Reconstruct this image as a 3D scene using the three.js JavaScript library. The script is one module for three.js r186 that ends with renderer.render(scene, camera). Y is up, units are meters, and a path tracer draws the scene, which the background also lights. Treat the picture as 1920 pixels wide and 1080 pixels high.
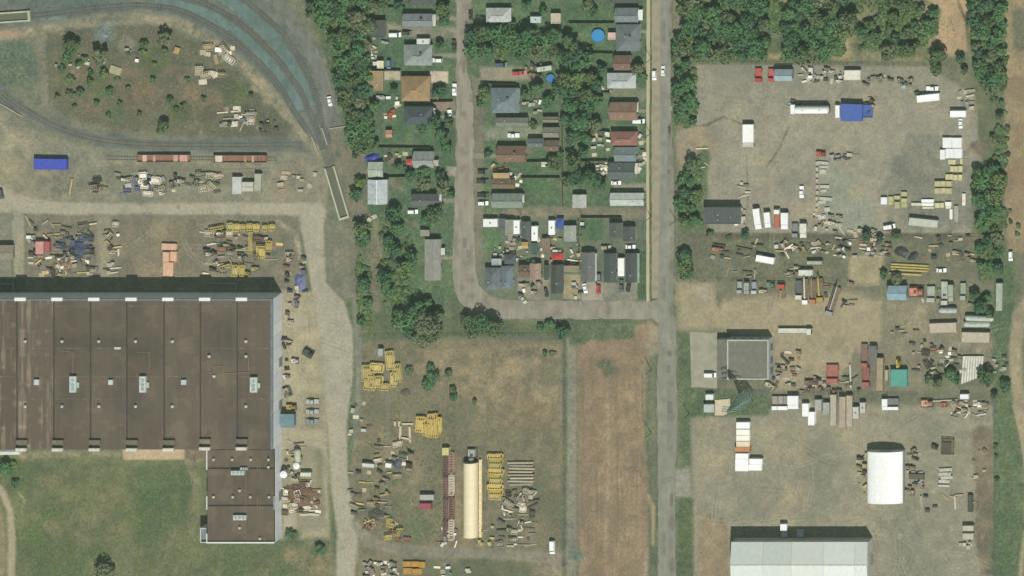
import * as THREE from 'three';
import { mergeGeometries } from 'three/addons/utils/BufferGeometryUtils.js';

// ---------------------------------------------------------------- camera, sky, sun, exposure
const MPP = 0.25;                       // metres of ground per pixel of the 1920 x 1080 photograph
const D = 6000, CX = 0.333 * D, CZ = -0.25 * D;   // high, off-nadir viewpoint to the north-east
const scene = new THREE.Scene();
const camera = new THREE.PerspectiveCamera(2 * Math.atan(135 / D) * 180 / Math.PI, 16 / 9, 100, 20000);
camera.position.set(CX, D, CZ); camera.up.set(0, 0, -1); camera.lookAt(CX, 0, CZ);
camera.setViewOffset(1920, 1080, -CX / MPP, -CZ / MPP, 1920, 1080);   // the flat map plane of a rectified aerial photograph

const renderer = new THREE.WebGLRenderer({ antialias: true });
renderer.toneMapping = THREE.LinearToneMapping;
renderer.toneMappingExposure = 1.18;
renderer.shadowMap.enabled = true;

{ // clear sky, paler towards the horizon
  const w = 64, h = 32, a = new Float32Array(w * h * 4);
  for (let j = 0; j < h; j++) for (let i = 0; i < w; i++) {
    const el = (j + 0.5) / h * 180 - 90, t = Math.pow(1 - Math.min(1, Math.max(0, el / 90)), 2.2), k = (j * w + i) * 4;
    const lo = el < 0;
    a[k] = lo ? 0.1 : 0.11 + 0.1 * t; a[k + 1] = lo ? 0.11 : 0.165 + 0.08 * t; a[k + 2] = lo ? 0.1 : 0.165 + 0.07 * t; a[k + 3] = 1;
  }
  const sky = new THREE.DataTexture(a, w, h, THREE.RGBAFormat, THREE.FloatType);
  sky.mapping = THREE.EquirectangularReflectionMapping; sky.magFilter = sky.minFilter = THREE.LinearFilter; sky.needsUpdate = true;
  scene.background = sky; scene.environment = sky;
}
const sun = new THREE.DirectionalLight(new THREE.Color(1, 0.97, 0.9), 3.7);
sun.position.set(0.333 * 900, 900, 0.583 * 900); sun.castShadow = true;
sun.shadow.mapSize.set(4096, 4096);
Object.assign(sun.shadow.camera, { left: -300, right: 300, top: 220, bottom: -220, near: 10, far: 2500 });
scene.add(sun); scene.add(sun.target);

scene.fog = new THREE.FogExp2(new THREE.Color(0.74, 0.95, 0.86), 1.15e-5);   // thin summer haze between the ground and the high viewpoint

// ---------------------------------------------------------------- helpers
let SEED = 1;
function rng(seed) { let s = seed >>> 0 || 1; return () => { s = (s + 0x6D2B79F5) | 0; let t = Math.imul(s ^ (s >>> 15), 1 | s); t = (t + Math.imul(t ^ (t >>> 7), 61 | t)) ^ t; return ((t ^ (t >>> 14)) >>> 0) / 4294967296; }; }
const R0 = rng(77);
const rr = (a, b, r = R0) => a + (b - a) * r();
const pick = (l, r = R0) => l[Math.floor(r() * l.length)];
const rad = d => d * Math.PI / 180;
// photograph pixel -> plan position of a point that stands h metres above the ground
function W(u, v, h = 0) { const x = (u - 960) * MPP, z = (v - 540) * MPP; return [x + (CX - x) * h / D, z + (CZ - z) * h / D]; }
const K = 1.3;
const lin = c => { c /= 255; return c <= 0.04045 ? c / 12.92 : Math.pow((c + 0.055) / 1.055, 2.4); };
function col(c) { return new THREE.Color().setRGB(Math.min(0.85, lin(c[0]) / K), Math.min(0.85, lin(c[1]) / K), Math.min(0.85, lin(c[2]) / K)); }

// value-noise lattice
function noise2(seed) {
  const r = rng(seed), n = 256, t = new Float32Array(n * n); for (let i = 0; i < n * n; i++) t[i] = r();
  return (x, y) => { const xi = Math.floor(x), yi = Math.floor(y), fx = x - xi, fy = y - yi, sx = fx * fx * (3 - 2 * fx), sy = fy * fy * (3 - 2 * fy);
    const a = t[(yi & 255) * n + (xi & 255)], b = t[(yi & 255) * n + ((xi + 1) & 255)], c = t[((yi + 1) & 255) * n + (xi & 255)], d = t[((yi + 1) & 255) * n + ((xi + 1) & 255)];
    return (a + (b - a) * sx) * (1 - sy) + (c + (d - c) * sx) * sy; };
}
const nA = noise2(11), nB = noise2(12), nC = noise2(13);
const fbm = (n, x, y) => (n(x, y) + n(x * 2.1 + 7, y * 2.1 + 3) * 0.5 + n(x * 4.3 + 1, y * 4.3 + 9) * 0.25) / 1.75;

function dataTex(n, f, size) {   // tileable by blending, colours multiply the base colour
  const a = new Uint8Array(n * n * 4);
  for (let j = 0; j < n; j++) for (let i = 0; i < n; i++) { const c = f(i / n, j / n, i, j), k = (j * n + i) * 4; a[k] = c[0]; a[k + 1] = c[1]; a[k + 2] = c[2]; a[k + 3] = 255; }
  const t = new THREE.DataTexture(a, n, n); t.colorSpace = THREE.SRGBColorSpace; t.wrapS = t.wrapT = THREE.MirroredRepeatWrapping;
  t.magFilter = THREE.LinearFilter; t.minFilter = THREE.LinearMipmapLinearFilter; t.generateMipmaps = true; t.needsUpdate = true; t.repeat.set(1 / size, 1 / size); return t;
}
const wn = rng(5);
const TX = {
  grain: dataTex(256, (x, y) => { const g = 205 + 50 * fbm(nA, x * 9, y * 9) + 22 * (wn() - 0.5) - 8; return [g, g, g]; }, 12),
  fine: dataTex(256, (x, y) => { const g = 238 + 17 * fbm(nA, x * 9, y * 9); return [g, g, g]; }, 12),
  rust: dataTex(256, (x, y) => { const g = fbm(nB, x * 12, y * 12), w = 20 * (wn() - 0.5); return [222 + 30 * g + w, 185 + 80 * g + w, 160 + 100 * g + w].map(q => Math.min(255, Math.max(0, q))); }, 9),
  asphalt: dataTex(512, (x, y) => { const p = fbm(nB, x * 16, y * 16), g = 196 + 34 * fbm(nC, x * 58, y * 3.5) + 30 * (fbm(nA, x * 20, y * 14) - 0.3) + 24 * (wn() - 0.5) - (p > 0.66 ? 16 : 0) + (p < 0.33 ? 10 : 0); return [g, g - 1, g - 4].map(q => Math.min(255, q)); }, 60),
  concrete: dataTex(256, (x, y) => { const g = 212 + 36 * fbm(nB, x * 6, y * 6) + 16 * (wn() - 0.5); return [g, g - 1, g - 4]; }, 14),
};
const MC = new Map();
function mat(c, kind = 'grain', o = {}) {
  const key = c.join() + kind + JSON.stringify(o); if (MC.has(key)) return MC.get(key);
  const cc = col(c); if (kind) { cc.multiplyScalar(kind === 'roof' ? 1.34 : kind === 'stain' ? 1.95 : kind === 'fine' ? 1.1 : 1.22); cc.r = Math.min(cc.r, 0.9); cc.g = Math.min(cc.g, 0.9); cc.b = Math.min(cc.b, 0.9); }
  if (kind === 'grain' && Math.min(...c) > 228) { kind = 'fine'; cc.copy(col(c)).multiplyScalar(1.1); }
  const m = new THREE.MeshStandardMaterial({ color: cc, map: kind ? TX[kind] : null, roughness: 0.85, metalness: 0, side: THREE.DoubleSide, ...o }); m.name = kind || 'paint';
  MC.set(key, m); return m;
}
const glassM = new THREE.MeshStandardMaterial({ color: new THREE.Color(0.015, 0.02, 0.022), roughness: 0.12, side: THREE.DoubleSide });
const tyreM = new THREE.MeshStandardMaterial({ color: new THREE.Color(0.02, 0.02, 0.02), roughness: 0.9 });
const lampM = new THREE.MeshStandardMaterial({ color: new THREE.Color(0.7, 0.7, 0.65), roughness: 0.2 });
const tailM = new THREE.MeshStandardMaterial({ color: new THREE.Color(0.35, 0.02, 0.02), roughness: 0.3 });
const paint = c => mat(c, 'grain', { roughness: 0.45 });

class B {
  constructor() { this.p = []; }
  tri(a, b, c) { this.p.push(...a, ...b, ...c); return this; }
  quad(a, b, c, d) { return this.tri(a, b, c).tri(a, c, d); }
  hexa(l) { // 8 corners: bottom 0..3 (counter-clockwise seen from above), top 4..7
    const [a, b, c, d, e, f, g, h] = l; return this.quad(e, f, g, h).quad(d, c, b, a).quad(a, b, f, e).quad(b, c, g, f).quad(c, d, h, g).quad(d, a, e, h);
  }
  box(x0, y0, z0, x1, y1, z1) { return this.frus(x0, z0, x1, z1, y0, x0, z0, x1, z1, y1); }
  frus(x0, z0, x1, z1, y0, X0, Z0, X1, Z1, y1) { return this.hexa([[x0, y0, z1], [x1, y0, z1], [x1, y0, z0], [x0, y0, z0], [X0, y1, Z1], [X1, y1, Z1], [X1, y1, Z0], [X0, y1, Z0]]); }
  bar(a, b, t, t2 = t) { // square bar from a to b
    const A = new THREE.Vector3(...a), Bv = new THREE.Vector3(...b), d = Bv.clone().sub(A).normalize(), up = Math.abs(d.y) > 0.9 ? new THREE.Vector3(1, 0, 0) : new THREE.Vector3(0, 1, 0);
    const s = d.clone().cross(up).normalize().multiplyScalar(t / 2), q = s.clone().cross(d).normalize().multiplyScalar(t2 / 2);
    const P = (o, i, j) => o.clone().addScaledVector(s, i).addScaledVector(q, j).toArray();
    return this.hexa([P(A, -1, -1), P(Bv, -1, -1), P(Bv, 1, -1), P(A, 1, -1), P(A, -1, 1), P(Bv, -1, 1), P(Bv, 1, 1), P(A, 1, 1)]);
  }
  cyl(a, b, r0, r1 = r0, n = 12, caps = true) {
    const A = new THREE.Vector3(...a), Bv = new THREE.Vector3(...b), d = Bv.clone().sub(A).normalize(), up = Math.abs(d.y) > 0.9 ? new THREE.Vector3(1, 0, 0) : new THREE.Vector3(0, 1, 0);
    const s = d.clone().cross(up).normalize(), q = s.clone().cross(d).normalize();
    const P = (o, r, i) => { const t = i / n * Math.PI * 2; return o.clone().addScaledVector(s, Math.cos(t) * r).addScaledVector(q, Math.sin(t) * r).toArray(); };
    for (let i = 0; i < n; i++) { this.quad(P(A, r0, i), P(A, r0, i + 1), P(Bv, r1, i + 1), P(Bv, r1, i)); if (caps) { this.tri(a, P(A, r0, i + 1), P(A, r0, i)); this.tri(b, P(Bv, r1, i), P(Bv, r1, i + 1)); } }
    return this;
  }
  prof(pts, z0, z1) { // side profile (x, y), counter-clockwise, extruded over z; convex or nearly so
    const n = pts.length; for (let i = 0; i < n; i++) { const [x, y] = pts[i], [X, Y] = pts[(i + 1) % n]; this.quad([x, y, z1], [X, Y, z1], [X, Y, z0], [x, y, z0]); }
    const f = THREE.ShapeUtils.triangulateShape(pts.map(q => new THREE.Vector2(...q)), []);
    for (const [i, j, k] of f) { this.tri([...pts[i], z1], [...pts[j], z1], [...pts[k], z1]); this.tri([...pts[k], z0], [...pts[j], z0], [...pts[i], z0]); }
    return this;
  }
  geo(off = 0) {
    const g = new THREE.BufferGeometry(), p = new Float32Array(this.p); g.setAttribute('position', new THREE.BufferAttribute(p, 3)); g.computeVertexNormals();
    const nn = g.attributes.normal.array, uv = new Float32Array(p.length / 3 * 2);
    for (let i = 0, j = 0; i < p.length; i += 3, j += 2) { const ax = Math.abs(nn[i]), ay = Math.abs(nn[i + 1]), az = Math.abs(nn[i + 2]);
      const [s, t] = ay >= ax && ay >= az ? [p[i], p[i + 2]] : ax > az ? [p[i + 2], p[i + 1]] : [p[i], p[i + 1]]; uv[j] = s + off; uv[j + 1] = t + off * 0.7; }
    g.setAttribute('uv', new THREE.BufferAttribute(uv, 2)); return g;
  }
  build(name, m, parent, off = rr(0, 40)) { return mesh(name, this.geo(off), m, parent); }
}
function mesh(name, g, m, parent) { const o = new THREE.Mesh(g, m); o.name = name; o.castShadow = o.receiveShadow = true; parent.add(o); return o; }
const used = new Map();
function numbered(n) { const k = used.get(n) || 0; used.set(n, k + 1); return k ? n + '_' + String(k).padStart(3, '0') : n; }
const things = [];
function thing(name, label, category, [x, z], rot = 0, group, y = 0) {
  const o = new THREE.Group(); o.name = numbered(name); o.position.set(x, y, z); o.rotation.y = -rad(rot); o.userData = { label, category, kind: 'thing' };
  if (group) o.userData.group = group; scene.add(o); things.push(o); return o;
}
function struct(name, g, m) { const o = mesh(numbered(name), g, m, scene); o.userData.kind = 'structure'; return o; }
const chunk = l => { const o = []; for (let i = 0; i < l.length; i += 2) o.push([l[i], l[i + 1]]); return o; };

// ---------------------------------------------------------------- ground
const TW = 2048, TH = 1152, OU = -64, OV = -36;
{
  const N1 = new Float32Array(TW * TH), N2 = new Float32Array(TW * TH), N3 = new Float32Array(TW * TH), r = rng(99);
  for (let j = 0; j < TH; j++) for (let i = 0; i < TW; i++) { const k = j * TW + i; N1[k] = fbm(nA, i / 70, j / 70) - 0.5; N2[k] = fbm(nB, i / 17, j / 17) - 0.5; N3[k] = (nC(i / 3.1, j / 3.1) - 0.5) * 0.7 + (r() - 0.5) * 0.55; }
  const C = new Float32Array(TW * TH * 3);
  for (let k = 0; k < TW * TH; k++) { C[k * 3] = 96; C[k * 3 + 1] = 106; C[k * 3 + 2] = 78; }
  function lay(sd, box, c, soft, rough, op, grain) {
    const [u0, v0, u1, v1] = box, i0 = Math.max(0, Math.floor(u0 - OU)), i1 = Math.min(TW, Math.ceil(u1 - OU)), j0 = Math.max(0, Math.floor(v0 - OV)), j1 = Math.min(TH, Math.ceil(v1 - OV));
    for (let j = j0; j < j1; j++) for (let i = i0; i < i1; i++) {
      const k = j * TW + i; let d = sd(i + OU, j + OV); if (d > soft + rough) continue;
      d += (N2[k] * 1.5 + N1[k]) * rough; let a = Math.min(1, Math.max(0, 0.5 - d / (2 * soft))); if (a <= 0) continue;
      a *= op; if (grain) a *= Math.min(1, Math.max(0, 0.55 + N2[k] * grain * 2.2 + N3[k] * grain * 0.5));
      C[k * 3] += (c[0] - C[k * 3]) * a; C[k * 3 + 1] += (c[1] - C[k * 3 + 1]) * a; C[k * 3 + 2] += (c[2] - C[k * 3 + 2]) * a;
    }
  }
  const pk = rng(321), pickOf = l => l[Math.floor(pk() * l.length)];
  const seg = (x, y, a, b) => { const dx = b[0] - a[0], dy = b[1] - a[1], t = Math.min(1, Math.max(0, ((x - a[0]) * dx + (y - a[1]) * dy) / (dx * dx + dy * dy || 1))); return Math.hypot(x - a[0] - t * dx, y - a[1] - t * dy); };
  function poly(pts, c, o = {}) {
    const { soft = 4, rough = 8, op = 1, grain = 0 } = o, P = chunk(pts), us = P.map(p => p[0]), vs = P.map(p => p[1]), m = soft + rough + 2;
    lay((x, y) => { let ins = false, d = 1e9; for (let i = 0, j = P.length - 1; i < P.length; j = i++) { const a = P[i], b = P[j]; d = Math.min(d, seg(x, y, a, b)); if ((a[1] > y) !== (b[1] > y) && x < (b[0] - a[0]) * (y - a[1]) / (b[1] - a[1]) + a[0]) ins = !ins; } return ins ? -d : d; },
      [Math.min(...us) - m, Math.min(...vs) - m, Math.max(...us) + m, Math.max(...vs) + m], c, soft, rough, op, grain);
  }
  function line(pts, w, c, o = {}) {
    const { soft = 3, rough = 4, op = 1, grain = 0 } = o, P = chunk(pts), us = P.map(p => p[0]), vs = P.map(p => p[1]), m = soft + rough + w / 2 + 2;
    lay((x, y) => { let d = 1e9; for (let i = 1; i < P.length; i++) d = Math.min(d, seg(x, y, P[i - 1], P[i])); return d - w / 2; },
      [Math.min(...us) - m, Math.min(...vs) - m, Math.max(...us) + m, Math.max(...vs) + m], c, soft, rough, op, grain);
  }
  const spot = (u, v, r, c, o = {}) => line([u, v, u + 0.5, v], r * 2, c, { soft: Math.max(2, r * 0.35), rough: r * 0.9, ...o });
  const G = { lawn: [86, 107, 78], grass: [92, 108, 78], olive: [103, 105, 83], tan: [164, 155, 132], sand: [166, 152, 118], gravel: [146, 141, 121], grey: [122, 123, 109], brown: [128, 112, 88], dry: [142, 128, 100], blue: [110, 139, 134], ballast: [106, 111, 102], dgreen: [76, 98, 66], mud: [112, 100, 82] };
  // north-west railway land
  poly([-64, -36, 560, -36, 660, 250, 660, 420, -64, 420], [110, 112, 92]);
  poly([-64, -36, 512, -36, 545, 30, 590, 85, 618, 140, 632, 200, 640, 246, 578, 252, 545, 205, 500, 150, 450, 105, 390, 60, 330, 30, 260, 18, 170, 22, 60, 45, -64, 48], G.ballast, { rough: 4 });
  line([300, 4, 380, 22, 440, 52, 484, 95, 520, 138, 545, 170], 17, G.blue, { grain: 0.35, rough: 2, soft: 2 });
  line([420, -10, 470, 32, 520, 74, 548, 120, 572, 165], 25, G.blue, { grain: 0.35, rough: 2, soft: 2 });
  line([62, 14, 140, 6, 220, -6], 30, [84, 106, 97], { grain: 0.8 }); line([80, 32, 120, 30], 12, [120, 135, 130], { op: 0.7 }); line([120, 22, 160, 20, 240, 6], 12, [110, 118, 116], { op: 0.6, grain: 1 });
  for (const t of [[-60, 36, 60, 30, 190, 14, 260, 10, 320, 15, 355, 26, 400, 50, 450, 86, 490, 121, 522, 158, 552, 210, 578, 246], [355, -4, 400, 15, 440, 37, 490, 80, 530, 122, 562, 168, 590, 232], [450, -6, 490, 26, 530, 62, 560, 110, 582, 152, 602, 214]]) line(t, 13, [90, 95, 90], { grain: 0.25, rough: 1.5, soft: 2 });
  line([500, -20, 540, 30, 572, 76, 597, 128, 611, 180, 618, 236], 21, [116, 119, 109], { rough: 2 });
  line([516, -10, 552, 40, 590, 92, 614, 150, 624, 196], 2.5, [150, 150, 136], { rough: 2, op: 0.8 });
  line([-64, 74, 30, 63, 110, 51, 190, 38, 260, 33, 330, 41, 390, 70, 440, 110, 490, 155, 530, 205, 560, 240, 588, 280, 606, 340, 600, 390], 21, [160, 147, 120], { rough: 6, grain: 0.3 });
  line([390, 78, 440, 112, 490, 160], 10, [163, 143, 115], { grain: 1 }); line([470, 165, 500, 195], 18, [140, 134, 95], { op: 0.7, grain: 1 }); line([0, 64, 40, 62], 12, [165, 140, 115], { grain: 1 });
  poly([90, 62, 180, 52, 300, 46, 380, 80, 470, 165, 545, 235, 540, 256, 300, 255, 150, 232, 95, 195, 78, 120], [101, 99, 80], { rough: 10 });
  poly([-64, 75, 60, 78, 66, 150, 40, 160, -64, 150], [98, 112, 92], { op: 0.8 });
  line([74, 70, 80, 130, 84, 195], 16, [126, 122, 104], { op: 0.8 });
  for (const [u, v, q] of [[150, 130, 26], [235, 150, 30], [330, 140, 24], [270, 185, 30], [170, 190, 26], [400, 200, 24], [360, 175, 24]]) spot(u, v, q, [130, 106, 86], { op: 0.95, grain: 0.5 });
  for (const [u, v, q] of [[130, 110, 26], [180, 170, 24], [290, 110, 26], [330, 215, 22], [215, 215, 18], [440, 175, 24], [120, 150, 20]]) spot(u, v, q, [84, 104, 62], { op: 0.95, grain: 0.5 });
  for (const [u, v, q] of [[395, 145, 18], [430, 160, 14], [345, 205, 18], [390, 215, 14], [500, 236, 12], [200, 70, 12]]) spot(u, v, q, [78, 75, 60], { op: 0.95, grain: 0.5 });  // eastern dark spots: shade of berms and a ditch put into the colour
  spot(198, 66, 19, [124, 142, 148], { op: 0.9, grain: 0.6 }); spot(235, 82, 14, [142, 136, 118], { op: 0.8 });
  poly([-64, 196, 0, 200, 60, 240, 140, 268, 250, 282, 560, 285, 606, 300, 604, 402, -64, 402], [132, 129, 108], { rough: 9, grain: 0 });
  poly([0, 230, 62, 260, 60, 290, 40, 340, 0, 340], [158, 148, 120], { grain: 0.5 }); poly([-64, 290, 100, 300, 130, 370, -64, 390], [148, 138, 110], { op: 0.8, grain: 0.6 });
  line([-64, 128, 0, 172, 60, 214, 110, 240, 180, 261, 260, 270, 420, 272, 560, 271], 25, [108, 113, 105], { rough: 6 });
  line([-10, 178, 60, 220, 110, 246, 200, 266], 5, [90, 95, 96], { op: 0.6 }); line([200, 290, 520, 292], 16, [120, 122, 108], { grain: 0.6 });
  poly([200, 305, 500, 312, 500, 350, 210, 345], [112, 108, 88], { op: 0.8, grain: 0.7 }); poly([510, 320, 596, 300, 600, 376, 505, 374], [146, 130, 108], { op: 0.7, grain: 0.8 });
  poly([606, 240, 660, 236, 664, 300, 650, 330, 622, 320], [128, 114, 95], { op: 0.8, grain: 0.5 });
  // tan service roads round the factory
  poly([-64, 330, 0, 345, 40, 366, 110, 379, 240, 381, 600, 379, 612, 392, 607, 430, 610, 480, 612, 530, 645, 565, 662, 620, 662, 700, 650, 790, 652, 890, 668, 980, 690, 1025, 668, 1060, 660, 1116, 626, 1116, 632, 1000, 620, 920, 614, 820, 604, 720, 592, 660, 588, 570, 576, 500, 566, 440, 545, 412, 500, 403, 240, 403, 110, 404, 0, 398, -64, 396], [166, 158, 137], { soft: 3, rough: 3 });
  poly([18, 396, 46, 396, 46, 520, 26, 520], [152, 146, 124], { soft: 3, rough: 3 });
  poly([-64, 402, 20, 402, 22, 520, -64, 520], [128, 126, 108]); poly([46, 402, 560, 404, 576, 566, 46, 566], [124, 117, 97], { grain: 0 });
  poly([215, 410, 370, 410, 375, 520, 215, 520], [123, 112, 90], { grain: 0.6 }); poly([180, 405, 206, 405, 206, 520, 185, 520], [150, 142, 118], { op: 0.8, rough: 5 });
  line([520, 415, 555, 440, 562, 480], 9, [172, 162, 134], { grain: 0.8 }); spot(300, 435, 22, [140, 128, 100], { grain: 1 });
  poly([610, 410, 655, 420, 672, 520, 664, 560, 646, 560, 612, 525], [126, 122, 102], { rough: 6 }); line([668, 560, 673, 700, 668, 830, 664, 920], 16, [122, 124, 106], { rough: 4 });
  poly([524, 545, 592, 545, 606, 700, 616, 830, 618, 1010, 526, 1010], [158, 149, 122], { rough: 5 });
  poly([530, 610, 600, 610, 600, 735, 532, 735], [168, 157, 126], { grain: 0.4 }); poly([568, 735, 606, 735, 608, 806, 566, 806], [140, 132, 104], { op: 0.7, rough: 4 });
  poly([528, 806, 604, 806, 600, 835, 528, 835], [166, 156, 126], { op: 0.8 }); poly([528, 838, 606, 838, 612, 990, 528, 990], [128, 122, 98], { op: 0.9, grain: 0.6 });
  line([596, 845, 600, 900, 603, 960], 15, [112, 112, 84], { op: 0.8, grain: 0.5 }); poly([532, 962, 555, 962, 555, 988, 532, 988], [166, 158, 130], { soft: 1.5, rough: 1 });
  // south-west meadow
  poly([-64, 846, 386, 846, 384, 1020, 530, 1026, 620, 1010, 632, 1116, -64, 1116], [106, 109, 74], { rough: 8 });
  for (const [u, v, q] of [[40, 895, 34], [90, 960, 22], [285, 900, 36], [290, 965, 44], [60, 1010, 36], [120, 1060, 46], [180, 1040, 20], [450, 1055, 40], [340, 900, 24], [20, 880, 22], [540, 1080, 30]]) spot(u, v, q, [82, 102, 62], { op: 0.9, grain: 0.7 });
  for (const [u, v, q] of [[170, 985, 36], [200, 930, 22], [100, 900, 24], [330, 1010, 22], [95, 985, 16], [220, 1000, 20], [490, 1060, 16], [600, 1060, 26]]) spot(u, v, q, [124, 116, 84], { op: 0.75, grain: 0.7 });
  poly([30, 846, 386, 846, 386, 862, 360, 868, 346, 860, 240, 862, 232, 856, 120, 856, 40, 864], [154, 140, 108], { rough: 5, grain: 0.6 });
  poly([228, 838, 348, 838, 348, 861, 232, 862], [182, 160, 126], { soft: 2, rough: 2 }); poly([346, 838, 386, 838, 386, 862, 346, 862], [122, 106, 88], { soft: 2, rough: 2 });
  line([352, 868, 368, 900, 368, 950, 356, 1000], 14, [138, 130, 96], { rough: 5, grain: 0.5 });
  line([-40, 905, 0, 915, 18, 955, 22, 1010, 18, 1116], 15, [164, 152, 126], { rough: 4 }); poly([-64, 930, 0, 935, 12, 1000, 8, 1116, -64, 1116], [140, 126, 100]); line([33, 922, 46, 938, 40, 955], 3, [146, 150, 118], { rough: 1.5 });
  poly([535, 1020, 620, 1000, 632, 1080, 540, 1080], [126, 118, 88], { op: 0.8, grain: 0.7 }); spot(545, 1045, 13, [150, 128, 98], { grain: 0.7 }); spot(598, 1025, 15, [92, 100, 66]); spot(548, 1002, 12, [96, 104, 74]);
  // belt and gardens
  poly([556, -36, 700, -36, 690, 290, 652, 300, 640, 200, 610, 100], [88, 104, 72], { rough: 5 });
  poly([652, 230, 690, 300, 690, 420, 718, 470, 712, 560, 720, 620, 672, 630, 655, 480, 648, 360], [118, 113, 92], { rough: 8 });
  poly([664, 420, 690, 410, 692, 620, 672, 620], [90, 106, 76], { rough: 6, grain: 0.8 }); line([702, 400, 706, 480, 700, 560], 15, [128, 118, 94], { op: 0.8, grain: 0.5 });
  poly([690, -36, 856, -36, 852, 560, 800, 572, 722, 580, 716, 470, 728, 420, 690, 390], G.lawn); poly([884, -36, 1222, -36, 1214, 400, 900, 400, 884, 200], G.lawn); poly([896, 400, 1214, 400, 1216, 568, 920, 568, 896, 540], [104, 112, 92], { rough: 4 });
  for (const [u, v, q] of [[760, 240, 20], [800, 250, 20], [760, 95, 12], [1100, 30, 30], [1080, 60, 20], [1100, 90, 22], [1020, 350, 22], [990, 345, 16], [740, 540, 24], [790, 560, 20]]) spot(u, v, q, [72, 104, 62], { op: 0.8, grain: 0.5 });
  for (const [u, v, q] of [[700, 20, 16], [745, 345, 14], [705, 150, 12], [690, 85, 12], [735, 300, 14], [990, 280, 12]]) spot(u, v, q, [122, 112, 90], { op: 0.8, grain: 0.8 });
  poly([810, 190, 852, 186, 854, 206, 815, 210], [138, 122, 106], { soft: 2, rough: 2 }); poly([722, 40, 756, 48, 858, 50, 858, 72, 722, 68], [138, 134, 114], { rough: 3 }); poly([900, 126, 975, 124, 1000, 150, 900, 152], [150, 140, 118], { rough: 3 });
  poly([900, 236, 1020, 236, 1016, 258, 905, 262], [136, 138, 118], { rough: 3, op: 0.9 }); poly([955, 390, 1060, 386, 1214, 390, 1214, 408, 900, 408], [128, 120, 98], { rough: 4 }); poly([1140, 160, 1216, 164, 1216, 186, 1150, 186], [128, 128, 104], { rough: 3, op: 0.8 });
  poly([1150, 345, 1216, 342, 1216, 358, 1150, 360], [140, 136, 116], { rough: 3 }); poly([884, 140, 905, 150, 908, 420, 900, 500, 888, 540], [124, 116, 98], { rough: 4, op: 0.9 });
  for (const [u0, v0, u1, v1, c] of [[804, 133, 840, 155, [196, 180, 156]], [720, 133, 750, 150, [188, 174, 150]], [1090, 528, 1130, 564, [158, 148, 132]], [1130, 530, 1195, 564, [132, 130, 112]], [1056, 514, 1088, 560, [158, 146, 112]], [970, 520, 1030, 562, [142, 132, 114]], [838, 312, 862, 330, [152, 142, 124]], [952, 418, 964, 500, [140, 136, 120]], [906, 430, 938, 470, [90, 116, 80]], [1068, 410, 1130, 450, [82, 108, 74]], [1196, 470, 1214, 560, [74, 100, 66]]]) poly([u0, v0, u1, v0, u1, v1, u0, v1], c, { soft: 1.2, rough: 0.8 });
  poly([690, 580, 850, 580, 1060, 602, 1062, 640, 690, 640], [98, 106, 80], { rough: 8 }); line([730, 588, 860, 586, 1060, 608], 12, [116, 116, 94], { op: 0.7, grain: 0.7 });
  // dry field and dirt strip
  poly([678, 640, 860, 632, 1056, 640, 1060, 1060, 1056, 1116, 664, 1116, 670, 1000, 656, 880, 676, 760], [120, 113, 88], { rough: 6 });
  poly([850, 650, 1050, 645, 1055, 790, 960, 800, 880, 790, 860, 740, 780, 700, 760, 660], [146, 131, 102], { rough: 14, grain: 0.5 });
  for (const [u, v, q] of [[990, 760, 26], [930, 770, 22], [1010, 790, 30], [880, 745, 20], [960, 730, 16]]) spot(u, v, q, [126, 110, 84], { op: 0.8, grain: 1 });
  for (const [u, v, q] of [[720, 780, 24], [700, 840, 26], [780, 990, 30], [760, 960, 24], [1030, 950, 28], [960, 980, 22], [870, 770, 22], [1010, 900, 22], [1030, 700, 20], [860, 990, 14], [880, 1060, 40], [800, 1075, 30]]) spot(u, v, q, [96, 102, 72], { op: 0.8, grain: 0.8 });
  line([724, 700, 727, 800, 722, 900, 730, 960], 7, [126, 120, 104], { op: 0.7 }); poly([856, 850, 868, 850, 866, 1020, 850, 1020], [132, 118, 92]); poly([864, 1005, 905, 1005, 910, 1030, 860, 1030], [136, 122, 94], { rough: 4 });
  line([668, 985, 690, 1015, 740, 1030, 830, 1036, 960, 1040, 1040, 1048, 1075, 1052], 20, [134, 128, 108], { rough: 4 }); poly([1000, 1030, 1060, 1036, 1058, 1116, 1010, 1070], [148, 136, 112], { grain: 0.5 }); poly([985, 1050, 1030, 1116, 760, 1116, 850, 1050], [96, 100, 72], { op: 0.7 });
  line([1071, 640, 1072, 800, 1070, 1116], 19, [136, 131, 112], { rough: 3 }); line([1058, 640, 1057, 1116], 5, [92, 98, 78], { rough: 3, op: 0.9 });
  poly([1082, 640, 1110, 612, 1210, 606, 1222, 600, 1216, 700, 1208, 800, 1214, 900, 1216, 1116, 1084, 1116], [143, 122, 97], { rough: 3 });
  poly([1066, 606, 1200, 606, 1186, 632, 1070, 644], [96, 108, 80], { rough: 6 }); line([1160, 680, 1180, 740, 1172, 860, 1176, 1000], 34, [150, 130, 101], { op: 0.8, grain: 0.6 }); line([1120, 760, 1112, 860, 1108, 960], 26, [126, 108, 84], { op: 0.8, grain: 0.7 }); line([1110, 1000, 1120, 1080], 28, [124, 104, 78], { op: 0.8, grain: 0.7 });
  line([1140, 700, 1140, 860, 1138, 960, 1134, 1040], 5, [163, 151, 121], { rough: 2.5, grain: 0.5 }); line([1203, 680, 1200, 790], 2.5, [156, 146, 112], { rough: 2, op: 0.7 }); line([1216, 930, 1224, 950, 1224, 1020], 6, [166, 146, 112], { rough: 3 }); line([1212, 1030, 1210, 1080], 5, [158, 142, 118]);
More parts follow.
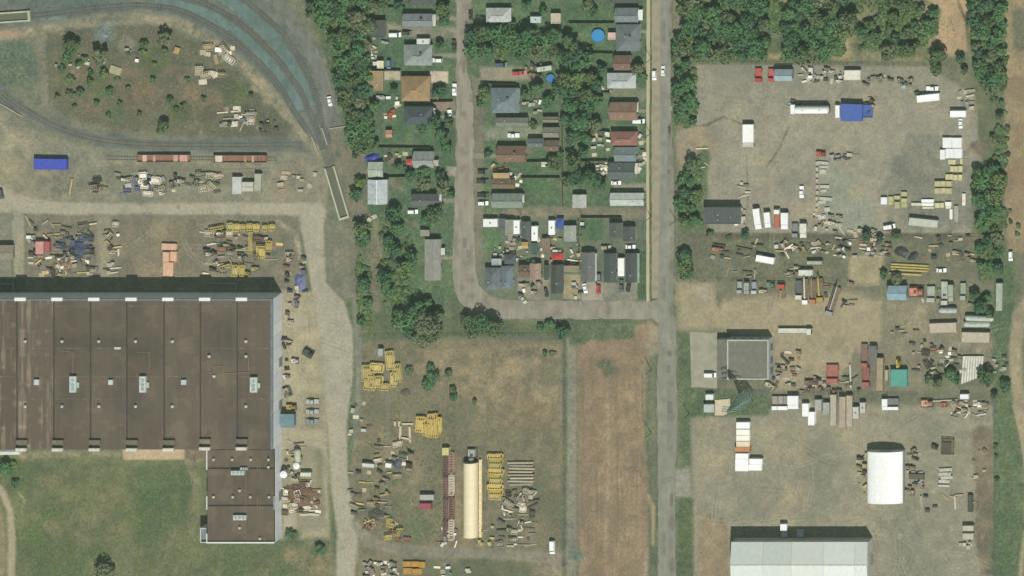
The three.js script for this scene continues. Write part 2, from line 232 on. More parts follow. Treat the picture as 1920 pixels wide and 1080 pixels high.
  poly([1214, 640, 1228, 660, 1232, 930, 1222, 940, 1214, 800], [108, 112, 88], { rough: 3 }); poly([1222, 1020, 1234, 1020, 1234, 1116, 1216, 1116], [98, 106, 82], { rough: 3 }); spot(1135, 690, 12, [98, 104, 80]); spot(1085, 1045, 12, [112, 124, 102]);
  poly([1214, 600, 1236, 612, 1236, 660, 1216, 668], [152, 138, 114], { rough: 3 });
  // east of the main road
  poly([1262, -36, 1984, -36, 1984, 1116, 1268, 1116], [112, 112, 88]);
  poly([1262, -36, 1288, -36, 1282, 60, 1270, 120, 1264, 200], [136, 128, 102]);
  poly([1280, -36, 1780, -36, 1760, 112, 1310, 116], [100, 108, 74]); poly([1440, -36, 1500, -36, 1490, 60, 1450, 70], [140, 134, 96], { grain: 0.6 }); for (const [u, v, q] of [[1620, 30, 26], [1660, 60, 24], [1700, 40, 26], [1720, 80, 20], [1640, 90, 20], [1680, 10, 22], [1590, 60, 16], [1740, 20, 20], [1460, 40, 16], [1505, 14, 14]]) spot(u, v, q, [160, 143, 110], { op: 0.9, grain: 0.3 });
  poly([1560, 40, 1600, 60, 1600, 112, 1570, 112], [160, 146, 104], { grain: 0.5 }); line([1400, 104, 1500, 106, 1750, 108], 12, [150, 138, 98], { grain: 0.8 });
  poly([1690, -36, 1830, -36, 1822, 90, 1780, 108, 1752, 70, 1762, 20], [176, 150, 116], { rough: 6 }); line([1795, 0, 1812, 40, 1815, 75], 5, [92, 84, 60], { op: 0.8 }); spot(1740, 75, 12, [150, 128, 104]);
  poly([1306, 120, 1735, 124, 1832, 180, 1848, 300, 1850, 420, 1820, 440, 1330, 436, 1322, 330, 1270, 300, 1266, 246, 1298, 236], [147, 141, 122], { rough: 5 });
  for (const [u, v, q] of [[1360, 150, 40], [1640, 130, 40], [1480, 140, 30]]) spot(u, v, q, [128, 124, 106], { op: 0.6, grain: 0.5 });
  for (const [u, v, q] of [[1380, 200, 40], [1480, 230, 40], [1600, 250, 50], [1640, 190, 40], [1420, 300, 40], [1350, 290, 30], [1560, 210, 26]]) spot(u, v, q, [160, 149, 122], { op: 0.5, grain: 0.6 });
  poly([1700, 250, 1770, 250, 1840, 300, 1840, 430, 1660, 430, 1660, 340], [126, 124, 108], { op: 0.85, rough: 12 }); poly([1545, 300, 1600, 330, 1640, 380, 1640, 440, 1540, 440], [142, 146, 128], { op: 0.85, rough: 10 }); spot(1600, 360, 20, [160, 150, 118], { grain: 0.6 });
  poly([1480, 380, 1530, 370, 1550, 410, 1490, 420], [158, 146, 122], { op: 0.8 }); poly([1296, 230, 1345, 250, 1330, 330, 1276, 330, 1262, 260], [150, 134, 104], { grain: 0.4 });
  line([1302, 236, 1325, 234, 1357, 218, 1395, 234], 3, [108, 102, 86], { soft: 1.5, rough: 1.5 }); line([1399, 292, 1401, 340, 1402, 390], 2.5, [112, 106, 88], { soft: 1.5, rough: 1.5 }); line([1478, 238, 1462, 276, 1437, 312], 3.5, [122, 110, 88], { soft: 1.5, rough: 2 }); line([1402, 884, 1401, 990], 2, [112, 108, 88], { soft: 1.5, rough: 1 });
  poly([1284, 330, 1320, 270, 1330, 300, 1318, 440, 1280, 440, 1270, 380], [96, 110, 78], { rough: 6 });
  poly([1270, 438, 1880, 438, 1886, 532, 1640, 524, 1272, 528], [110, 109, 86], { rough: 6 }); line([1300, 444, 1500, 445, 1860, 443], 5, [104, 92, 72], { rough: 3 }); line([1800, 448, 1860, 450, 1990, 448], 4, [120, 100, 76], { rough: 2 }); poly([1590, 480, 1660, 470, 1650, 535, 1590, 535], [158, 146, 114], { rough: 6 });
  poly([1268, 528, 1340, 526, 1350, 560, 1460, 550, 1590, 545, 1660, 560, 1655, 640, 1590, 720, 1450, 736, 1450, 640, 1340, 616, 1290, 622, 1270, 612], [159, 146, 117], { soft: 8, rough: 16 });
  poly([1340, 530, 1356, 530, 1354, 580, 1346, 582], [112, 110, 86], { op: 0.8 }); spot(1318, 545, 16, [168, 158, 140], { grain: 0.6 }); spot(1570, 640, 18, [126, 120, 96], { op: 0.8, grain: 0.7 }); spot(1470, 670, 16, [138, 124, 88], { op: 0.7, grain: 1 });
  poly([1655, 560, 1860, 560, 1868, 735, 1560, 735, 1600, 660, 1655, 640], [126, 120, 98], { rough: 8 }); poly([1660, 560, 1740, 570, 1740, 625, 1660, 610], [158, 146, 114], { op: 0.8, grain: 0.5 }); line([1740, 640, 1850, 650], 14, [140, 130, 108], { op: 0.8 });
  for (const [u, v, q] of [[1830, 560, 24], [1800, 700, 22], [1760, 720, 22], [1860, 600, 20], [1680, 525, 20], [1780, 690, 12]]) spot(u, v, q, [82, 104, 66], { op: 0.85, grain: 0.7 });
  poly([1272, 625, 1296, 620, 1296, 726, 1360, 730, 1440, 734, 1440, 780, 1290, 786, 1300, 880, 1278, 880, 1270, 700], [92, 106, 76], { rough: 5 });
  poly([1296, 784, 1440, 778, 1460, 750, 1720, 760, 1862, 760, 1868, 1116, 1306, 1116, 1300, 940, 1296, 880], [144, 138, 116], { rough: 6 });
  for (const [u, v, q] of [[1560, 860, 40], [1520, 890, 30], [1540, 940, 36], [1700, 1020, 50], [1740, 1050, 40], [1400, 960, 24], [1740, 800, 24]]) spot(u, v, q, [126, 126, 106], { op: 0.75, grain: 0.6 });
  for (const [u, v, q] of [[1470, 830, 36], [1340, 860, 30], [1470, 930, 34], [1620, 960, 30], [1590, 820, 24], [1440, 810, 16], [1330, 800, 22]]) spot(u, v, q, [164, 150, 118], { op: 0.75, grain: 0.6 });
  poly([1820, 800, 1866, 800, 1866, 1080, 1836, 1080], [114, 104, 82], { rough: 8, op: 0.9 }); line([1700, 830, 1790, 840, 1840, 850], 16, [132, 120, 92], { op: 0.6, grain: 0.6 }); poly([1310, 960, 1366, 980, 1366, 1116, 1310, 1116], [142, 126, 98], { rough: 6 });
  poly([1272, 930, 1296, 935, 1300, 1116, 1268, 1116], [90, 102, 72], { rough: 3 }); line([1302, 940, 1303, 1080], 5, [156, 146, 112], { rough: 3 }); poly([1262, 880, 1292, 876, 1296, 930, 1266, 932], [150, 146, 130], { rough: 3 });
  poly([1862, 430, 1905, 470, 1900, 560, 1890, 700, 1906, 800, 1920, 900, 1916, 1116, 1862, 1116], [94, 109, 78], { rough: 6 }); for (const [u, v, q] of [[1880, 800, 16], [1885, 980, 22], [1880, 1040, 20], [1895, 540, 16]]) spot(u, v, q, [80, 106, 70], { op: 0.8, grain: 0.6 });
  line([1940, 545, 1912, 590, 1903, 650, 1906, 720, 1920, 800, 1936, 860], 24, [154, 141, 113], { rough: 4 }); line([1900, 760, 1914, 820, 1926, 900], 3, [176, 160, 128], { rough: 2 }); line([1922, 1000, 1914, 1060, 1910, 1116], 8, [158, 146, 112], { rough: 3 });
  poly([1884, -36, 1984, -36, 1984, 480, 1890, 470, 1878, 320, 1880, 120], [150, 132, 102], { rough: 5 }); poly([1895, 20, 1984, 20, 1984, 100, 1900, 90], [104, 106, 84], { rough: 6 }); line([1888, 0, 1892, 120, 1886, 300], 12, [148, 136, 104], { grain: 0.6 });
  for (const [u, v, q] of [[1905, 160, 20], [1910, 330, 24], [1900, 400, 20], [1912, 250, 16]]) spot(u, v, q, [132, 110, 86], { op: 0.8, grain: 0.8 });
  poly([1812, 60, 1884, 60, 1880, 430, 1820, 440, 1840, 300], [102, 108, 80], { rough: 6 }); spot(1830, 280, 14, [124, 108, 92]);
  // wheel tracks, worn paths and patchy gardens
  const rq = rng(4242), yards = [[1320, 130, 1800, 430], [1310, 790, 1850, 1070], [1280, 540, 1640, 720], [1660, 570, 1850, 700], [30, 285, 590, 375], [220, 410, 370, 515], [530, 560, 610, 900]];
  for (let i = 0; i < 150; i++) { const y = yards[i % 7 < 5 && i % 2 ? i % 2 : i % 7], hor = rq() < 0.5, u = y[0] + (y[2] - y[0]) * rq(), v = y[1] + (y[3] - y[1]) * rq(), L = 30 + 90 * rq(), a = (hor ? 0 : Math.PI / 2) + (rq() - 0.5) * 1.1, b = a + (rq() - 0.5) * 0.9, c = rq() < 0.5 ? [178, 168, 144] : [108, 102, 88];
    const m = [u + Math.cos(a) * L / 2, v + Math.sin(a) * L / 2], e = [m[0] + Math.cos(b) * L / 2, m[1] + Math.sin(b) * L / 2], ox = -Math.sin(a) * 3.6, oy = Math.cos(a) * 3.6, op = 0.4 + 0.4 * rq(); for (const k of [-1, 1]) line([u + ox * k, v + oy * k, m[0] + ox * k, m[1] + oy * k, e[0] + ox * k, e[1] + oy * k], 1.8, c, { soft: 0.9, rough: 1.4, op, grain: 0.2 }); }
  for (let i = 0; i < 90; i++) { const u = 1086 + 120 * rq(), v = 650 + 380 * rq(), L = 40 + 120 * rq(); line([u, v, u + (rq() - 0.5) * 10, v + L], 1.5 + 3 * rq(), pickOf([[160, 142, 112], [122, 104, 80], [112, 106, 82], [150, 132, 104]]), { soft: 1, rough: 2.5, op: 0.5, grain: 0.7 }); }
  for (let i = 0; i < 260; i++) { const a = i % 2 ? [690, 0, 850, 570] : [890, 0, 1210, 400], u = a[0] + (a[2] - a[0]) * rq(), v = a[1] + (a[3] - a[1]) * rq(); spot(u, v, 2.5 + 8 * rq(), pickOf([[118, 116, 90], [72, 98, 64], [102, 120, 84], [134, 124, 102], [88, 112, 70]]), { op: 0.35 + 0.4 * rq(), grain: 0.8 }); }
  for (let i = 0; i < 420; i++) { const u = 1280 + 590 * rq(), v = 120 + 950 * rq(); spot(u, v, 1.5 + 6 * rq() * rq(), pickOf([[166, 158, 138], [116, 113, 97], [108, 110, 86], [176, 164, 132], [130, 122, 102]]), { op: 0.3 + 0.4 * rq(), grain: 0.8 }); }
  for (let i = 0; i < 420; i++) { const u = 10 + 1040 * rq(), v = u < 640 ? 50 + 340 * rq() : 640 + 400 * rq(); spot(u, v, 1.5 + 6 * rq() * rq(), pickOf([[150, 140, 112], [92, 90, 70], [96, 104, 72], [126, 108, 84]]), { op: 0.5 + 0.4 * rq(), grain: 0.5 }); }
  for (const [u0, v0, u1, v1] of [[814, 30, 856, 38], [812, 100, 856, 108], [884, 30, 912, 36], [826, 480, 850, 486], [884, 288, 932, 296], [1196, 56, 1214, 62], [1194, 118, 1214, 124], [1192, 205, 1214, 211], [1195, 262, 1214, 268], [1192, 290, 1214, 296], [820, 372, 856, 380], [812, 216, 856, 222]]) poly([u0, v0, u1, v0, u1, v1, u0, v1], [152, 144, 126], { soft: 1.5, rough: 2, op: 0.8 });
  line([1055, 120, 1056, 390], 4, [112, 112, 92], { rough: 2, op: 0.7 });
  // grain of soil, gravel and grass
  const a = new Uint8Array(TW * TH * 4);
  for (let k = 0; k < TW * TH; k++) {
    const g = C[k * 3 + 1] - C[k * 3], bright = C[k * 3] > 158 ? 0.45 : C[k * 3] > 136 ? 0.7 : 1, f = 1 + bright * (N1[k] * 0.15 + N2[k] * (g < -9 ? 0.36 : 0.24)) + N3[k] * (g > 8 ? 0.42 : 0.26) * (0.4 + 0.6 * bright), h = (N2[k] * 9 + N1[k] * 6) * bright * (g > 4 ? 1 : 0.7), w0 = r(), sp = w0 < 0.012 ? 1.16 : w0 < 0.026 ? 0.84 : 1, lift = g > 4 ? 1 : 4;
    const q = [C[k * 3] * f * sp + h + lift * 0.9, C[k * 3 + 1] * f * sp + lift, C[k * 3 + 2] * f * sp - h * 0.6 + lift * 1.4];
    for (let e = 0; e < 3; e++) { const l = lin(Math.min(250, Math.max(8, q[e]))) / K; a[k * 4 + e] = 255 * (l <= 0.0031308 ? 12.92 * l : 1.055 * Math.pow(l, 1 / 2.4) - 0.055); }
    a[k * 4 + 3] = 255;
  }
  const t = new THREE.DataTexture(a, TW, TH); t.colorSpace = THREE.SRGBColorSpace; t.wrapS = t.wrapT = THREE.MirroredRepeatWrapping; t.magFilter = THREE.LinearFilter; t.needsUpdate = true;
  const g = new THREE.PlaneGeometry(8 * TW * MPP, 8 * TH * MPP, 8, 8); g.rotateX(-Math.PI / 2);
  const cx = (OU + TW / 2 - 960) * MPP, cz = (OV + TH / 2 - 540) * MPP, p = g.attributes.position, uv = g.attributes.uv;
  for (let i = 0; i < p.count; i++) uv.setXY(i, p.getX(i) / (TW * MPP) + 0.5, p.getZ(i) / (TH * MPP) + 0.5);
  g.translate(cx, 0, cz);
  const o = struct('ground', g, new THREE.MeshStandardMaterial({ map: t, roughness: 1 })); o.castShadow = false;
}
// ---------------------------------------------------------------- roads, pavements, pads
function sheet(name, pts, c, kind, y, o = {}) { // flat sheet with slightly worn edges; pts in photograph pixels
  const P = chunk(pts), q = []; const { wob = 1.2, step = 14, thick = 0 } = o;
  P.forEach((a, i) => { const b = P[(i + 1) % P.length], n = Math.max(1, Math.round(Math.hypot(b[0] - a[0], b[1] - a[1]) / step)); for (let k = 0; k < n; k++) { const u = a[0] + (b[0] - a[0]) * k / n, v = a[1] + (b[1] - a[1]) * k / n, [x, z] = W(u + (nA(u / 9, v / 9) - 0.5) * 2 * wob, v + (nB(u / 9, v / 9) - 0.5) * 2 * wob); q.push(new THREE.Vector2(x, z)); } });
  const f = THREE.ShapeUtils.triangulateShape(q, []), b = new B();
  for (const [i, j, k] of f) { const A = [q[i].x, y, q[i].y], Bq = [q[j].x, y, q[j].y], Cq = [q[k].x, y, q[k].y]; const up = (Bq[0] - A[0]) * (Cq[2] - A[2]) - (Bq[2] - A[2]) * (Cq[0] - A[0]) < 0; up ? b.tri(A, Bq, Cq) : b.tri(A, Cq, Bq); }
  if (thick) for (let i = 0; i < q.length; i++) { const a = q[i], e = q[(i + 1) % q.length]; b.quad([a.x, 0, a.y], [e.x, 0, e.y], [e.x, y, e.y], [a.x, y, a.y]); }
  return struct(name, b.geo(0), mat(c, kind, { roughness: 0.95 }));
}
function strip(name, path, w, c, kind, y, o) { // constant-width strip along a path
  const P = chunk(path), l = [], r = [];
  P.forEach((p, i) => { const a = P[Math.max(0, i - 1)], b = P[Math.min(P.length - 1, i + 1)], d = Math.hypot(b[0] - a[0], b[1] - a[1]), nx = -(b[1] - a[1]) / d * w / 2, ny = (b[0] - a[0]) / d * w / 2; l.push(p[0] + nx, p[1] + ny); r.unshift(p[0] - nx, p[1] - ny); });
  const rr2 = []; for (let i = 0; i < r.length; i += 2) rr2.push(r[i], r[i + 1]);
  const flat = []; for (let i = P.length - 1; i >= 0; i--) { const a = P[Math.max(0, i - 1)], b = P[Math.min(P.length - 1, i + 1)], d = Math.hypot(b[0] - a[0], b[1] - a[1]); flat.push(P[i][0] + (b[1] - a[1]) / d * w / 2, P[i][1] - (b[0] - a[0]) / d * w / 2); }
  return sheet(name, [...l, ...flat], c, kind, y, o);
}
sheet('road_shoulder', [1222, -300, 1240, -300, 1240, 560, 1222, 560], [158, 150, 128], 'concrete', 0.03, { wob: 1 });
sheet('main_road', [1236, -300, 1261, -300, 1259, 60, 1257, 200, 1263, 300, 1265, 420, 1262, 560, 1268, 640, 1270, 800, 1266, 880, 1268, 1400, 1234, 1400, 1234, 900, 1232, 720, 1236, 640, 1234, 560, 1238, 300], [147, 147, 134], 'asphalt', 0.06, { wob: 1.4, step: 8 });
sheet('residential_street', [852, -300, 886, -300, 884, 30, 876, 60, 874, 120, 887, 180, 889, 400, 890, 500, 898, 535, 920, 556, 960, 563, 1225, 565, 1236, 560, 1236, 606, 1222, 598, 1000, 598, 920, 600, 880, 590, 858, 560, 848, 520, 850, 440, 855, 300, 856, 120], [160, 153, 140], 'asphalt', 0.05, { wob: 2.2, step: 8 });
sheet('pavement', [1213, -300, 1220, -300, 1219, 100, 1217, 300, 1218, 565, 1212, 565, 1212, 300], [188, 178, 148], 'concrete', 0.14, { wob: 0.4, thick: 1 });
strip('service_lane', [488, -60, 502, -20, 540, 30, 572, 76, 597, 128, 611, 180, 620, 238], 21, [126, 128, 120], 'asphalt', 0.04, { wob: 0.8 });
sheet('concrete_pad', [1294, 622, 1345, 624, 1345, 728, 1296, 726], [162, 158, 140], 'concrete', 0.05, { wob: 1 });
sheet('concrete_apron', [536, 590, 578, 590, 578, 612, 536, 612], [172, 164, 140], 'concrete', 0.05, { wob: 0.6 });

{ const r = rng(808); for (let i = 0; i < 22; i++) { const m = i % 2, u = m ? 1240 + 22 * r() : 858 + 24 * r(), v = m ? 30 + 1000 * r() : 20 + 500 * r(), w = 3 + 6 * r(), h = 6 + 26 * r(), g = r() < 0.6 ? 0.86 : 1.07; sheet('road_patch', [u, v, u + w, v, u + w, v + h, u, v + h], (m ? [147, 147, 134] : [160, 152, 137]).map(c => Math.round(c * g)), 'asphalt', 0.075, { wob: 0.8, step: 5 }); } }
strip('ballast_bed', [290, 0, 340, 10, 385, 24, 440, 52, 484, 95, 520, 138, 548, 176, 566, 206], 16, [112, 134, 131], 'asphalt', 0.025, { wob: 1, step: 8 });
strip('ballast_bed', [405, -30, 440, 6, 475, 36, 520, 76, 548, 120, 572, 166, 586, 200], 22, [110, 132, 128], 'asphalt', 0.02, { wob: 1.2, step: 8 });
for (const p of [[-80, 38, 60, 30, 190, 14, 260, 10, 320, 15, 355, 26, 400, 50, 450, 86, 490, 121, 522, 158, 552, 210, 578, 248], [340, -14, 400, 15, 440, 37, 490, 80, 530, 122, 562, 168, 590, 232, 606, 280], [440, -16, 490, 26, 530, 62, 560, 110, 582, 152, 602, 214, 616, 270]]) strip('ballast_bed', p, 12, [100, 108, 105], 'asphalt', 0.03, { wob: 0.9, step: 8 });
strip('ballast_bed', [-80, 106, 0, 172, 60, 214, 110, 240, 180, 261, 260, 270, 420, 272, 566, 271], 15, [112, 115, 106], 'asphalt', 0.03, { wob: 1.6, step: 8 });
// railway tracks: two rails each, sleepers joined (too fine to pick apart)
const railM = mat([132, 128, 116], 'rust', { roughness: 0.5, metalness: 0.3 }), sleepM = mat([118, 118, 107], 'grain');
function track(path, label) {
  const P = chunk(path).map(([u, v]) => { const [x, z] = W(u, v); return new THREE.Vector3(x, 0, z); }), curve = new THREE.CatmullRomCurve3(P), L = curve.getLength(), n = Math.ceil(L / 5);
  const c0 = W(...chunk(path)[Math.floor(path.length / 4)]), t = thing('railway_track', label, 'railway track', c0, 0, 'tracks of the railway yard'), pts = curve.getSpacedPoints(n), S = [-1, 1].map(() => new B());
  const lo = p => [p[0] - c0[0], p[1], p[2] - c0[1]];
  const nrm = pts.map((p, i) => { const a = pts[Math.max(0, i - 1)], b = pts[Math.min(n, i + 1)], d = b.clone().sub(a).normalize(); return [-d.z, d.x]; });
  for (let i = 0; i < n; i++) [-1, 1].forEach((s, k) => { const o = s * 0.75, A = lo([pts[i].x + nrm[i][0] * o, 0.17, pts[i].z + nrm[i][1] * o]), E = lo([pts[i + 1].x + nrm[i + 1][0] * o, 0.17, pts[i + 1].z + nrm[i + 1][1] * o]); S[k].bar(A, E, 0.13, 0.16); });
  S.forEach(s => s.build('rail', railM, t));
  const sl = new B(), m = Math.floor(L / 1.4), q = curve.getSpacedPoints(m);
  for (let i = 0; i < m; i++) { const d = q[i + 1].clone().sub(q[i]).normalize(); sl.bar(lo([q[i].x - d.z * 1.3, 0.05, q[i].z + d.x * 1.3]), lo([q[i].x + d.z * 1.3, 0.05, q[i].z - d.x * 1.3]), 0.3, 0.1); }
  sl.build('sleepers', sleepM, t).userData.kind = 'stuff';
}
track([-60, 36, 60, 30, 190, 14, 260, 10, 320, 15, 355, 26, 400, 50, 450, 86, 490, 121, 522, 158, 552, 210, 580, 250, 592, 270], 'innermost curving track, along the tan dirt path');
track([345, -10, 400, 15, 440, 37, 490, 80, 530, 122, 562, 168, 590, 232, 612, 300, 640, 400], 'curving track between the two blue grey ballast bands');
track([445, -12, 490, 26, 530, 62, 560, 110, 582, 152, 602, 214, 622, 300, 652, 408], 'outermost curving track beside the grey service lane');
track([-60, 122, 0, 172, 60, 214, 110, 240, 180, 261, 260, 270, 420, 272, 560, 271], 'track bending across the yard below the weedy loop');
track([200, 296, 300, 297, 420, 297, 520, 298], 'short straight siding under the two rusty wagons');

// ---------------------------------------------------------------- generic pieces
function lump(c, rx, h, rz, seed, n = 14) { // irregular mound
  const b = new B(), r = noise2(seed), P = (i, j) => { const t = j / n * Math.PI * 2, q = i / 5, e = 0.75 + 0.5 * r(Math.cos(t) * 1.7 + 5, Math.sin(t) * 1.7 + 5), y = h * Math.cos(q * Math.PI / 2) * (0.7 + 0.6 * r(Math.cos(t) * q * 3 + 9, Math.sin(t) * q * 3 + 9)); return [Math.cos(t) * q * rx * e, i === 5 ? 0 : y, Math.sin(t) * q * rz * e]; };
  for (let i = 0; i < 5; i++) for (let j = 0; j < n; j++) b.quad(P(i, j), P(i, j + 1), P(i + 1, j + 1), P(i + 1, j));
  return b;
}
const px = p => p * MPP;

// roofs: returns builder for local rectangle +-a (x), +-b (z) from eave height y
function roofGeo(type, a, b, y, rise) {
  const o = new B(), t = 0.18;
  if (type === 'flat') { o.box(-a, y, -b, a, y + 0.3, b); return o; }
  if (type === 'shed') { o.hexa([[-a, y, b], [a, y, b], [a, y + rise, -b], [-a, y + rise, -b], [-a, y + t, b], [a, y + t, b], [a, y + rise + t, -b], [-a, y + rise + t, -b]]); return o; }
  if (type === 'gx') { for (const s of [1, -1]) { const l = [[-a, y, s * b], [a, y, s * b], [a, y + rise, 0], [-a, y + rise, 0]], u = l.map(p => [p[0], p[1] + t, p[2]]); s > 0 ? o.hexa([...l, ...u]) : o.hexa([l[1], l[0], l[3], l[2], u[1], u[0], u[3], u[2]]); } return o; }
  if (type === 'gz') { for (const s of [1, -1]) { const l = [[s * a, y, b], [s * a, y, -b], [0, y + rise, -b], [0, y + rise, b]], u = l.map(p => [p[0], p[1] + t, p[2]]); s > 0 ? o.hexa([...l, ...u]) : o.hexa([l[1], l[0], l[3], l[2], u[1], u[0], u[3], u[2]]); } return o; }
  // hip
  const rl = Math.max(0, Math.abs(a - b)), X = a > b ? rl : 0, Z = a > b ? 0 : rl, y0 = y, y1 = y + 0.16, yt = y + rise;
  o.box(-a, y0, -b, a, y1, b);
  const c = [[-a, y1, b], [a, y1, b], [a, y1, -b], [-a, y1, -b]];
  if (a > b) { const A = [-X, yt, 0], E = [X, yt, 0]; o.quad(c[0], c[1], E, A).tri(c[1], c[2], E).quad(c[2], c[3], A, E).tri(c[3], c[0], A); }
  else { const A = [0, yt, Z], E = [0, yt, -Z]; o.tri(c[0], c[1], A).quad(c[1], c[2], E, A).tri(c[2], c[3], E).quad(c[3], c[0], A, E); }
  return o;
}
const winG = new B().box(-0.6, -0.55, -0.04, 0.6, 0.55, 0.04).geo(), doorG = new B().box(-0.5, 0, -0.05, 0.5, 2.05, 0.05).geo(), frameG = new B().box(-0.72, -0.67, -0.025, 0.72, -0.55, 0.06).box(-0.72, 0.55, -0.025, 0.72, 0.67, 0.06).box(-0.72, -0.55, -0.025, -0.6, 0.55, 0.06).box(0.6, -0.55, -0.025, 0.72, 0.55, 0.06).geo(), ventG = new B().cyl([0, 0, 0], [0, 0.7, 0], 0.16, 0.16, 8).cyl([0, 0.7, 0], [0, 0.85, 0], 0.28, 0.1, 8).geo(), chimG = new B().box(-0.4, 0, -0.4, 0.4, 1.5, 0.4).box(-0.5, 1.3, -0.5, 0.5, 1.5, 0.5).geo();
const whiteTrim = mat([225, 226, 220], 'grain'), doorM = mat([120, 90, 74], 'grain'), brickM = mat([132, 120, 108], 'grain');
function house(u0, v0, u1, v1, type, rc, wc, label, o = {}) {
  const { h = 2.9, rise, name = 'house', cat = 'house', over = 0.45, chim = false, porch, vents = 1, rot = 0, group, seam = false } = o;
  const w = px(u1 - u0) / 2, d = px(v1 - v0) / 2, [x, z] = W((u0 + u1) / 2, (v0 + v1) / 2, h + 0.4);
  const t = thing(name, label, cat, [x, z], rot, group), rs = rise ?? (type === 'flat' ? 0 : Math.min(w, d) * (type === 'hip' ? 0.55 : 0.5)), a = w - over, b = d - over, wm = mat(wc, 'grain');
  const wall = new B().box(-a, 0, -b, a, h, b);
  if (type === 'gx') for (const s of [-1, 1]) wall.prof([[-b * 0.98, h], [b * 0.98, h], [0, h + rs * (1 - over / d) - 0.05]], -0.1, 0.1), wall.p.splice(-0);
  wall.p.length = 0; wall.box(-a, 0, -b, a, h, b);
  if (type === 'gx') for (const s of [-1, 1]) { const X = s * (a - 0.1), k = rs * 0.96; wall.tri([X, h, -b], [X, h, b], [X, h + k * (b / d), 0]); }
  if (type === 'gz') for (const s of [-1, 1]) { const Z = s * (b - 0.1), k = rs * 0.96; wall.tri([-a, h, Z], [a, h, Z], [0, h + k * (a / w), Z]); }
  wall.build('wall', wm, t);
  const rf = roofGeo(type, w, d, type === 'flat' ? h : h - 0.02, rs).build('roof', mat(rc, 'grain', { roughness: o.gloss ?? 0.9 }), t), top = h + rs;
  if (type === 'gx') new B().box(-w, top + 0.05, -0.16, w, top + 0.24, 0.16).build('ridge_cap', mat(rc.map(c => c * 0.94), 'grain'), rf);
  if (type === 'gz') new B().box(-0.16, top + 0.05, -d, 0.16, top + 0.24, d).build('ridge_cap', mat(o.ridge || rc.map(c => c * 0.94), 'grain'), rf);
  if (type === 'hip') { const X = Math.max(0, w - d), Z = Math.max(0, d - w); new B().box(-X - 0.2, top - 0.1, -Z - 0.2, X + 0.2, top + 0.08, Z + 0.2).build('ridge_cap', mat(rc.map(c => c * 0.95), 'grain'), rf); }
  if (type === 'flat') { const e = new B(), m = 0.3; e.box(-w, h + 0.3, -d, w, h + 0.55, -d + m).box(-w, h + 0.3, d - m, w, h + 0.55, d).box(-w, h + 0.3, -d + m, -w + m, h + 0.55, d - m).box(w - m, h + 0.3, -d + m, w, h + 0.55, d - m); e.build('parapet', mat(rc.map(c => Math.min(250, c * 1.12)), 'grain'), rf); }
  if (seam) { const n = Math.round(2 * (type === 'gz' ? d : w) / 2.4); for (let i = 1; i < n; i++) { const s = -1 + 2 * i / n, q = new B(); if (type === 'gz') for (const k of [-1, 1]) q.bar([k * w, h + 0.2, s * d], [0, top + 0.22, s * d], 0.1); else for (const k of [-1, 1]) q.bar([s * w, h + 0.2, k * d], [s * w, top + 0.22, 0], 0.1); q.build('roof_seam', mat(rc.map(c => Math.min(252, c * 1.04)), 'grain'), rf); } }
  for (let i = 0; i < vents; i++) { const m = mesh('vent_pipe', ventG, whiteTrim, rf), fx = rr(-0.5, 0.5) * w, fz = rr(-0.5, 0.5) * d; m.position.set(fx, h + (type === 'gx' ? rs * (1 - Math.abs(fz) / d) : type === 'gz' ? rs * (1 - Math.abs(fx) / w) : type === 'hip' ? rs * Math.min(1, Math.min((w - Math.abs(fx)), (d - Math.abs(fz))) / Math.min(w, d)) : 0.2), fz); }
  if (chim) { const m = mesh('chimney', chimG, brickM, rf); m.position.set(chim === true ? w * 0.3 : chim[0] * w, h + rs * 0.55, chim === true ? -d * 0.2 : chim[1] * d); }
  if (!o.plain) {
    const put = (g, mm, nm, X, Y, Z, ry, par) => { const m = mesh(nm, g, mm, par); m.position.set(X, Y, Z); m.rotation.y = ry; return m; };
    const wy = Math.min(1.6, h - 0.8);
    for (const s of [-1, 1]) { const n = Math.max(1, Math.round(2 * a / 4)); for (let i = 0; i < n; i++) { const X = -a + 2 * a * (i + 0.5) / n; const wi = put(winG, glassM, 'window', X, wy, s * (b + 0.03), s > 0 ? 0 : Math.PI, t); put(frameG, whiteTrim, 'frame', 0, 0, 0, 0, wi); } }
    { const wi = put(winG, glassM, 'window', a + 0.03, wy, -b * 0.45, Math.PI / 2, t); put(frameG, whiteTrim, 'frame', 0, 0, 0, 0, wi); }
    put(doorG, doorM, 'door', a + 0.04, 0, b * 0.3, Math.PI / 2, t);
  } else { const m = new B().box(-Math.min(1.3, a * 0.7), 0, -0.06, Math.min(1.3, a * 0.7), Math.min(2.2, h - 0.2), 0.06).build('door', mat([170, 168, 158], 'grain'), t); m.position.set(0, 0, b + 0.04); }
  if (porch) { const [pu0, pv0, pu1, pv1, pc] = porch, [ax, az] = W(pu0, pv0, 2.4), [bx, bz] = W(pu1, pv1, 2.4), q = new B().box(ax - x, 2.3, az - z, bx - x, 2.45, bz - z), pr = q.build('porch_roof', mat(pc || [215, 215, 205], 'grain'), t); for (const [X, Z] of [[bx - x - 0.1, az - z + 0.1], [bx - x - 0.1, bz - z - 0.1]]) new B().box(X - 0.07, 0, Z - 0.07, X + 0.07, 2.3, Z + 0.07).build('post', whiteTrim, pr); }
  return t;
}

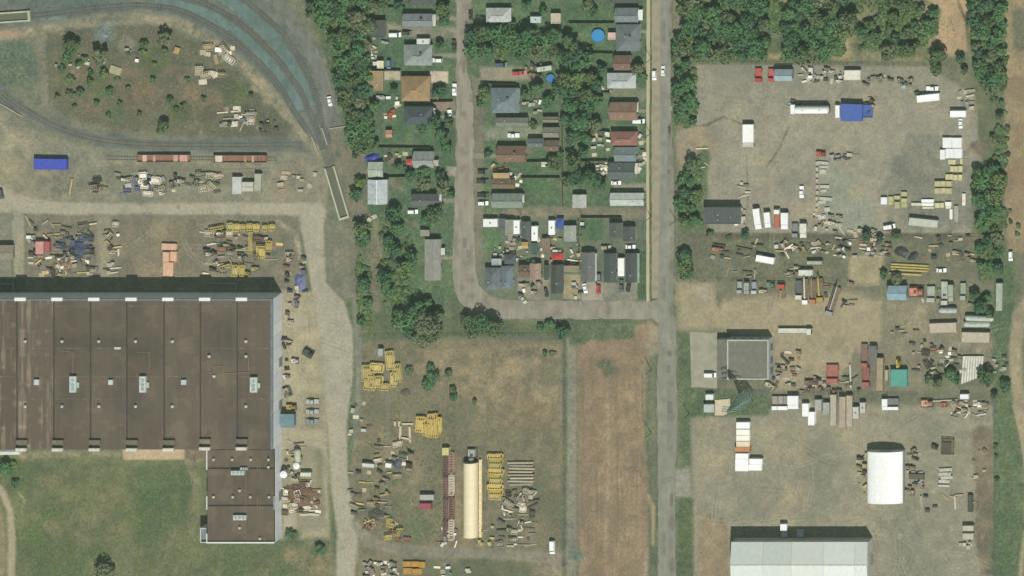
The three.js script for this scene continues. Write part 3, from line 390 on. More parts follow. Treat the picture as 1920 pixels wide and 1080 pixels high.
// vehicles; x is forward
const wheelG = new B().cyl([0, 0, -0.12], [0, 0, 0.12], 0.33, 0.33, 12).geo(), hubG = new B().cyl([0, 0, -0.13], [0, 0, 0.13], 0.18, 0.18, 8).geo(), bigWheelG = new B().cyl([0, 0, -0.2], [0, 0, 0.2], 0.5, 0.5, 12).geo(), lampG = new B().box(-0.05, -0.08, -0.2, 0.05, 0.08, 0.2).geo();
const hubM = mat([170, 172, 172], 'grain', { metalness: 0.5, roughness: 0.4 });
function wheels(t, list, g, r) { for (const [x, z] of list) { const m = mesh('wheel', g, tyreM, t); m.position.set(x, r, z); const hb = mesh('rim', hubG, hubM, m); if (g === bigWheelG) hb.scale.set(1.5, 1.5, 1.7); } }
const carSpec = {
  sedan: { L: 4.6, w: 0.9, body: [[-2.3, 0.35], [2.25, 0.35], [2.3, 0.62], [1.1, 0.92], [-1.6, 0.98], [-2.28, 0.92]], cab: [-1.6, 1.05, 0.94, -1.05, 0.35, 1.42] },
  suv: { L: 4.7, w: 0.95, body: [[-2.35, 0.42], [2.3, 0.42], [2.35, 0.8], [1.2, 1.08], [-2.3, 1.1]], cab: [-2.28, 1.15, 1.06, -2.05, 0.55, 1.72] },
  pickup: { L: 5.6, w: 0.98, body: [[-2.8, 0.5], [2.75, 0.5], [2.8, 0.9], [1.4, 1.12], [-0.7, 1.12], [-0.7, 0.75], [-2.65, 0.75], [-2.65, 1.1], [-2.8, 1.1]], cab: [-0.75, 1.35, 1.1, -0.6, 0.8, 1.78] },
  van: { L: 5.4, w: 1.0, body: [[-2.7, 0.45], [2.65, 0.45], [2.7, 1.0], [1.9, 1.25], [-2.65, 1.25]], cab: [-2.65, 1.85, 1.22, -2.6, 1.15, 2.15] },
};
const carG = {};
for (const k in carSpec) { const s = carSpec[k], [x0, x1, y0, X0, X1, y1] = s.cab, w = s.w, q = w - 0.06, Q = w - (k === 'van' ? 0.12 : 0.22);
  const on = (f) => new B().quad(...f).geo();
  const lerp = (t, x, X) => x + (X - x) * t, e = 0.015, ya = lerp(0.12, y0, y1), yb = lerp(0.88, y0, y1), za = lerp(0.12, q, Q), zb = lerp(0.88, q, Q), fa = lerp(0.12, x1, X1), fb = lerp(0.88, x1, X1), ra = lerp(0.12, x0, X0), rb = lerp(0.88, x0, X0);
  carG[k] = { body: new B().prof(s.body, -w, w).geo(), cab: new B().frus(x0, -q, x1, q, y0, X0, -Q, X1, Q, y1).geo(),
    wind: on([[fa + e, ya + e, za - 0.05], [fa + e, ya + e, -za + 0.05], [fb + e, yb + e, -zb + 0.05], [fb + e, yb + e, zb - 0.05]]), rear: on([[ra - e, ya + e, -za + 0.05], [ra - e, ya + e, za - 0.05], [rb - e, yb + e, zb - 0.05], [rb - e, yb + e, -zb + 0.05]]),
    side: [1, -1].map(z => on([[ra + 0.1, ya, z * (za + e)], [fa - 0.15, ya, z * (za + e)], [fb - 0.12, yb, z * (zb + e)], [rb + 0.1, yb, z * (zb + e)]])) }; }
function car(u, v, rot, c, type, label, sc = 1) {
  const s = carSpec[type], g = carG[type], t = thing(type === 'sedan' || type === 'suv' ? 'car' : type === 'pickup' ? 'pickup_truck' : 'van', label, type === 'pickup' ? 'pickup truck' : type === 'van' ? 'van' : 'car', W(u, v, 0.9), rot, 'parked and driving vehicles'), m = paint(c);
  t.scale.setScalar(sc); mesh('body', g.body, m, t); mesh('cabin', g.cab, m, t); mesh('windscreen', g.wind, glassM, t); if (type !== 'van') mesh('rear_window', g.rear, glassM, t); if (type !== 'van') g.side.forEach(q => mesh('side_window', q, glassM, t));
  wheels(t, [[s.L * 0.31, s.w - 0.08], [s.L * 0.31, -s.w + 0.08], [-s.L * 0.3, s.w - 0.08], [-s.L * 0.3, -s.w + 0.08]], wheelG, 0.33);
  for (const z of [-1, 1]) { let l = mesh('headlight', lampG, lampM, t); l.position.set(s.L / 2 - 0.02, 0.68, z * (s.w - 0.28)); l = mesh('tail_light', lampG, tailM, t); l.position.set(-s.L / 2, 0.85, z * (s.w - 0.28)); }
  return t;
}
// lorries: cab at +x, load behind
function truck(u, v, Lp, Wp, rot, cabC, load, lc, label, o = {}) {
  const L = px(Lp), w = px(Wp) / 2, h = o.h ?? 2.9, t = thing('lorry', label, 'truck', W(u, v, h * 0.8), rot, 'lorries and machines in the yards'), cl = Math.min(2.3, L * 0.32), x1 = L / 2, cx = x1 - cl, cm = paint(cabC);
  const ch = new B().box(-L / 2, 0.75, -w * 0.5, cx + 0.3, 1.05, w * 0.5); ch.build('chassis', mat([60, 60, 58], 'grain'), t);
  const cb = new B().prof([[cx, 0.6], [x1, 0.6], [x1, 1.5], [x1 - 0.35, 2.55], [cx, 2.6]], -w * 0.96, w * 0.96).build('cab', cm, t);
  new B().quad([x1 + 0.02, 1.52, w * 0.84], [x1 + 0.02, 1.52, -w * 0.84], [x1 - 0.31, 2.45, -w * 0.84], [x1 - 0.31, 2.45, w * 0.84]).build('windscreen', glassM, cb);
  const b0 = -L / 2, b1 = cx - 0.25, lm = paint(lc);
  if (load === 'box') { const bo = new B().box(b0, 1.1, -w, b1, h, w).build('cargo_box', lm, t); const q = new B(); for (let x = b0 + 0.6; x < b1; x += 1.2) q.box(x, h, -w, x + 0.08, h + 0.05, w); q.build('roof_bows', lm, bo); new B().box(b0 - 0.05, 1.15, -w * 0.95, b0 - 0.005, h - 0.08, w * 0.95).build('rear_door', mat([190, 190, 186], 'grain'), bo); }
  else if (load === 'tank') { const k = Math.min(w * 0.95, 1.8); new B().cyl([b0 + 0.5, 1.1 + k, 0], [b1 - 0.5, 1.1 + k, 0], k, k, 18).cyl([b0 + 0.5, 1.1 + k, 0], [b0, 1.1 + k, 0], k, k * 0.35, 18).cyl([b1 - 0.5, 1.1 + k, 0], [b1, 1.1 + k, 0], k, k * 0.35, 18).build('tank', lm, t); for (const x of [0.25, 0.75]) { const X = b0 + (b1 - b0) * x; new B().cyl([X, 1.05 + 2 * k, 0], [X, 1.3 + 2 * k, 0], 0.3, 0.3, 10).build('manhole', mat([190, 190, 186], 'grain'), t); } }
  else if (load === 'crane') { new B().box(b0, 1.1, -w, b1, 1.35, w).build('deck', mat([120, 112, 100], 'rust'), t); new B().cyl([b1 - 1, 1.35, 0], [b1 - 1, 2.6, 0], 0.5, 0.45, 10).build('turret', lm, t); new B().bar([b1 - 1, 2.6, 0], [b0 - 0.6, 3.4, 0], 0.55, 0.6).bar([b0 - 0.6, 3.4, 0], [b0 - 1.6, 3.5, 0], 0.35).build('boom', lm, t); }
  else { const dk = new B().box(b0, 1.1, -w, b1, 1.3, w).build('deck', lm, t), s = new B().box(b0, 1.3, w - 0.1, b1, 1.75, w).box(b0, 1.3, -w, b1, 1.75, -w + 0.1); s.build('side_board', lm, dk); }
  wheels(t, [[x1 - 0.9, w - 0.2], [x1 - 0.9, -w + 0.2], [b0 + 1, w - 0.2], [b0 + 1, -w + 0.2], ...(L > 8 ? [[b0 + 2.3, w - 0.2], [b0 + 2.3, -w + 0.2]] : [])], bigWheelG, 0.5);
  for (const z of [-1, 1]) { const l = mesh('headlight', lampG, lampM, t); l.position.set(x1 + 0.02, 0.9, z * w * 0.7); }
  return t;
}
function trailer(u, v, Lp, Wp, rot, c, label, o = {}) { // caravan or semi-trailer
  const L = px(Lp), w = px(Wp) / 2, h = o.h ?? 2.8, name = o.name || 'trailer', t = thing(name, label, o.cat || 'trailer', W(u, v, h), rot, o.group || 'trailers and caravans'), m = paint(c), k = 0.14;
  const bd = new B().box(-L / 2, 0.8, -w, L / 2, h - k, w).frus(-L / 2, -w, L / 2, w, h - k, -L / 2 + k, -w + k, L / 2 - k, w - k, h).build('body', m, t);
  if (o.cara) { new B().box(-0.35, h, -0.35, 0.35, h + 0.18, 0.35).build('roof_hatch', mat([130, 135, 138], 'grain'), bd); for (const s of [-1, 1]) new B().box(-L * 0.3, 1.5, s * (w + 0.01) - 0.01, L * 0.2, 2.1, s * (w + 0.01) + 0.01).build('window', glassM, bd); }
  else { const n = Math.max(2, Math.round(L / 1.5)), q = new B(); for (let i = 1; i < n; i++) { const x = -L / 2 + L * i / n; q.box(x - 0.04, h, -w + k, x + 0.04, h + 0.04, w - k); } q.build('roof_bows', m, bd); new B().box(-L / 2 - 0.04, 0.9, -w * 0.94, -L / 2 - 0.003, h - 0.25, w * 0.94).build('rear_door', mat(c.map(e => e * 0.9), 'grain'), bd); }
  new B().bar([L / 2, 0.75, 0], [L / 2 + 0.9, 0.6, 0], 0.15).build('drawbar', mat([60, 60, 58], 'grain'), t);
  new B().box(-L / 2 + 0.2, 0.6, -w * 0.5, L / 2, 0.8, w * 0.5).build('chassis', mat([60, 60, 58], 'grain'), t);
  wheels(t, L > 7 ? [[-L / 2 + 1, w - 0.15], [-L / 2 + 1, -w + 0.15], [-L / 2 + 2.2, w - 0.15], [-L / 2 + 2.2, -w + 0.15]] : [[-0.2, w - 0.1], [-0.2, -w + 0.1]], L > 7 ? bigWheelG : wheelG, L > 7 ? 0.5 : 0.33);
  new B().bar([L / 2 - 0.5, 0, 0], [L / 2 - 0.5, 0.6, 0], 0.1).build('support_leg', mat([60, 60, 58], 'grain'), t);
  return t;
}
function container(u, v, Lp, Wp, rot, c, label, o = {}) {
  const L = px(Lp), w = px(Wp) / 2, h = o.h ?? 2.6, t = thing(o.name || 'shipping_container', label, o.cat || 'container', W(u, v, h), rot, o.group || 'containers and cabins in the yards', o.y || 0), m = mat(c, o.tex || 'grain', { roughness: 0.7 }), e = 0.1;
  const bd = new B().box(-L / 2 + e, 0.12, -w + e, L / 2 - e, h - 0.1, w - e).build('body', m, t);
  const f = new B(); for (const x of [-L / 2, L / 2 - 0.16]) for (const z of [-w, w - 0.16]) f.box(x, 0, z, x + 0.16, h, z + 0.16); for (const z of [-w, w - 0.16]) f.box(-L / 2 + 0.16, h - 0.16, z, L / 2 - 0.16, h, z + 0.16).box(-L / 2 + 0.16, 0.02, z, L / 2 - 0.16, 0.18, z + 0.16); for (const x of [-L / 2, L / 2 - 0.16]) f.box(x, h - 0.16, -w + 0.16, x + 0.16, h, w - 0.16); f.build('frame', m, t);
  const n = Math.max(3, Math.round(L / 0.9)), q = new B(); for (let i = 0; i < n; i++) { const x = -L / 2 + 0.3 + (L - 0.6) * (i + 0.25) / n, s = (L - 0.6) / n * 0.5; q.box(x, h - 0.1, -w + 0.18, x + s, h - 0.055, w - 0.18); } q.build('roof_ribs', m, bd);
  for (const s of [-1, 1]) { const d = new B().box(L / 2 - e + 0.005, 0.2, s > 0 ? 0.03 : -w + 0.2, L / 2 - e + 0.06, h - 0.2, s > 0 ? w - 0.2 : -0.03).build('door', m, t); new B().box(L / 2 - e + 0.07, 0.3, s * w * 0.4 - 0.03, L / 2 - e + 0.11, h - 0.3, s * w * 0.4 + 0.03).build('lock_bar', mat([140, 140, 136], 'grain'), d); }
  return t;
}
function slabStack(u, v, Lp, Wp, rot, c, label, o = {}) { // bundle of sheets or boards on bearers
  const L = px(Lp), w = px(Wp) / 2, h = o.h ?? 1.2, n = o.n ?? 5, t = thing(o.name || 'board_stack', label, o.cat || 'stack', W(u, v, h), rot, o.group || 'stacked building materials'), r = rng(u * 7 + v);
  for (const x of [-0.35, 0.35]) new B().box(L * x - 0.1, 0, -w, L * x + 0.1, 0.12, w).build('bearer', mat([130, 110, 85], 'grain'), t);
  for (let i = 0; i < n; i++) { const y = 0.12 + (h - 0.12) * i / n, e = (r() - 0.5) * 0.12, g = (r() - 0.5) * 0.12; new B().box(-L / 2 + e, y, -w + g, L / 2 + e, y + (h - 0.12) / n - 0.03, w + g).build('sheet', mat(c.map(q => Math.min(253, q * (0.95 + 0.08 * (i % 2)))), 'grain'), t); }
  return t;
}
function pipe(u, v, Lp, rot, r, c, label, o = {}) { const L = px(Lp), t = thing('steel_pipe', label, 'pipe', W(u, v, r * 2 + (o.y || 0)), rot, o.group || 'pipes lying in the yards', o.y || 0); new B().cyl([-L / 2, r, 0], [L / 2, r, 0], r, r, 12, false).cyl([-L / 2, r, 0], [L / 2, r, 0], r * 0.86, r * 0.86, 12, false).build('tube', mat(c, o.tex || 'grain', { roughness: 0.6 }), t); for (const s of [-1, 1]) new B().cyl([s * L / 2 - 0.06, r, 0], [s * L / 2 + 0.06, r, 0], r * 1.04, r * 1.04, 12, false).build('collar', mat(c.map(q => q * 0.9), 'grain'), t); return t; }
function frame(u, v, Lp, Wp, h, rot, c, label, o = {}) { // open steel frame
  const L = px(Lp) / 2, w = px(Wp) / 2, k = o.k ?? 0.22, t = thing(o.name || 'steel_rack', label, o.cat || 'steel rack', W(u, v, h), rot, o.group || 'steel frames in the yards', o.y || 0), m = mat(c.map(q => Math.round(q * (0.86 + 0.2 * ((u * 13 + v * 7) % 10) / 10))), 'rust', { roughness: 0.75 });
  for (const x of [-L, L]) for (const z of [-w, w]) new B().bar([x, 0, z], [x, h, z], k).build('post', m, t);
  for (const y of [0.15, h]) { for (const z of [-w, w]) new B().bar([-L, y, z], [L, y, z], k).build('beam', m, t); for (const x of [-L, L]) new B().bar([x, y, -w], [x, y, w], k).build('beam', m, t); }
  const n = Math.max(1, Math.round(L / 1.1)); for (let i = 1; i < n * 2; i += 1) { const x = -L + L * i / n; new B().bar([x, h - 0.01, -w], [x, h - 0.01, w], k * 0.8).build('cross_beam', m, t); }
  for (const z of [-w, w]) new B().bar([-L, 0.2, z], [L, h, z], k * 0.6).build('brace', m, t);
  new B().box(-L * 0.92, h * 0.55, -w * 0.55, L * 0.7, h * 0.55 + 0.06, w * 0.9).build('deck', m, t);
  return t;
}
function drum(u, v, c, label, group) { const t = thing('drum', label, 'drum', W(u, v, 0.9), 0, group); const b = new B().cyl([0, 0, 0], [0, 0.9, 0], 0.32, 0.32, 12).build('shell', mat(c, 'rust'), t); for (const y of [0.28, 0.6, 0.88]) new B().cyl([0, y, 0], [0, y + 0.04, 0], 0.345, 0.345, 12).build('hoop', mat(c.map(q => q * 0.85), 'rust'), t); return t; }
function crate(u, v, Lp, Wp, h, rot, c, label, group) { const L = px(Lp) / 2, w = px(Wp) / 2, t = thing('crate', label, 'crate', W(u, v, h), rot, group), m = mat(c, 'grain'); new B().box(-L, 0.1, -w, L, h - 0.05, w).build('box', m, t); for (const x of [-L * 0.9, 0, L * 0.9]) new B().box(x - 0.1, h - 0.05, -w - 0.03, x + 0.1, h, w + 0.03).build('batten', m, t); for (const z of [-w * 0.8, w * 0.8]) new B().box(-L, 0, z - 0.08, L, 0.1, z + 0.08).build('skid', m, t); return t; }
function plate(u, v, Lp, Wp, rot, c, label, group, tilt = 0) { const L = px(Lp) / 2, w = px(Wp) / 2, t = thing('steel_plate', label, 'plate', W(u, v, 0.3), rot, group); const m = new B().box(-L, 0, -w, L, 0.06, w).build('sheet', mat(c, 'rust'), t); m.rotation.z = tilt; m.position.y = 0.06 + Math.sin(Math.abs(tilt)) * L; const e = new B().box(-L, 0, -w * 0.9, L, Math.max(0.06, Math.sin(Math.abs(tilt)) * L), -w * 0.8).build('bearer', mat([95, 85, 72], 'grain'), t); return t; }
function beam(u, v, Lp, rot, k, c, label, group, y = 0) { const L = px(Lp) / 2, t = thing('steel_beam', label, 'beam', W(u, v, k), rot, group, y), m = mat(c, 'rust'); new B().box(-L, 0, -k / 2, L, k * 0.15, k / 2).build('flange', m, t); new B().box(-L, k * 0.85, -k / 2, L, k, k / 2).build('flange', m, t); new B().box(-L, k * 0.15, -k * 0.12, L, k * 0.85, k * 0.12).build('web', m, t); return t; }
function machine(u, v, Lp, Wp, rot, c, label, group, h = 1.8) { const L = px(Lp) / 2, w = px(Wp) / 2, t = thing('machine', label, 'machine', W(u, v, h * 0.7), rot, group), m = mat(c, 'rust', { roughness: 0.65 }), d = mat([75, 75, 70], 'rust'); new B().box(-L, 0, -w, L, 0.25, w).build('skid', d, t); new B().frus(-L * 0.8, -w * 0.75, L * 0.25, w * 0.75, 0.25, -L * 0.75, -w * 0.6, L * 0.2, w * 0.6, h).build('housing', m, t); new B().cyl([L * 0.3, 0.25 + w * 0.5, 0], [L * 0.95, 0.25 + w * 0.5, 0], w * 0.5, w * 0.5, 12).build('motor', mat(c.map(q => q * 0.8), 'rust'), t); new B().cyl([-L * 0.4, h, w * 0.2], [-L * 0.4, h + 0.6, w * 0.2], 0.12, 0.12, 8).build('exhaust', d, t); new B().box(-L * 0.2, h, -w * 0.35, L * 0.1, h + 0.12, w * 0.2).build('cover', d, t); return t; }
function heap(u, v, rx, rz, h, c, label, o = {}) { const t = thing(o.name || 'rubble_heap', label, o.cat || 'heap', W(u, v, h * 0.3), o.rot || 0, o.group); lump(c, px(rx), h, px(rz), Math.round(u * 3 + v)).build('mound', mat(c, o.tex || 'grain'), t); if (o.bits) { const q = new B(), r = rng(u + v * 3); for (let i = 0; i < o.bits; i++) { const a = r() * 6.28, d = Math.sqrt(r()) * 0.8, X = Math.cos(a) * d * px(rx), Z = Math.sin(a) * d * px(rz), y = h * 0.8 * Math.cos(d * 1.5); q.bar([X, y, Z], [X + (r() - 0.5) * 1.6, y + r() * 0.8, Z + (r() - 0.5) * 1.6], 0.12 + r() * 0.3); } const m = q.build('scrap_pieces', mat(o.bc || c.map(e => Math.min(250, e * 1.2)), 'rust'), t); m.userData.kind = 'stuff'; } return t; }
function tankH(u, v, Lp, Wp, rot, c, label, o = {}) { const L = px(Lp) / 2, r = px(Wp) / 2, t = thing('storage_tank', label, 'tank', W(u, v, r * 1.6), rot, o.group), m = mat(c, 'grain', { roughness: 0.5 }), y = r + 0.25, e = Math.min(r * 0.7, L * 0.3); new B().cyl([-L + e, y, 0], [L - e, y, 0], r, r, 20).cyl([-L + e, y, 0], [-L + e * 0.3, y, 0], r, r * 0.75, 20).cyl([-L + e * 0.3, y, 0], [-L, y, 0], r * 0.75, r * 0.2, 20).cyl([L - e, y, 0], [L - e * 0.3, y, 0], r, r * 0.75, 20).cyl([L - e * 0.3, y, 0], [L, y, 0], r * 0.75, r * 0.2, 20).build('shell', m, t); for (const x of [-0.55, 0.55]) new B().box(L * x - 0.2, 0, -r * 0.8, L * x + 0.2, r * 0.7, r * 0.8).build('saddle', mat([120, 120, 115], 'grain'), t); new B().cyl([0, y + r - 0.05, 0], [0, y + r + 0.3, 0], 0.3, 0.3, 10).build('manhole', m, t); return t; }
function tankV(u, v, Dp, h, c, label, o = {}) { const r = px(Dp) / 2, t = thing('storage_tank', label, 'tank', W(u, v, h), 0, o.group), m = mat(c, 'grain', { roughness: 0.5 }); new B().cyl([0, 0, 0], [0, h - 0.3, 0], r, r, 20).build('shell', m, t); new B().cyl([0, h - 0.3, 0], [0, h + 0.2, 0], r * 1.02, r * 0.15, 20).build('roof', m, t); const l = new B(); for (const z of [-0.2, 0.2]) l.bar([r + 0.1, 0, z], [r + 0.1, h, z], 0.06); for (let y = 0.3; y < h; y += 0.4) l.bar([r + 0.1, y, -0.2], [r + 0.1, y, 0.2], 0.04); l.build('ladder', mat([120, 120, 115], 'grain'), t); return t; }
function fence(path, h, kind, label, group = 'fences') { // path in pixels
  const P = chunk(path).map(([u, v]) => W(u, v)), c0 = P[0], t = thing(kind === 'board' ? 'board_fence' : 'wire_fence', label, 'fence', c0, 0, group), pm = kind === 'board' ? mat([128, 112, 90], 'grain') : mat([120, 122, 118], 'grain');
  for (let i = 0; i + 1 < P.length; i++) { const a = P[i], b = P[i + 1], L = Math.hypot(b[0] - a[0], b[1] - a[1]), n = Math.max(1, Math.round(L / (kind === 'board' ? 3 : 7))), at = s => [a[0] + (b[0] - a[0]) * s - c0[0], a[1] + (b[1] - a[1]) * s - c0[1]];
    for (let k = i ? 1 : 0; k <= n; k++) { const [x, z] = at(k / n); new B().box(x - 0.06, 0, z - 0.06, x + 0.06, h + 0.08, z + 0.06).build('post', pm, t, 0); }
    if (kind === 'board') for (let k = 0; k < n; k++) { const [x, z] = at(k / n), [X, Z] = at((k + 1) / n); new B().bar([x, h / 2, z], [X, h / 2, Z], 0.08, h).build('fence_panel', mat([122, 110, 90].map(q => q * rr(0.9, 1.1) | 0), 'grain'), t, 0); }
    else for (const [y, k] of [[h, 0.07], [h * 0.66, 0.03], [h * 0.33, 0.03], [0.08, 0.03]]) { const [x, z] = at(0), [X, Z] = at(1); new B().bar([x, y, z], [X, y, Z], k).build(y === h ? 'top_rail' : 'wire', pm, t, 0); } }
  return t;
}
function pole(u, v, h, label, arm = true, rot = 0) { const t = thing('utility_pole', label, 'utility pole', W(u, v), rot, 'utility poles'); new B().cyl([0, 0, 0], [0, h, 0], 0.17, 0.11, 8).build('mast', mat([110, 95, 78], 'grain'), t); if (arm) { const a = new B().bar([0, h - 0.7, -1.2], [0, h - 0.7, 1.2], 0.14).build('crossarm', mat([110, 95, 78], 'grain'), t); for (const z of [-1.05, -0.5, 0.5, 1.05]) new B().cyl([0, h - 0.63, z], [0, h - 0.4, z], 0.06, 0.05, 6).build('insulator', whiteTrim, a); } return t; }
// ---------------------------------------------------------------- factory
TX.roof = dataTex(512, (x, y) => { const g = fbm(nB, x * 7, y * 5), s = fbm(nA, x * 60, y * 4), p = fbm(nC, x * 14 + 3, y * 14), w = 12 * (wn() - 0.5), k = 178 + 46 * g + 26 * s + w + (p > 0.64 ? 16 : p < 0.34 ? -12 : 0); return [k + 14 * p, k + 1, k - 4 - 6 * p].map(q => Math.min(255, q)); }, 90);
TX.stain = dataTex(512, (x, y) => { const s = fbm(nA, x * 26, y * 2.2), p = fbm(nC, x * 12, y * 12), q = Math.max(0, s - 0.52) * 2.2 + Math.max(0, p - 0.62) * 1.4, k = 160 + 95 * Math.min(1, q * 1.3) + 14 * (wn() - 0.5); return [k + 7, k - 1, k - 8].map(e => Math.min(255, e)); }, 34);
const roofC = [101, 91, 80], blueWall = [236, 239, 246], FH = 12, EH = 9.5;
{
  const [ox, oz] = W(260, 700, FH), f = thing('factory', 'huge brown flat roofed factory hall with roof bays divided by dark grooves', 'factory', [ox, oz]);
  const q = (u, v, h) => { const [x, z] = W(u, v, h); return [x - ox, z - oz]; };
  const wm = mat(blueWall, 'grain', { roughness: 0.6 });
  const [x0, z0] = q(-260, 560, FH), [x1, z1] = q(512, 843, FH), [ex0, ez0] = q(388, 838, EH), [ex1, ez1] = q(516, 1018, EH);
  new B().box(x0, 0, z0, x1, FH - 0.6, z1).build('wall', wm, f);
  new B().box(ex0, 0, z1 + 0.02, x1 - 0.1, EH - 0.5, ez1).build('annex_wall', wm, f);
  // east cladding panels with joints, north panels
  for (let z = z0 + 0.2, i = 0; z < z1 - 4; z += 6, i++) new B().box(x1 + 0.005, 0.3, z, x1 + 0.07, FH - 1, Math.min(z + 5.85, z1 - 0.1)).build('wall_panel', mat([240 + (i % 3) * 4, 243 + (i % 3) * 4, 250 + (i % 3) * 2], 'grain', { roughness: 0.6 }), f);
  for (let z = z1 + 0.2, i = 0; z < ez1 - 4; z += 6, i++) new B().box(x1 - 0.095, 0.3, z, x1 - 0.04, EH - 1, Math.min(z + 5.85, ez1 - 0.1)).build('wall_panel', mat([240 + (i % 2) * 6, 243 + (i % 2) * 6, 250 + (i % 2) * 3], 'grain', { roughness: 0.6 }), f);
  for (let x = x0, i = 0; x < x1 - 4; x += 8.625, i++) new B().box(x + 0.1, 0.3, z0 - 0.07, Math.min(x + 8.5, x1 - 0.1), FH - 1, z0 - 0.005).build('wall_panel', mat([240 + (i % 3) * 4, 243 + (i % 3) * 4, 250 + (i % 3) * 2], 'grain', { roughness: 0.6 }), f);
  for (const z of [z0 + 30, z0 + 50, z1 + 22]) new B().box(x1 + 0.075, 0, z, x1 + 0.16, 4.4, z + 4.2).build('roller_door', mat([150, 156, 160], 'grain'), f);
  new B().box(x0, FH - 0.6, z0, x1, FH - 0.5, z1).build('roof_deck', mat([66, 62, 54], 'grain'), f); new B().box(ex0, EH - 0.5, z1 + 0.02, x1 - 0.1, EH - 0.4, ez1).build('roof_deck', mat([66, 62, 54], 'grain'), f);
  // roof bays with grooves between them
  const us = [-260, -175, -106, -37, 32, 101, 170, 238, 308, 376, 445, 512], tone = [0, 0, 4, 0, 3, -2, 2, -3, 0, 2, -2, 1];
  for (let i = 0; i + 1 < us.length; i++) { const [a] = q(us[i], 600, FH), [b] = q(us[i + 1], 600, FH); const m = mat(roofC.map(c => c + tone[i] + (i === 4 ? 12 : i === 3 ? 8 : 0)), i === 4 || i === 3 ? 'stain' : 'roof', { roughness: 0.95 });
    new B().box(a + (i ? 0.35 : 0), FH - 0.499, z0 + 0.05, b - (i + 2 < us.length ? 0.35 : 0), FH, z1 - 0.05).build('roof_bay', m, f); }
  // pale edge strips along north and east
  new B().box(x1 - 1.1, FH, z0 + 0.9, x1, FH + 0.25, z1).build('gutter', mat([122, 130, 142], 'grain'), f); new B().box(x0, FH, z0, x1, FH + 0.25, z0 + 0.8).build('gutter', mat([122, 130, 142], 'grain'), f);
  for (const c of [-106, -37, 38, 107, 176, 246, 315, 384, 453]) { const [a, b] = q(c, 561, FH + 0.6); new B().box(a - 2.6, FH + 0.25, b - 0.8, a + 2.6, FH + 1, b + 0.8).build('edge_cap', mat([236, 240, 236], 'grain'), f); }
  for (const [c, v] of [[-37, 843], [40, 843], [108, 843], [177, 843], [247, 843], [316, 843], [384, 841], [453, 841]]) { const [a, b] = q(c, v, FH + 1); new B().box(a - 2.5, FH - 0.6, b - 0.7, a + 2.5, FH + 1.7, b + 0.7).build('roof_outlet', mat([226, 222, 210], 'grain'), f); const [d, e] = q(c + 1, v - 14, FH + 0.8); new B().box(d - 2.6, FH, e - 1, d + 2.6, FH + 1.3, e + 1).build('roof_hatch', mat([120, 112, 96], 'roof'), f); }
  for (const [u, v] of [[47, 640], [116, 640], [185, 640], [254, 640], [323, 640], [392, 668], [461, 640], [461, 668], [47, 762], [116, 762], [185, 762], [254, 762], [323, 762], [461, 762]]) { const [a, b] = q(u, v, FH + 1); new B().cyl([a, FH, b], [a, FH + 1.1, b], 0.45, 0.45, 10).cyl([a, FH + 1.1, b], [a, FH + 1.5, b], 0.75, 0.2, 10).build('roof_vent', mat([205, 208, 200], 'grain'), f); }
  for (const [u, v, w, d, h] of [[68, 717, 9, 10, 1.4], [207, 717, 8, 9, 1.3], [344, 717, 9, 9, 1.3], [401, 706, 5, 4, 0.6], [136, 721, 12, 30, 1.9], [267, 721, 12, 30, 1.9], [475, 722, 13, 28, 1.9], [220, 653, 12, 4, 0.3]]) { const [a, b] = q(u, v, FH + h), X = px(w) / 2, Z = px(d) / 2; const un = new B().box(a - X, FH, b - Z, a + X, FH + h, b + Z).build('air_unit', mat([206, 216, 210], 'grain'), f); if (d > 20) { for (const k of [-0.5, 0.1, 0.6]) new B().cyl([a, FH + h, b + Z * k], [a, FH + h + 0.25, b + Z * k], 0.8, 0.8, 12).build('fan', mat([175, 185, 180], 'grain'), un); new B().box(a + X, FH + 0.2, b - Z * 0.2, a + X + 1.1, FH + 0.9, b + Z * 0.5).build('duct', mat([190, 198, 190], 'grain'), un); } }
  for (let i = 3; i < 11; i++) for (const v of [574, 653, 706, 748]) { if ((i + v) % 5 === 0) continue; const [a, b] = q(us[i] + 4, v, FH), [c] = q(us[i + 1] - 6, v, FH); new B().box(a, FH, b - 0.12, c, FH + 0.05, b + 0.12).build('roof_seam', mat([124, 117, 102], 'stain'), f); }
  // conduits on the roof
  for (const l of [[137, 660, 137, 708], [116, 657, 136, 660], [280, 660, 280, 700], [257, 660, 279, 660], [397, 686, 418, 686], [418, 686, 420, 700], [420, 700, 470, 698], [466, 670, 466, 696]]) { const [a, b] = q(l[0], l[1], FH + 0.2), [c, d] = q(l[2], l[3], FH + 0.2); new B().bar([a, FH + 0.18, b], [c, FH + 0.18, d], 0.3).build('conduit', mat([132, 116, 94], 'rust'), f); }
  // annex roof: three fields divided across
  const vs = [844, 877.5, 947.5, 1016]; for (let i = 0; i < 3; i++) { const [, a] = q(450, vs[i], EH), [, b] = q(450, vs[i + 1], EH); new B().box(ex0 + 0.4, EH - 0.399, a + (i ? 0.45 : 0), x1 - 0.5, EH, b - (i < 2 ? 0.45 : 0.6)).build('roof_bay', mat(roofC.map(c => c + [2, -2, 0][i]), 'roof', { roughness: 0.95 }), f); }
  new B().box(ex0, EH - 0.5, ez1 - 0.6, x1 - 0.1, EH + 0.8, ez1).build('parapet', mat([238, 238, 232], 'grain'), f);
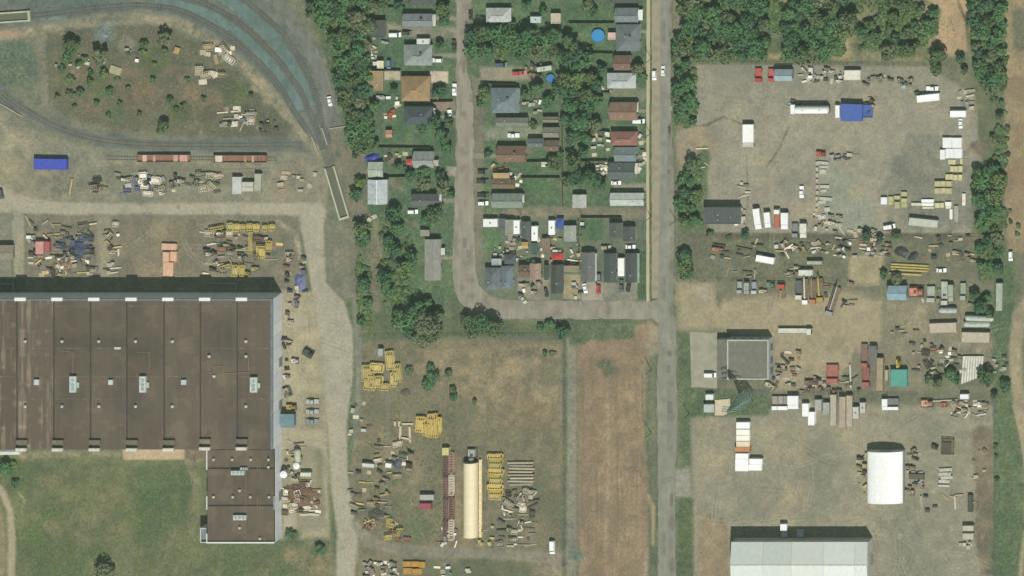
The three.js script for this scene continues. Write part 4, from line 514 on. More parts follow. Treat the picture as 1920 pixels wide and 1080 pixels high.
  { const [a, b] = q(389, 842, EH), [, c] = q(389, 880, EH), [, d] = q(389, 930, EH), [, e] = q(389, 955, EH), [, g] = q(389, 1000, EH); for (const [s, t2] of [[b, c], [d, e], [g, ez1 - 0.65]]) new B().box(ex0 - 0.05, EH - 0.5, s, ex0 + 0.4, EH + 0.9, t2).build('parapet', mat([228, 228, 220], 'grain'), f); new B().box(x1 - 0.5, EH - 0.5, d, x1, EH + 0.5, e).build('parapet', mat([170, 176, 184], 'grain'), f); }
  for (const [u, v, w, d, h] of [[445, 887, 24, 8, 1.6], [449, 971, 24, 9, 1.6], [457, 879, 14, 4, 1]]) { const [a, b] = q(u, v, EH + h), X = px(w) / 2, Z = px(d) / 2; const un = new B().box(a - X, EH, b - Z, a + X, EH + h, b + Z).build('air_unit', mat([206, 216, 210], 'grain'), f); for (const k of [-0.6, 0, 0.6]) new B().cyl([a + X * k, EH + h, b], [a + X * k, EH + h + 0.2, b], 0.7, 0.7, 12).build('fan', mat([175, 185, 180], 'grain'), un); }
  for (const [u, v] of [[400, 862], [435, 862], [470, 862], [503, 862], [503, 876], [400, 932], [436, 932], [469, 932], [504, 932], [449, 920], [449, 990], [487, 1010]]) { const [a, b] = q(u, v, EH + 1); new B().cyl([a, EH, b], [a, EH + 1, b], 0.4, 0.4, 10).cyl([a, EH + 1, b], [a, EH + 1.3, b], 0.65, 0.2, 10).build('roof_vent', mat([208, 206, 192], 'grain'), f); }
  for (const [u, v, t] of [[483, 858, 884], [488, 858, 884], [483, 928, 955], [488, 928, 955], [496, 998, 1016], [461, 850, 1010]]) { const [a, b] = q(u, v, EH), [, c] = q(u, t, EH); new B().bar([a, EH + 0.12, b], [a, EH + 0.12, c], 0.28).build('conduit', mat([124, 112, 88], 'rust'), f); }
  // white stair tower at the annex's south-west corner
  { const [a, b] = q(375, 990, 7), [c, d] = q(388, 1018, 7), m = mat([214, 218, 214], 'grain'), s = new B().box(a, 0, b, a + 0.4, 7, d).box(a + 0.4, 0, b, c, 7, b + 0.4).box(a + 0.4, 0, d - 0.4, c, 7, d).build('stair_tower', m, f); new B().box(a + 0.4, 0, b + 0.4, c, 5.6, d - 0.4).build('stair_roof', mat([130, 140, 146], 'grain'), s); }
  { const [a, b] = q(0, 850, 5), m = mat([226, 226, 218], 'grain'); const [c] = q(36, 850, 5); new B().box(a - 20, 0, b - 0.7, c, 5, b + 0.7).build('lean_to', m, f); }
  for (const [u0, v0, u1, v1] of [[-30, 531, 26, 552], [394, 530, 444, 552]]) { const t = thing('loading_bay_wall', u0 < 0 ? 'low pale wall round the western loading bay in the factory shadow' : 'low pale wall round the eastern loading bay in the factory shadow', 'wall', W(u0, v0)), [a, b] = W(u0, v0), [c, d] = W(u1, v1), m = mat([170, 176, 168], 'grain'); new B().box(0, 0, 0, c - a, 0.9, 0.35).build('wall_section', m, t); new B().box(c - a - 0.35, 0, 0.35, c - a, 0.9, d - b).build('wall_section', m, t); }
}
function barrel(u0, v0, u1, v1, eave, crown, c, label, name, o = {}) { // arched-roof shed, axis north-south
  const w = px(u1 - u0) / 2, d = px(v1 - v0) / 2, [x, z] = W((u0 + u1) / 2, (v0 + v1) / 2, eave + 1), t = thing(name, label, o.cat || 'shed', [x, z]), n = 24, m = mat(c, 'fine', { roughness: 0.6 });
  const A = i => { const a = Math.PI * i / n; return [-Math.cos(a) * w, eave + Math.sin(a) * (crown - eave)]; }, np = o.panels || 5;
  new B().box(-w + 0.1, 0, -d + 0.1, -w + 0.3, eave, d - 0.1).build('wall', mat(o.wc || [190, 192, 188], 'grain'), t); new B().box(w - 0.3, 0, -d + 0.1, w - 0.1, eave, d - 0.1).build('wall', mat(o.wc || [190, 192, 188], 'grain'), t);
  for (let k = 0; k < np; k++) { const s0 = -d + 2 * d * k / np, s1 = s0 + 2 * d / np - 0.06, b = new B(); for (let i = 0; i < n; i++) { const [X, Y] = A(i), [U, V] = A(i + 1); b.quad([X, Y, s1], [U, V, s1], [U, V, s0], [X, Y, s0]); } b.build('roof_panel', m, t); }
  for (let k = 1, q = Math.round(2 * d / 4); k < q; k++) { const z = -d + 2 * d * k / q, b = new B(); for (let i = 0; i < n; i++) { const [X, Y] = A(i), [U, V] = A(i + 1); b.bar([X, Y, z], [U, V, z], 0.12, 0.1); } b.build('roof_rib', m, t); }
  for (const s of [-1, 1]) { const b = new B(), Z = s * (d - 0.15); for (let i = 0; i < n; i++) { const [X, Y] = A(i), [U, V] = A(i + 1); b.quad([X, 0, Z], [U, 0, Z], [U, V, Z], [X, Y, Z]); } b.build('gable_wall', mat(o.gc || [236, 238, 236], 'grain'), t); new B().box(-w * 0.35, 0, Z + s * 0.02 - 0.05, w * 0.35, Math.min(4, eave + 1), Z + s * 0.02 + 0.05).build('door', mat([196, 200, 198], 'grain'), t); }
  return t;
}
barrel(1625, 847, 1692, 944, 3.6, 6.2, [255, 255, 255], 'tall white arched fabric shed in the south-east yard', 'arched_shed', { panels: 1 });
barrel(868, 868, 895, 1008, 1.6, 4.6, [244, 228, 190], 'long cream arched shed in the dry field', 'cream_shed', { panels: 1, wc: [220, 205, 170], gc: [220, 205, 170] });
{ // long pale beam lying against the cream shed
  beam(900, 935, 146, 90, 1.1, [236, 224, 188], 'long cream girder lying along the east side of the cream shed', 'steel beams in the yards');
}
{ // big pale warehouse at the south edge
  const h = 8.5, [ox, oz] = W(1498, 1100, h), t = thing('warehouse', 'large pale metal roofed warehouse at the bottom edge of the south-east yard', 'warehouse', [ox, oz]), q = (u, v, y) => { const [x, z] = W(u, v, y); return [x - ox, z - oz]; };
  const [x0, z0] = q(1371, 1016, h), [x1] = q(1627, 1016, h), [, zr] = q(1500, 1060, h + 1.6), z1 = 2 * zr - z0, m = mat([205, 208, 200], 'grain');
  new B().box(x0 + 0.2, 0, z0 + 0.2, x1 - 0.2, h, z1 - 0.2).build('wall', m, t);
  for (let z = z0 + 0.4; z < z1 - 5; z += 6) new B().box(x1 - 0.19, 0.3, z, x1 - 0.12, h - 0.4, z + 5.85).build('wall_panel', mat([214, 212, 200], 'grain'), t);
  for (let x = x0 + 0.4, i = 0; x < x1 - 5; x += 8, i++) new B().box(x, 0.3, z0 + 0.12, Math.min(x + 7.85, x1 - 0.3), h - 0.4, z0 + 0.19).build('wall_panel', mat([214, 212, 200], 'grain'), t);
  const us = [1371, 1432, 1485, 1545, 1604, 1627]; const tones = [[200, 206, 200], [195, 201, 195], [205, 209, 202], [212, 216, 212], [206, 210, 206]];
  for (let i = 0; i < 5; i++) for (const s of [0, 1]) { const [a] = q(us[i], 1030, h), [b] = q(us[i + 1], 1030, h), Z = s ? z1 : z0, g = 0.04, l = s ? [[a + g, h, Z], [b - g, h, Z], [b - g, h + 1.6, zr + 0.03], [a + g, h + 1.6, zr + 0.03]] : [[b - g, h, Z], [a + g, h, Z], [a + g, h + 1.6, zr - 0.03], [b - g, h + 1.6, zr - 0.03]]; new B().hexa([...l, ...l.map(p => [p[0], p[1] + 0.15, p[2]])]).build('roof_panel', mat(s ? tones[i].map(c => c + 20) : tones[i], 'fine', { roughness: 0.7 }), t); }  // south slope coloured lighter: its sunlit look is put into the panel tone
  new B().box(x0, h + 1.72, zr - 0.3, x1, h + 1.85, zr + 0.3).build('ridge_cap', mat([216, 218, 212], 'grain'), t);
  { const d = new B().box(x1 - 0.11, 0, z0 + 8, x1 - 0.03, 4.4, z0 + 12.5).build('roller_door', mat([170, 172, 168], 'grain'), t); }
}
{ // flat-roofed workshop beside the concrete pad
  const h = 6, [ox, oz] = W(1403, 675, h), t = thing('workshop', 'square grey flat roofed workshop with pale parapet beside the concrete pad', 'building', [ox, oz]), q = (u, v, y) => { const [x, z] = W(u, v, y); return [x - ox, z - oz]; };
  const [x0, z0] = q(1363, 637, h), [x1, z1] = q(1441, 712, h), wm = mat([204, 204, 212], 'grain'), pm = mat([196, 200, 192], 'grain');
  new B().box(x0, 0, z0, x1, h - 0.5, z1).build('wall', wm, t); new B().box(x0 + 0.6, h - 0.5, z0 + 0.6, x1 - 0.6, h - 0.3, z1 - 0.6).build('roof', mat([126, 125, 112], 'grain'), t);
  for (const [a, b, c, d] of [[x0, z0, x1, z0 + 0.6], [x0, z1 - 0.6, x1, z1], [x0, z0 + 0.6, x0 + 0.6, z1 - 0.6], [x1 - 0.6, z0 + 0.6, x1, z1 - 0.6]]) new B().box(a, h - 0.5, b, c, h, d).build('parapet', pm, t);
  const [a0, b0] = q(1345, 637, 4); const [, b1] = q(1345, 712, 4); new B().box(a0, 0, b0, x0 - 0.01, 3.8, b1).build('annex', mat([190, 190, 184], 'grain'), t); new B().box(a0 - 0.1, 3.8, b0 - 0.1, x0 - 0.02, 4, b1 + 0.1).build('annex_roof', mat([120, 120, 108], 'grain'), t);
  for (const z of [z0 + 3, z0 + 9, z0 + 14]) { const d = new B().box(x1 + 0.005, 0, z, x1 + 0.08, 3.2, z + 3.2).build('roller_door', mat([120, 128, 140], 'grain'), t); }
  for (let x = x0 + 2; x < x1 - 2; x += 4) new B().box(x, 2.6, z0 - 0.05, x + 1.6, 3.8, z0 - 0.005).build('window', glassM, t);
}
{ // lattice power pylon
  const h = 29, t = thing('power_pylon', 'tall pale green lattice pylon south of the workshop', 'pylon', W(1402, 742)), m = mat([128, 158, 146], 'grain', { roughness: 0.6 });
  const hw = y => 2.6 * (1 - y / h * 0.82); for (const sx of [-1, 1]) for (const sz of [-1, 1]) new B().bar([sx * hw(0), 0, sz * hw(0)], [sx * hw(h), h, sz * hw(h)], 0.28).build('leg', m, t);
  for (let i = 0; i < 9; i++) { const y0 = h * i / 9, y1 = h * (i + 1) / 9, a = hw(y0), b = hw(y1), q = new B(); for (const s of [-1, 1]) { q.bar([-a, y0, s * a], [b, y1, s * b], 0.14).bar([a, y0, s * a], [-b, y1, s * b], 0.14).bar([s * a, y0, -a], [s * b, y1, b], 0.14).bar([s * a, y0, a], [s * b, y1, -b], 0.14).bar([-b, y1, s * b], [b, y1, s * b], 0.14).bar([s * b, y1, -b], [s * b, y1, b], 0.14); } q.build('lattice_brace', m, t); }
  for (const [y, l] of [[20, 5.5], [24, 4.5], [28, 3.5]]) { const a = new B().bar([-l, y, 0], [l, y, 0], 0.22).bar([-l, y, 0], [0, y + 1.4, 0], 0.14).bar([l, y, 0], [0, y + 1.4, 0], 0.14).build('crossarm', m, t); for (const s of [-1, 1]) new B().cyl([s * l * 0.95, y - 1.4, 0], [s * l * 0.95, y, 0], 0.12, 0.12, 8).build('insulator', mat([150, 160, 158], 'grain'), a); }
}

// ---------------------------------------------------------------- trees
function crownGeo(seed, R, lobes, flat) {
  const r = rng(seed), L = [], pos = [], cl = [], nr = [], nv = new THREE.Vector3(); const H = R * flat;
  for (let i = 0; i < lobes; i++) { const a = r() * 6.283, d = i ? Math.sqrt(r()) * 0.72 : 0, y = (r() - 0.35) * H * 0.9; L.push([Math.cos(a) * d * R, y, Math.sin(a) * d * R, R * (0.26 + 0.2 * r()), 0.8 + 0.4 * r()]); }
  const n = Math.round(38 * R * R + 60), v = new THREE.Vector3(), w = new THREE.Vector3(), s1 = new THREE.Vector3(), s2 = new THREE.Vector3();
  for (let i = 0; i < n; i++) {
    const l = L[Math.floor(r() * lobes)], th = r() * 6.283, cz = r() * 1.7 - 0.7, sz = Math.sqrt(Math.max(0, 1 - cz * cz)); v.set(Math.cos(th) * sz, cz, Math.sin(th) * sz);
    const q = l[3] * (0.72 + 0.38 * r()), c = [l[0] + v.x * q, l[1] + v.y * q * 0.85, l[2] + v.z * q]; w.set(r() - 0.5, r() - 0.5, r() - 0.5).multiplyScalar(1.5).add(v).normalize();
    s1.set(-w.z, 0.2 * (r() - 0.5), w.x).normalize(); s2.crossVectors(w, s1).normalize(); const a = 0.34 + 0.38 * r(), b = a * (0.6 + 0.5 * r()), f = 0.12 * a;
    const P = (x, y, z) => [c[0] + s1.x * x + s2.x * y + w.x * z, c[1] + s1.y * x + s2.y * y + w.y * z, c[2] + s1.z * x + s2.z * y + w.z * z];
    pos.push(...P(-a, 0, -f), ...P(0, -b, f), ...P(0, b, f), ...P(a, 0, -f), ...P(0, b, f), ...P(0, -b, f)); const t = (0.5 + 0.5 * l[4]) * (0.8 + 0.4 * r()), y = r() * 0.12; nv.copy(v).multiplyScalar(0.7).addScaledVector(w, 0.45); nv.y += 0.55; nv.normalize(); for (let k = 0; k < 6; k++) nr.push(nv.x, nv.y, nv.z); for (let k = 0; k < 6; k++) cl.push(t * (1 + y), t, t * (1 - y));
  }
  const g = new THREE.BufferGeometry(); g.setAttribute('position', new THREE.BufferAttribute(new Float32Array(pos), 3)); g.setAttribute('color', new THREE.BufferAttribute(new Float32Array(cl), 3)); g.setAttribute('normal', new THREE.BufferAttribute(new Float32Array(nr), 3)); return g;
}
const PR = []; for (const [R, lb] of [[1.4, 6], [2.3, 9], [3.3, 14], [4.6, 20], [6.2, 28]]) for (let k = 0; k < 3; k++) { const s = R * 100 + k * 17; const H = R * (0.85 + 0.2 * k), tr = new B().cyl([0, 0, 0], [0, H * 0.5, 0], 0.09 * R, 0.06 * R, 7).cyl([0, H * 0.5, 0], [0.08 * R, H * 1.05, 0.05 * R], 0.06 * R, 0.02 * R, 7), rz = rng(s); const br = new B(); for (let i = 0; i < 6; i++) { const a = rz() * 6.28, y = H * (0.45 + 0.3 * rz()); br.cyl([0, y, 0], [Math.cos(a) * R * 0.6, y + R * 0.45, Math.sin(a) * R * 0.6], 0.035 * R, 0.012 * R, 5, false); }
  PR.push({ R, H, crown: crownGeo(s, R, lb, 0.55 + 0.14 * k).translate(0, H, 0), trunk: tr.geo(), limbs: br.geo() }); }
const leafM = [[98, 146, 92], [86, 136, 88], [122, 152, 90], [98, 128, 82], [80, 126, 86], [116, 140, 102], [106, 152, 96], [106, 132, 82], [130, 144, 106], [90, 142, 90]].map(c => { const m = new THREE.MeshPhysicalMaterial({ color: col(c), vertexColors: true, roughness: 0.95, transmission: 0.35, thickness: 0, side: THREE.DoubleSide }); m.name = 'leaves'; return m; }), barkM = mat([104, 92, 78], 'grain');
let treeN = 0;
function tree(u, v, rp, ci, label, group, o = {}) {
  const R = px(rp), c = PR.reduce((b, p, i) => Math.abs(Math.log(p.R / R)) < Math.abs(Math.log(PR[b].R / R)) - 0.001 ? i : b, 0), p = PR[c + (treeN++ % 3)], s = R / p.R, r = rng(Math.round(u * 31 + v * 7));
  const low = R < 1.9 || o.bush, hc = p.H * s * (low ? 0.62 : 1), t = thing(low ? 'shrub' : 'tree', label, low ? 'shrub' : 'tree', W(u, v, hc), r() * 360, group);
  t.scale.set(s * (o.sx || 1) * (0.92 + 0.16 * r()), s * (low ? 0.62 : 1), s * (o.sz || 1) * (0.92 + 0.16 * r()));
  mesh(low ? 'stem' : 'trunk', p.trunk, barkM, t); mesh('limbs', p.limbs, barkM, t); mesh(low ? 'foliage' : 'crown', p.crown, leafM[r() < 0.45 ? ci % leafM.length : Math.floor(r() * leafM.length)], t); return t;
}
function inside(P, x, y) { let n = false; for (let i = 0, j = P.length - 1; i < P.length; j = i++) if ((P[i][1] > y) !== (P[j][1] > y) && x < (P[j][0] - P[i][0]) * (y - P[i][1]) / (P[j][1] - P[i][1]) + P[i][0]) n = !n; return n; }
function grove(pts, n, r0, r1, seed, cols, label, group, gap = 0.85) {
  const P = chunk(pts), r = rng(seed), us = P.map(p => p[0]), vs = P.map(p => p[1]), done = []; const a = Math.min(...us), b = Math.max(...us), c = Math.min(...vs), d = Math.max(...vs);
  for (let k = 0; k < n * 60 && done.length < n; k++) { const u = a + (b - a) * r(), v = c + (d - c) * r(), q = r0 + (r1 - r0) * r(); if (!inside(P, u, v) || done.some(e => Math.hypot(e[0] - u, e[1] - v) < (e[2] + q) * gap)) continue; done.push([u, v, q]); tree(u, v, q, pick(cols, r), label, group); }
}
const N_ = '{n} ';
grove([560, -20, 640, -20, 640, 20, 600, 34, 575, 30], 7, 8, 14, 3, [3, 1, 5], N_ + 'rounded bush at the top of the belt beside the rail curve', 'belt beside the rail curve', 0.75);
grove([618, -20, 694, -20, 692, 40, 690, 120, 686, 200, 690, 286, 668, 290, 652, 240, 640, 170, 628, 90, 600, 50, 590, 30], 46, 10, 19, 4, [1, 0, 4, 0, 3], N_ + 'broadleaf tree in the dense belt beside the rail curve', 'belt beside the rail curve', 0.62);
grove([1284, -16, 1430, -16, 1438, 60, 1430, 104, 1300, 106, 1282, 80], 38, 12, 22, 5, [0, 1, 4, 1], N_ + 'broadleaf tree in the wood between road and clearing', 'wood north of the gravel yard', 0.6);
grove([1478, 5, 1560, -10, 1580, 30, 1576, 96, 1560, 108, 1480, 104, 1470, 60], 22, 11, 19, 6, [1, 4, 0], N_ + 'broadleaf tree in the middle wood north of the gravel yard', 'wood north of the gravel yard', 0.6);
grove([1580, -16, 1700, -16, 1750, 20, 1756, 60, 1735, 84, 1680, 104, 1610, 84, 1584, 50], 22, 7, 20, 7, [5, 7, 8, 3], N_ + 'grey green tree in the wood beside the bare clearing', 'wood beside the clearing', 0.85);
grove([1820, -16, 1880, -16, 1882, 80, 1880, 150, 1868, 190, 1838, 150, 1826, 90, 1815, 30], 28, 10, 18, 8, [0, 4, 1, 4], N_ + 'broadleaf tree in the shelter belt beside the east field', 'shelter belt beside the east field', 0.6);
grove([1862, 190, 1882, 160, 1884, 320, 1866, 316], 10, 6, 11, 9, [3, 5], N_ + 'thin tree in the gap of the east shelter belt', 'shelter belt beside the east field', 0.9);
grove([1838, 316, 1872, 310, 1876, 400, 1844, 408, 1830, 360], 9, 10, 18, 10, [0, 0, 1], N_ + 'bright green tree east of the stacked pallets', 'trees east of the pallets', 0.6);
grove([1836, 420, 1874, 410, 1878, 520, 1850, 530, 1834, 500], 10, 8, 14, 11, [4, 3, 5], N_ + 'dull green tree at the east end of the debris strip', 'trees east of the debris strip', 0.7);
grove([1266, 60, 1300, 100, 1304, 170, 1300, 236, 1268, 230, 1264, 130], 14, 9, 15, 12, [5, 1, 4], N_ + 'broadleaf tree between main road and gravel yard', 'trees along the main road', 0.72);
grove([1270, 330, 1312, 290, 1308, 340, 1304, 424, 1278, 424], 10, 8, 14, 13, [1, 4, 3], N_ + 'tree north-west of the dark roofed shed beside the road', 'trees along the main road', 0.72);
for (const [u, v, q, c] of [[1282, 478, 15, 3], [1284, 498, 16, 1], [1288, 514, 12, 0]]) tree(u, v, q, c, N_ + 'large roadside tree north of the sandy yard entrance', 'trees along the main road');
// loop and field shrubs
for (const [u, v, q, c] of [[134, 88, 16, 3], [124, 110, 10, 0], [188, 102, 13, 1], [188, 118, 9, 0], [197, 138, 10, 3], [268, 84, 10, 3], [268, 100, 9, 2], [310, 72, 13, 1], [308, 96, 9, 0], [134, 148, 8, 3], [170, 152, 8, 3], [152, 175, 10, 5], [132, 176, 9, 5], [206, 172, 8, 3], [320, 188, 8, 3], [304, 234, 13, 3], [302, 246, 8, 2], [108, 182, 6, 3], [345, 200, 7, 3], [160, 110, 8, 2], [148, 120, 7, 0], [220, 150, 6, 3], [240, 165, 6, 5], [180, 195, 7, 2], [225, 195, 6, 3], [140, 200, 6, 5], [285, 150, 6, 3], [350, 150, 6, 5], [330, 205, 6, 0], [260, 215, 6, 5], [116, 130, 7, 2], [290, 120, 6, 2], [470, 180, 6, 2], [380, 185, 6, 3], [240, 100, 6, 3], [170, 135, 7, 2], [205, 215, 6, 3], [430, 232, 6, 3], [500, 235, 6, 3]]) tree(u, v, q, c, N_ + 'shrub on the weedy ground inside the rail loop', 'shrubs inside the rail loop', { bush: q < 11 });
for (const [u, v, q, c] of [[756, 598, 20, 5], [782, 588, 22, 4], [800, 606, 24, 1], [776, 618, 20, 4], [812, 622, 18, 1], [790, 638, 18, 0], [768, 600, 18, 4], [820, 594, 12, 5], [800, 572, 11, 5]]) tree(u, v, q, c, N_ + 'crown of the big tree clump south of the residential street', 'tree clump at the field corner');
for (const [u, v, q, c] of [[880, 606, 17, 3], [905, 606, 18, 1], [926, 616, 16, 1], [890, 620, 14, 1], [1012, 614, 8, 3], [1028, 610, 11, 3], [1042, 616, 9, 3], [1056, 622, 12, 4], [1021, 664, 6, 3], [1036, 662, 7, 3]]) tree(u, v, q, c, N_ + 'rounded shrub along the north edge of the dry field', 'shrubs on the field edge', { bush: q < 12 });
for (const [u, v, q, c] of [[806, 688, 9, 3], [812, 706, 12, 1], [804, 724, 13, 1], [848, 732, 8, 3], [852, 745, 9, 1], [768, 696, 9, 5], [890, 752, 6, 3], [842, 700, 9, 5]]) tree(u, v, q, c, N_ + 'isolated shrub standing in the dry field', 'shrubs in the dry field', { bush: true });
for (const [u, v, q, c] of [[10, 882, 14, 3], [196, 1074, 17, 4], [598, 1028, 11, 3], [545, 1000, 10, 3], [30, 905, 9, 4], [25, 870, 8, 1]]) tree(u, v, q, c, N_ + 'dark green bush in the south-west meadow', 'bushes in the meadow', { bush: q < 12 });
// garden and verge trees
for (const [u, v, q, c] of [[736, 400, 17, 3], [676, 430, 14, 4], [682, 450, 12, 1], [726, 452, 14, 4], [740, 470, 13, 4], [770, 488, 14, 1], [682, 535, 14, 4], [720, 520, 14, 4], [728, 540, 13, 1], [690, 568, 10, 4], [678, 600, 9, 5], [815, 400, 16, 1], [798, 415, 12, 1], [760, 505, 17, 1], [745, 430, 12, 0]]) tree(u, v, q, c, N_ + 'tree on the verge west of the grey mobile home', 'verge trees west of the street');
for (const [u, v, q, c] of [[828, 20, 15, 3], [835, 40, 11, 1], [826, 85, 9, 4], [828, 172, 13, 1], [820, 180, 10, 0], [737, 170, 9, 1], [700, 10, 14, 1], [720, 5, 12, 3], [745, 10, 10, 1], [688, 60, 12, 1], [690, 110, 9, 0], [700, 200, 11, 1], [690, 225, 13, 4], [692, 255, 12, 4], [700, 270, 10, 3], [790, 235, 12, 4], [815, 228, 13, 4], [830, 255, 13, 1], [835, 275, 12, 4], [840, 230, 10, 1], [795, 325, 13, 1], [770, 330, 11, 4], [795, 345, 13, 0], [748, 312, 9, 3], [675, 340, 11, 4], [668, 365, 12, 1], [830, 350, 13, 4], [826, 332, 11, 4], [845, 365, 9, 1], [668, 292, 8, 3]]) tree(u, v, q, c, N_ + 'garden tree west of the residential street', 'garden trees west of the street');
for (const [u, v, q, c] of [[888, 70, 16, 4], [885, 95, 14, 1], [905, 62, 18, 0], [930, 68, 20, 0], [960, 75, 19, 0], [990, 70, 19, 1], [1018, 78, 18, 0], [1040, 66, 15, 1], [1005, 98, 15, 0], [975, 98, 16, 0], [940, 98, 16, 2], [910, 96, 15, 1], [960, 50, 13, 4], [1035, 95, 13, 4]]) tree(u, v, q, c, N_ + 'crown in the large tree group north of the red cars', 'large garden tree group');
for (const [u, v, q, c] of [[1070, 80, 15, 4], [1082, 100, 16, 4], [1060, 108, 15, 4], [1100, 112, 15, 4], [1080, 125, 14, 1], [1060, 150, 15, 2], [1085, 150, 15, 2], [1105, 148, 14, 1], [1120, 160, 12, 4], [1050, 172, 14, 4], [1075, 175, 14, 4], [1100, 178, 13, 4], [1070, 200, 16, 1], [1098, 205, 16, 1], [1120, 190, 12, 0], [1088, 230, 20, 1], [1060, 228, 14, 1], [1115, 235, 13, 0], [1075, 258, 14, 0], [1100, 262, 12, 1], [1095, 285, 11, 0], [1073, 305, 14, 3], [1082, 335, 16, 4], [1105, 330, 14, 4], [1125, 345, 13, 4], [1062, 340, 11, 4], [1040, 305, 14, 4], [1050, 290, 9, 3], [1000, 235, 8, 3], [1110, 20, 10, 1], [1005, 170, 13, 1], [1025, 190, 13, 4], [985, 175, 9, 3], [1195, 130, 12, 3], [1205, 145, 9, 4], [908, 175, 12, 3], [900, 195, 9, 4], [915, 290, 8, 4], [1020, 20, 9, 1], [985, 10, 9, 1], [1105, 8, 12, 1], [1130, 130, 11, 4]]) tree(u, v, q, c, N_ + 'garden tree between the residential street and main road', 'garden trees between the roads');
for (const [u, v, q, c] of [[1758, 108, 15, 3], [1755, 128, 12, 2], [1800, 112, 10, 4], [1810, 135, 9, 4], [1680, 520, 13, 4], [1655, 515, 9, 4], [1625, 442, 11, 4], [1680, 440, 9, 3], [1398, 442, 9, 4], [1332, 438, 7, 3], [1366, 444, 6, 3], [1850, 708, 15, 3], [1838, 700, 10, 3], [1780, 700, 12, 0], [1790, 712, 10, 2], [1760, 718, 11, 1], [1740, 712, 9, 4], [1840, 575, 14, 1], [1825, 555, 11, 4], [1850, 560, 10, 4], [1855, 590, 10, 1], [1866, 742, 8, 3], [1868, 838, 6, 3], [1868, 856, 5, 3], [1868, 898, 6, 3], [1885, 720, 12, 4], [1720, 175, 6, 3], [1650, 450, 8, 4], [1310, 415, 7, 3]]) tree(u, v, q, c, N_ + 'small tree or bush among the eastern yards', 'bushes among the eastern yards');
for (const [u, v, q, c] of [[1910, 425, 6, 3], [1895, 415, 5, 3], [1908, 438, 5, 3], [1890, 240, 6, 3], [1888, 290, 6, 3], [1886, 110, 6, 3], [1894, 395, 4, 3], [1884, 85, 5, 3]]) tree(u, v, q, c, N_ + 'small dark bush on the brown east field', 'bushes on the east field', { bush: true });
// ---------------------------------------------------------------- houses and sheds
const brickR = [128, 100, 84];
house(755, 26, 811, 50, 'gx', [138, 144, 146], [200, 200, 190], 'grey gabled house at the top of the street, white porch on its east end', { porch: [811, 27, 817, 49], chim: true });
house(695, 38, 722, 70, 'flat', [88, 90, 84], [150, 150, 140], 'dark flat garage beside the belt, white car in front', { name: 'garage', cat: 'garage', h: 2.7, plain: true });
house(757, 84, 810, 123, 'hip', [152, 160, 156], [200, 198, 188], 'pale grey hip roofed house south of the white caravan', { chim: true });
house(690, 133, 718, 170, 'flat', [166, 144, 110], [180, 165, 140], 'tan flat roofed outbuilding beside the tree belt', { name: 'outbuilding', cat: 'outbuilding', h: 2.8, plain: true });
house(752, 143, 806, 190, 'hip', [168, 142, 104], [190, 170, 145], 'tan brown hip roofed house with concrete drive');
house(757, 200, 812, 234, 'hip', [82, 92, 98], [180, 180, 172], 'dark slate roofed house south of the tan brown house', { porch: [811, 203, 816, 229] });
house(775, 284, 813, 315, 'gx', [160, 165, 160], [190, 188, 180], 'small grey gabled house beside a red tent', { rise: 2.2, porch: [811, 300, 822, 311, [190, 185, 170]] });
house(690, 304, 718, 333, 'gx', [178, 190, 172], [170, 170, 160], 'pale green roofed shed between blue tarpaulin and white barn', { name: 'shed', cat: 'shed', h: 2.5, plain: true, rise: 0.9 });
house(689, 337, 726, 383, 'gz', [196, 204, 206], [190, 190, 186], 'white metal barn with bright ridge strip', { name: 'barn', cat: 'barn', h: 3.6, plain: true, rise: 1.2, ridge: [236, 238, 234], seam: true });
house(772, 364, 824, 386, 'gx', [98, 102, 102], [180, 180, 174], 'dark grey roofed house north of the white car in the verge drive', { porch: [823, 364, 828, 384] });
house(796, 449, 826, 526, 'gz', [152, 152, 142], [196, 192, 180], 'long grey mobile home beside the street bend', { h: 3, rise: 0.5, porch: [826, 465, 834, 478] });
house(788, 431, 805, 443, 'shed', [156, 150, 134], [150, 140, 125], 'small tan garden shed north of the grey mobile home', { name: 'garden_shed', cat: 'shed', h: 2.1, plain: true, rise: 0.4, vents: 0 });
house(911, 15, 958, 42, 'hip', [196, 200, 196], [200, 198, 190], 'pale hip roofed house at the top of the block between the roads');
house(921, 165, 973, 212, 'hip', [122, 136, 142], [200, 200, 195], 'blue grey hip roofed house south of the drive with red cars', { porch: [970, 168, 974, 182], chim: true });
house(930, 221, 990, 237, 'gx', [134, 136, 126], [190, 186, 174], 'long low grey roofed house north of the white pickup');
house(1018, 219, 1047, 230, 'gx', [140, 136, 112], [160, 150, 130], 'tan roofed garden shed north of the grey garage', { name: 'garden_shed', cat: 'shed', h: 2.3, plain: true, vents: 0 });
house(1018, 239, 1048, 258, 'gx', [142, 138, 124], [190, 186, 176], 'grey garage in the garden behind the long low house', { name: 'garage', cat: 'garage', h: 2.6, plain: true });
house(932, 274, 986, 304, 'gx', [134, 106, 88], [180, 165, 145], 'brown gabled house beside the street with brown lower slope', { chim: true });
house(990, 260, 1018, 276, 'gx', [112, 118, 122], [170, 168, 160], 'slate roofed outbuilding behind the brown gabled house', { name: 'outbuilding', cat: 'outbuilding', h: 2.6, plain: true });
house(1021, 263, 1048, 284, 'gx', [120, 104, 88], [190, 184, 170], 'brown roofed garage behind the slate outbuilding', { name: 'garage', cat: 'garage', h: 2.6, plain: true });
house(924, 324, 955, 336, 'shed', [190, 162, 118], [170, 150, 120], 'tan lean-to roof over a cluttered patio', { name: 'lean_to', cat: 'lean-to', h: 2.5, plain: true, rise: 0.6, vents: 0 });
house(922, 336, 964, 354, 'gx', [126, 110, 86], [170, 155, 135], 'olive brown roofed cottage beside three dark cars');
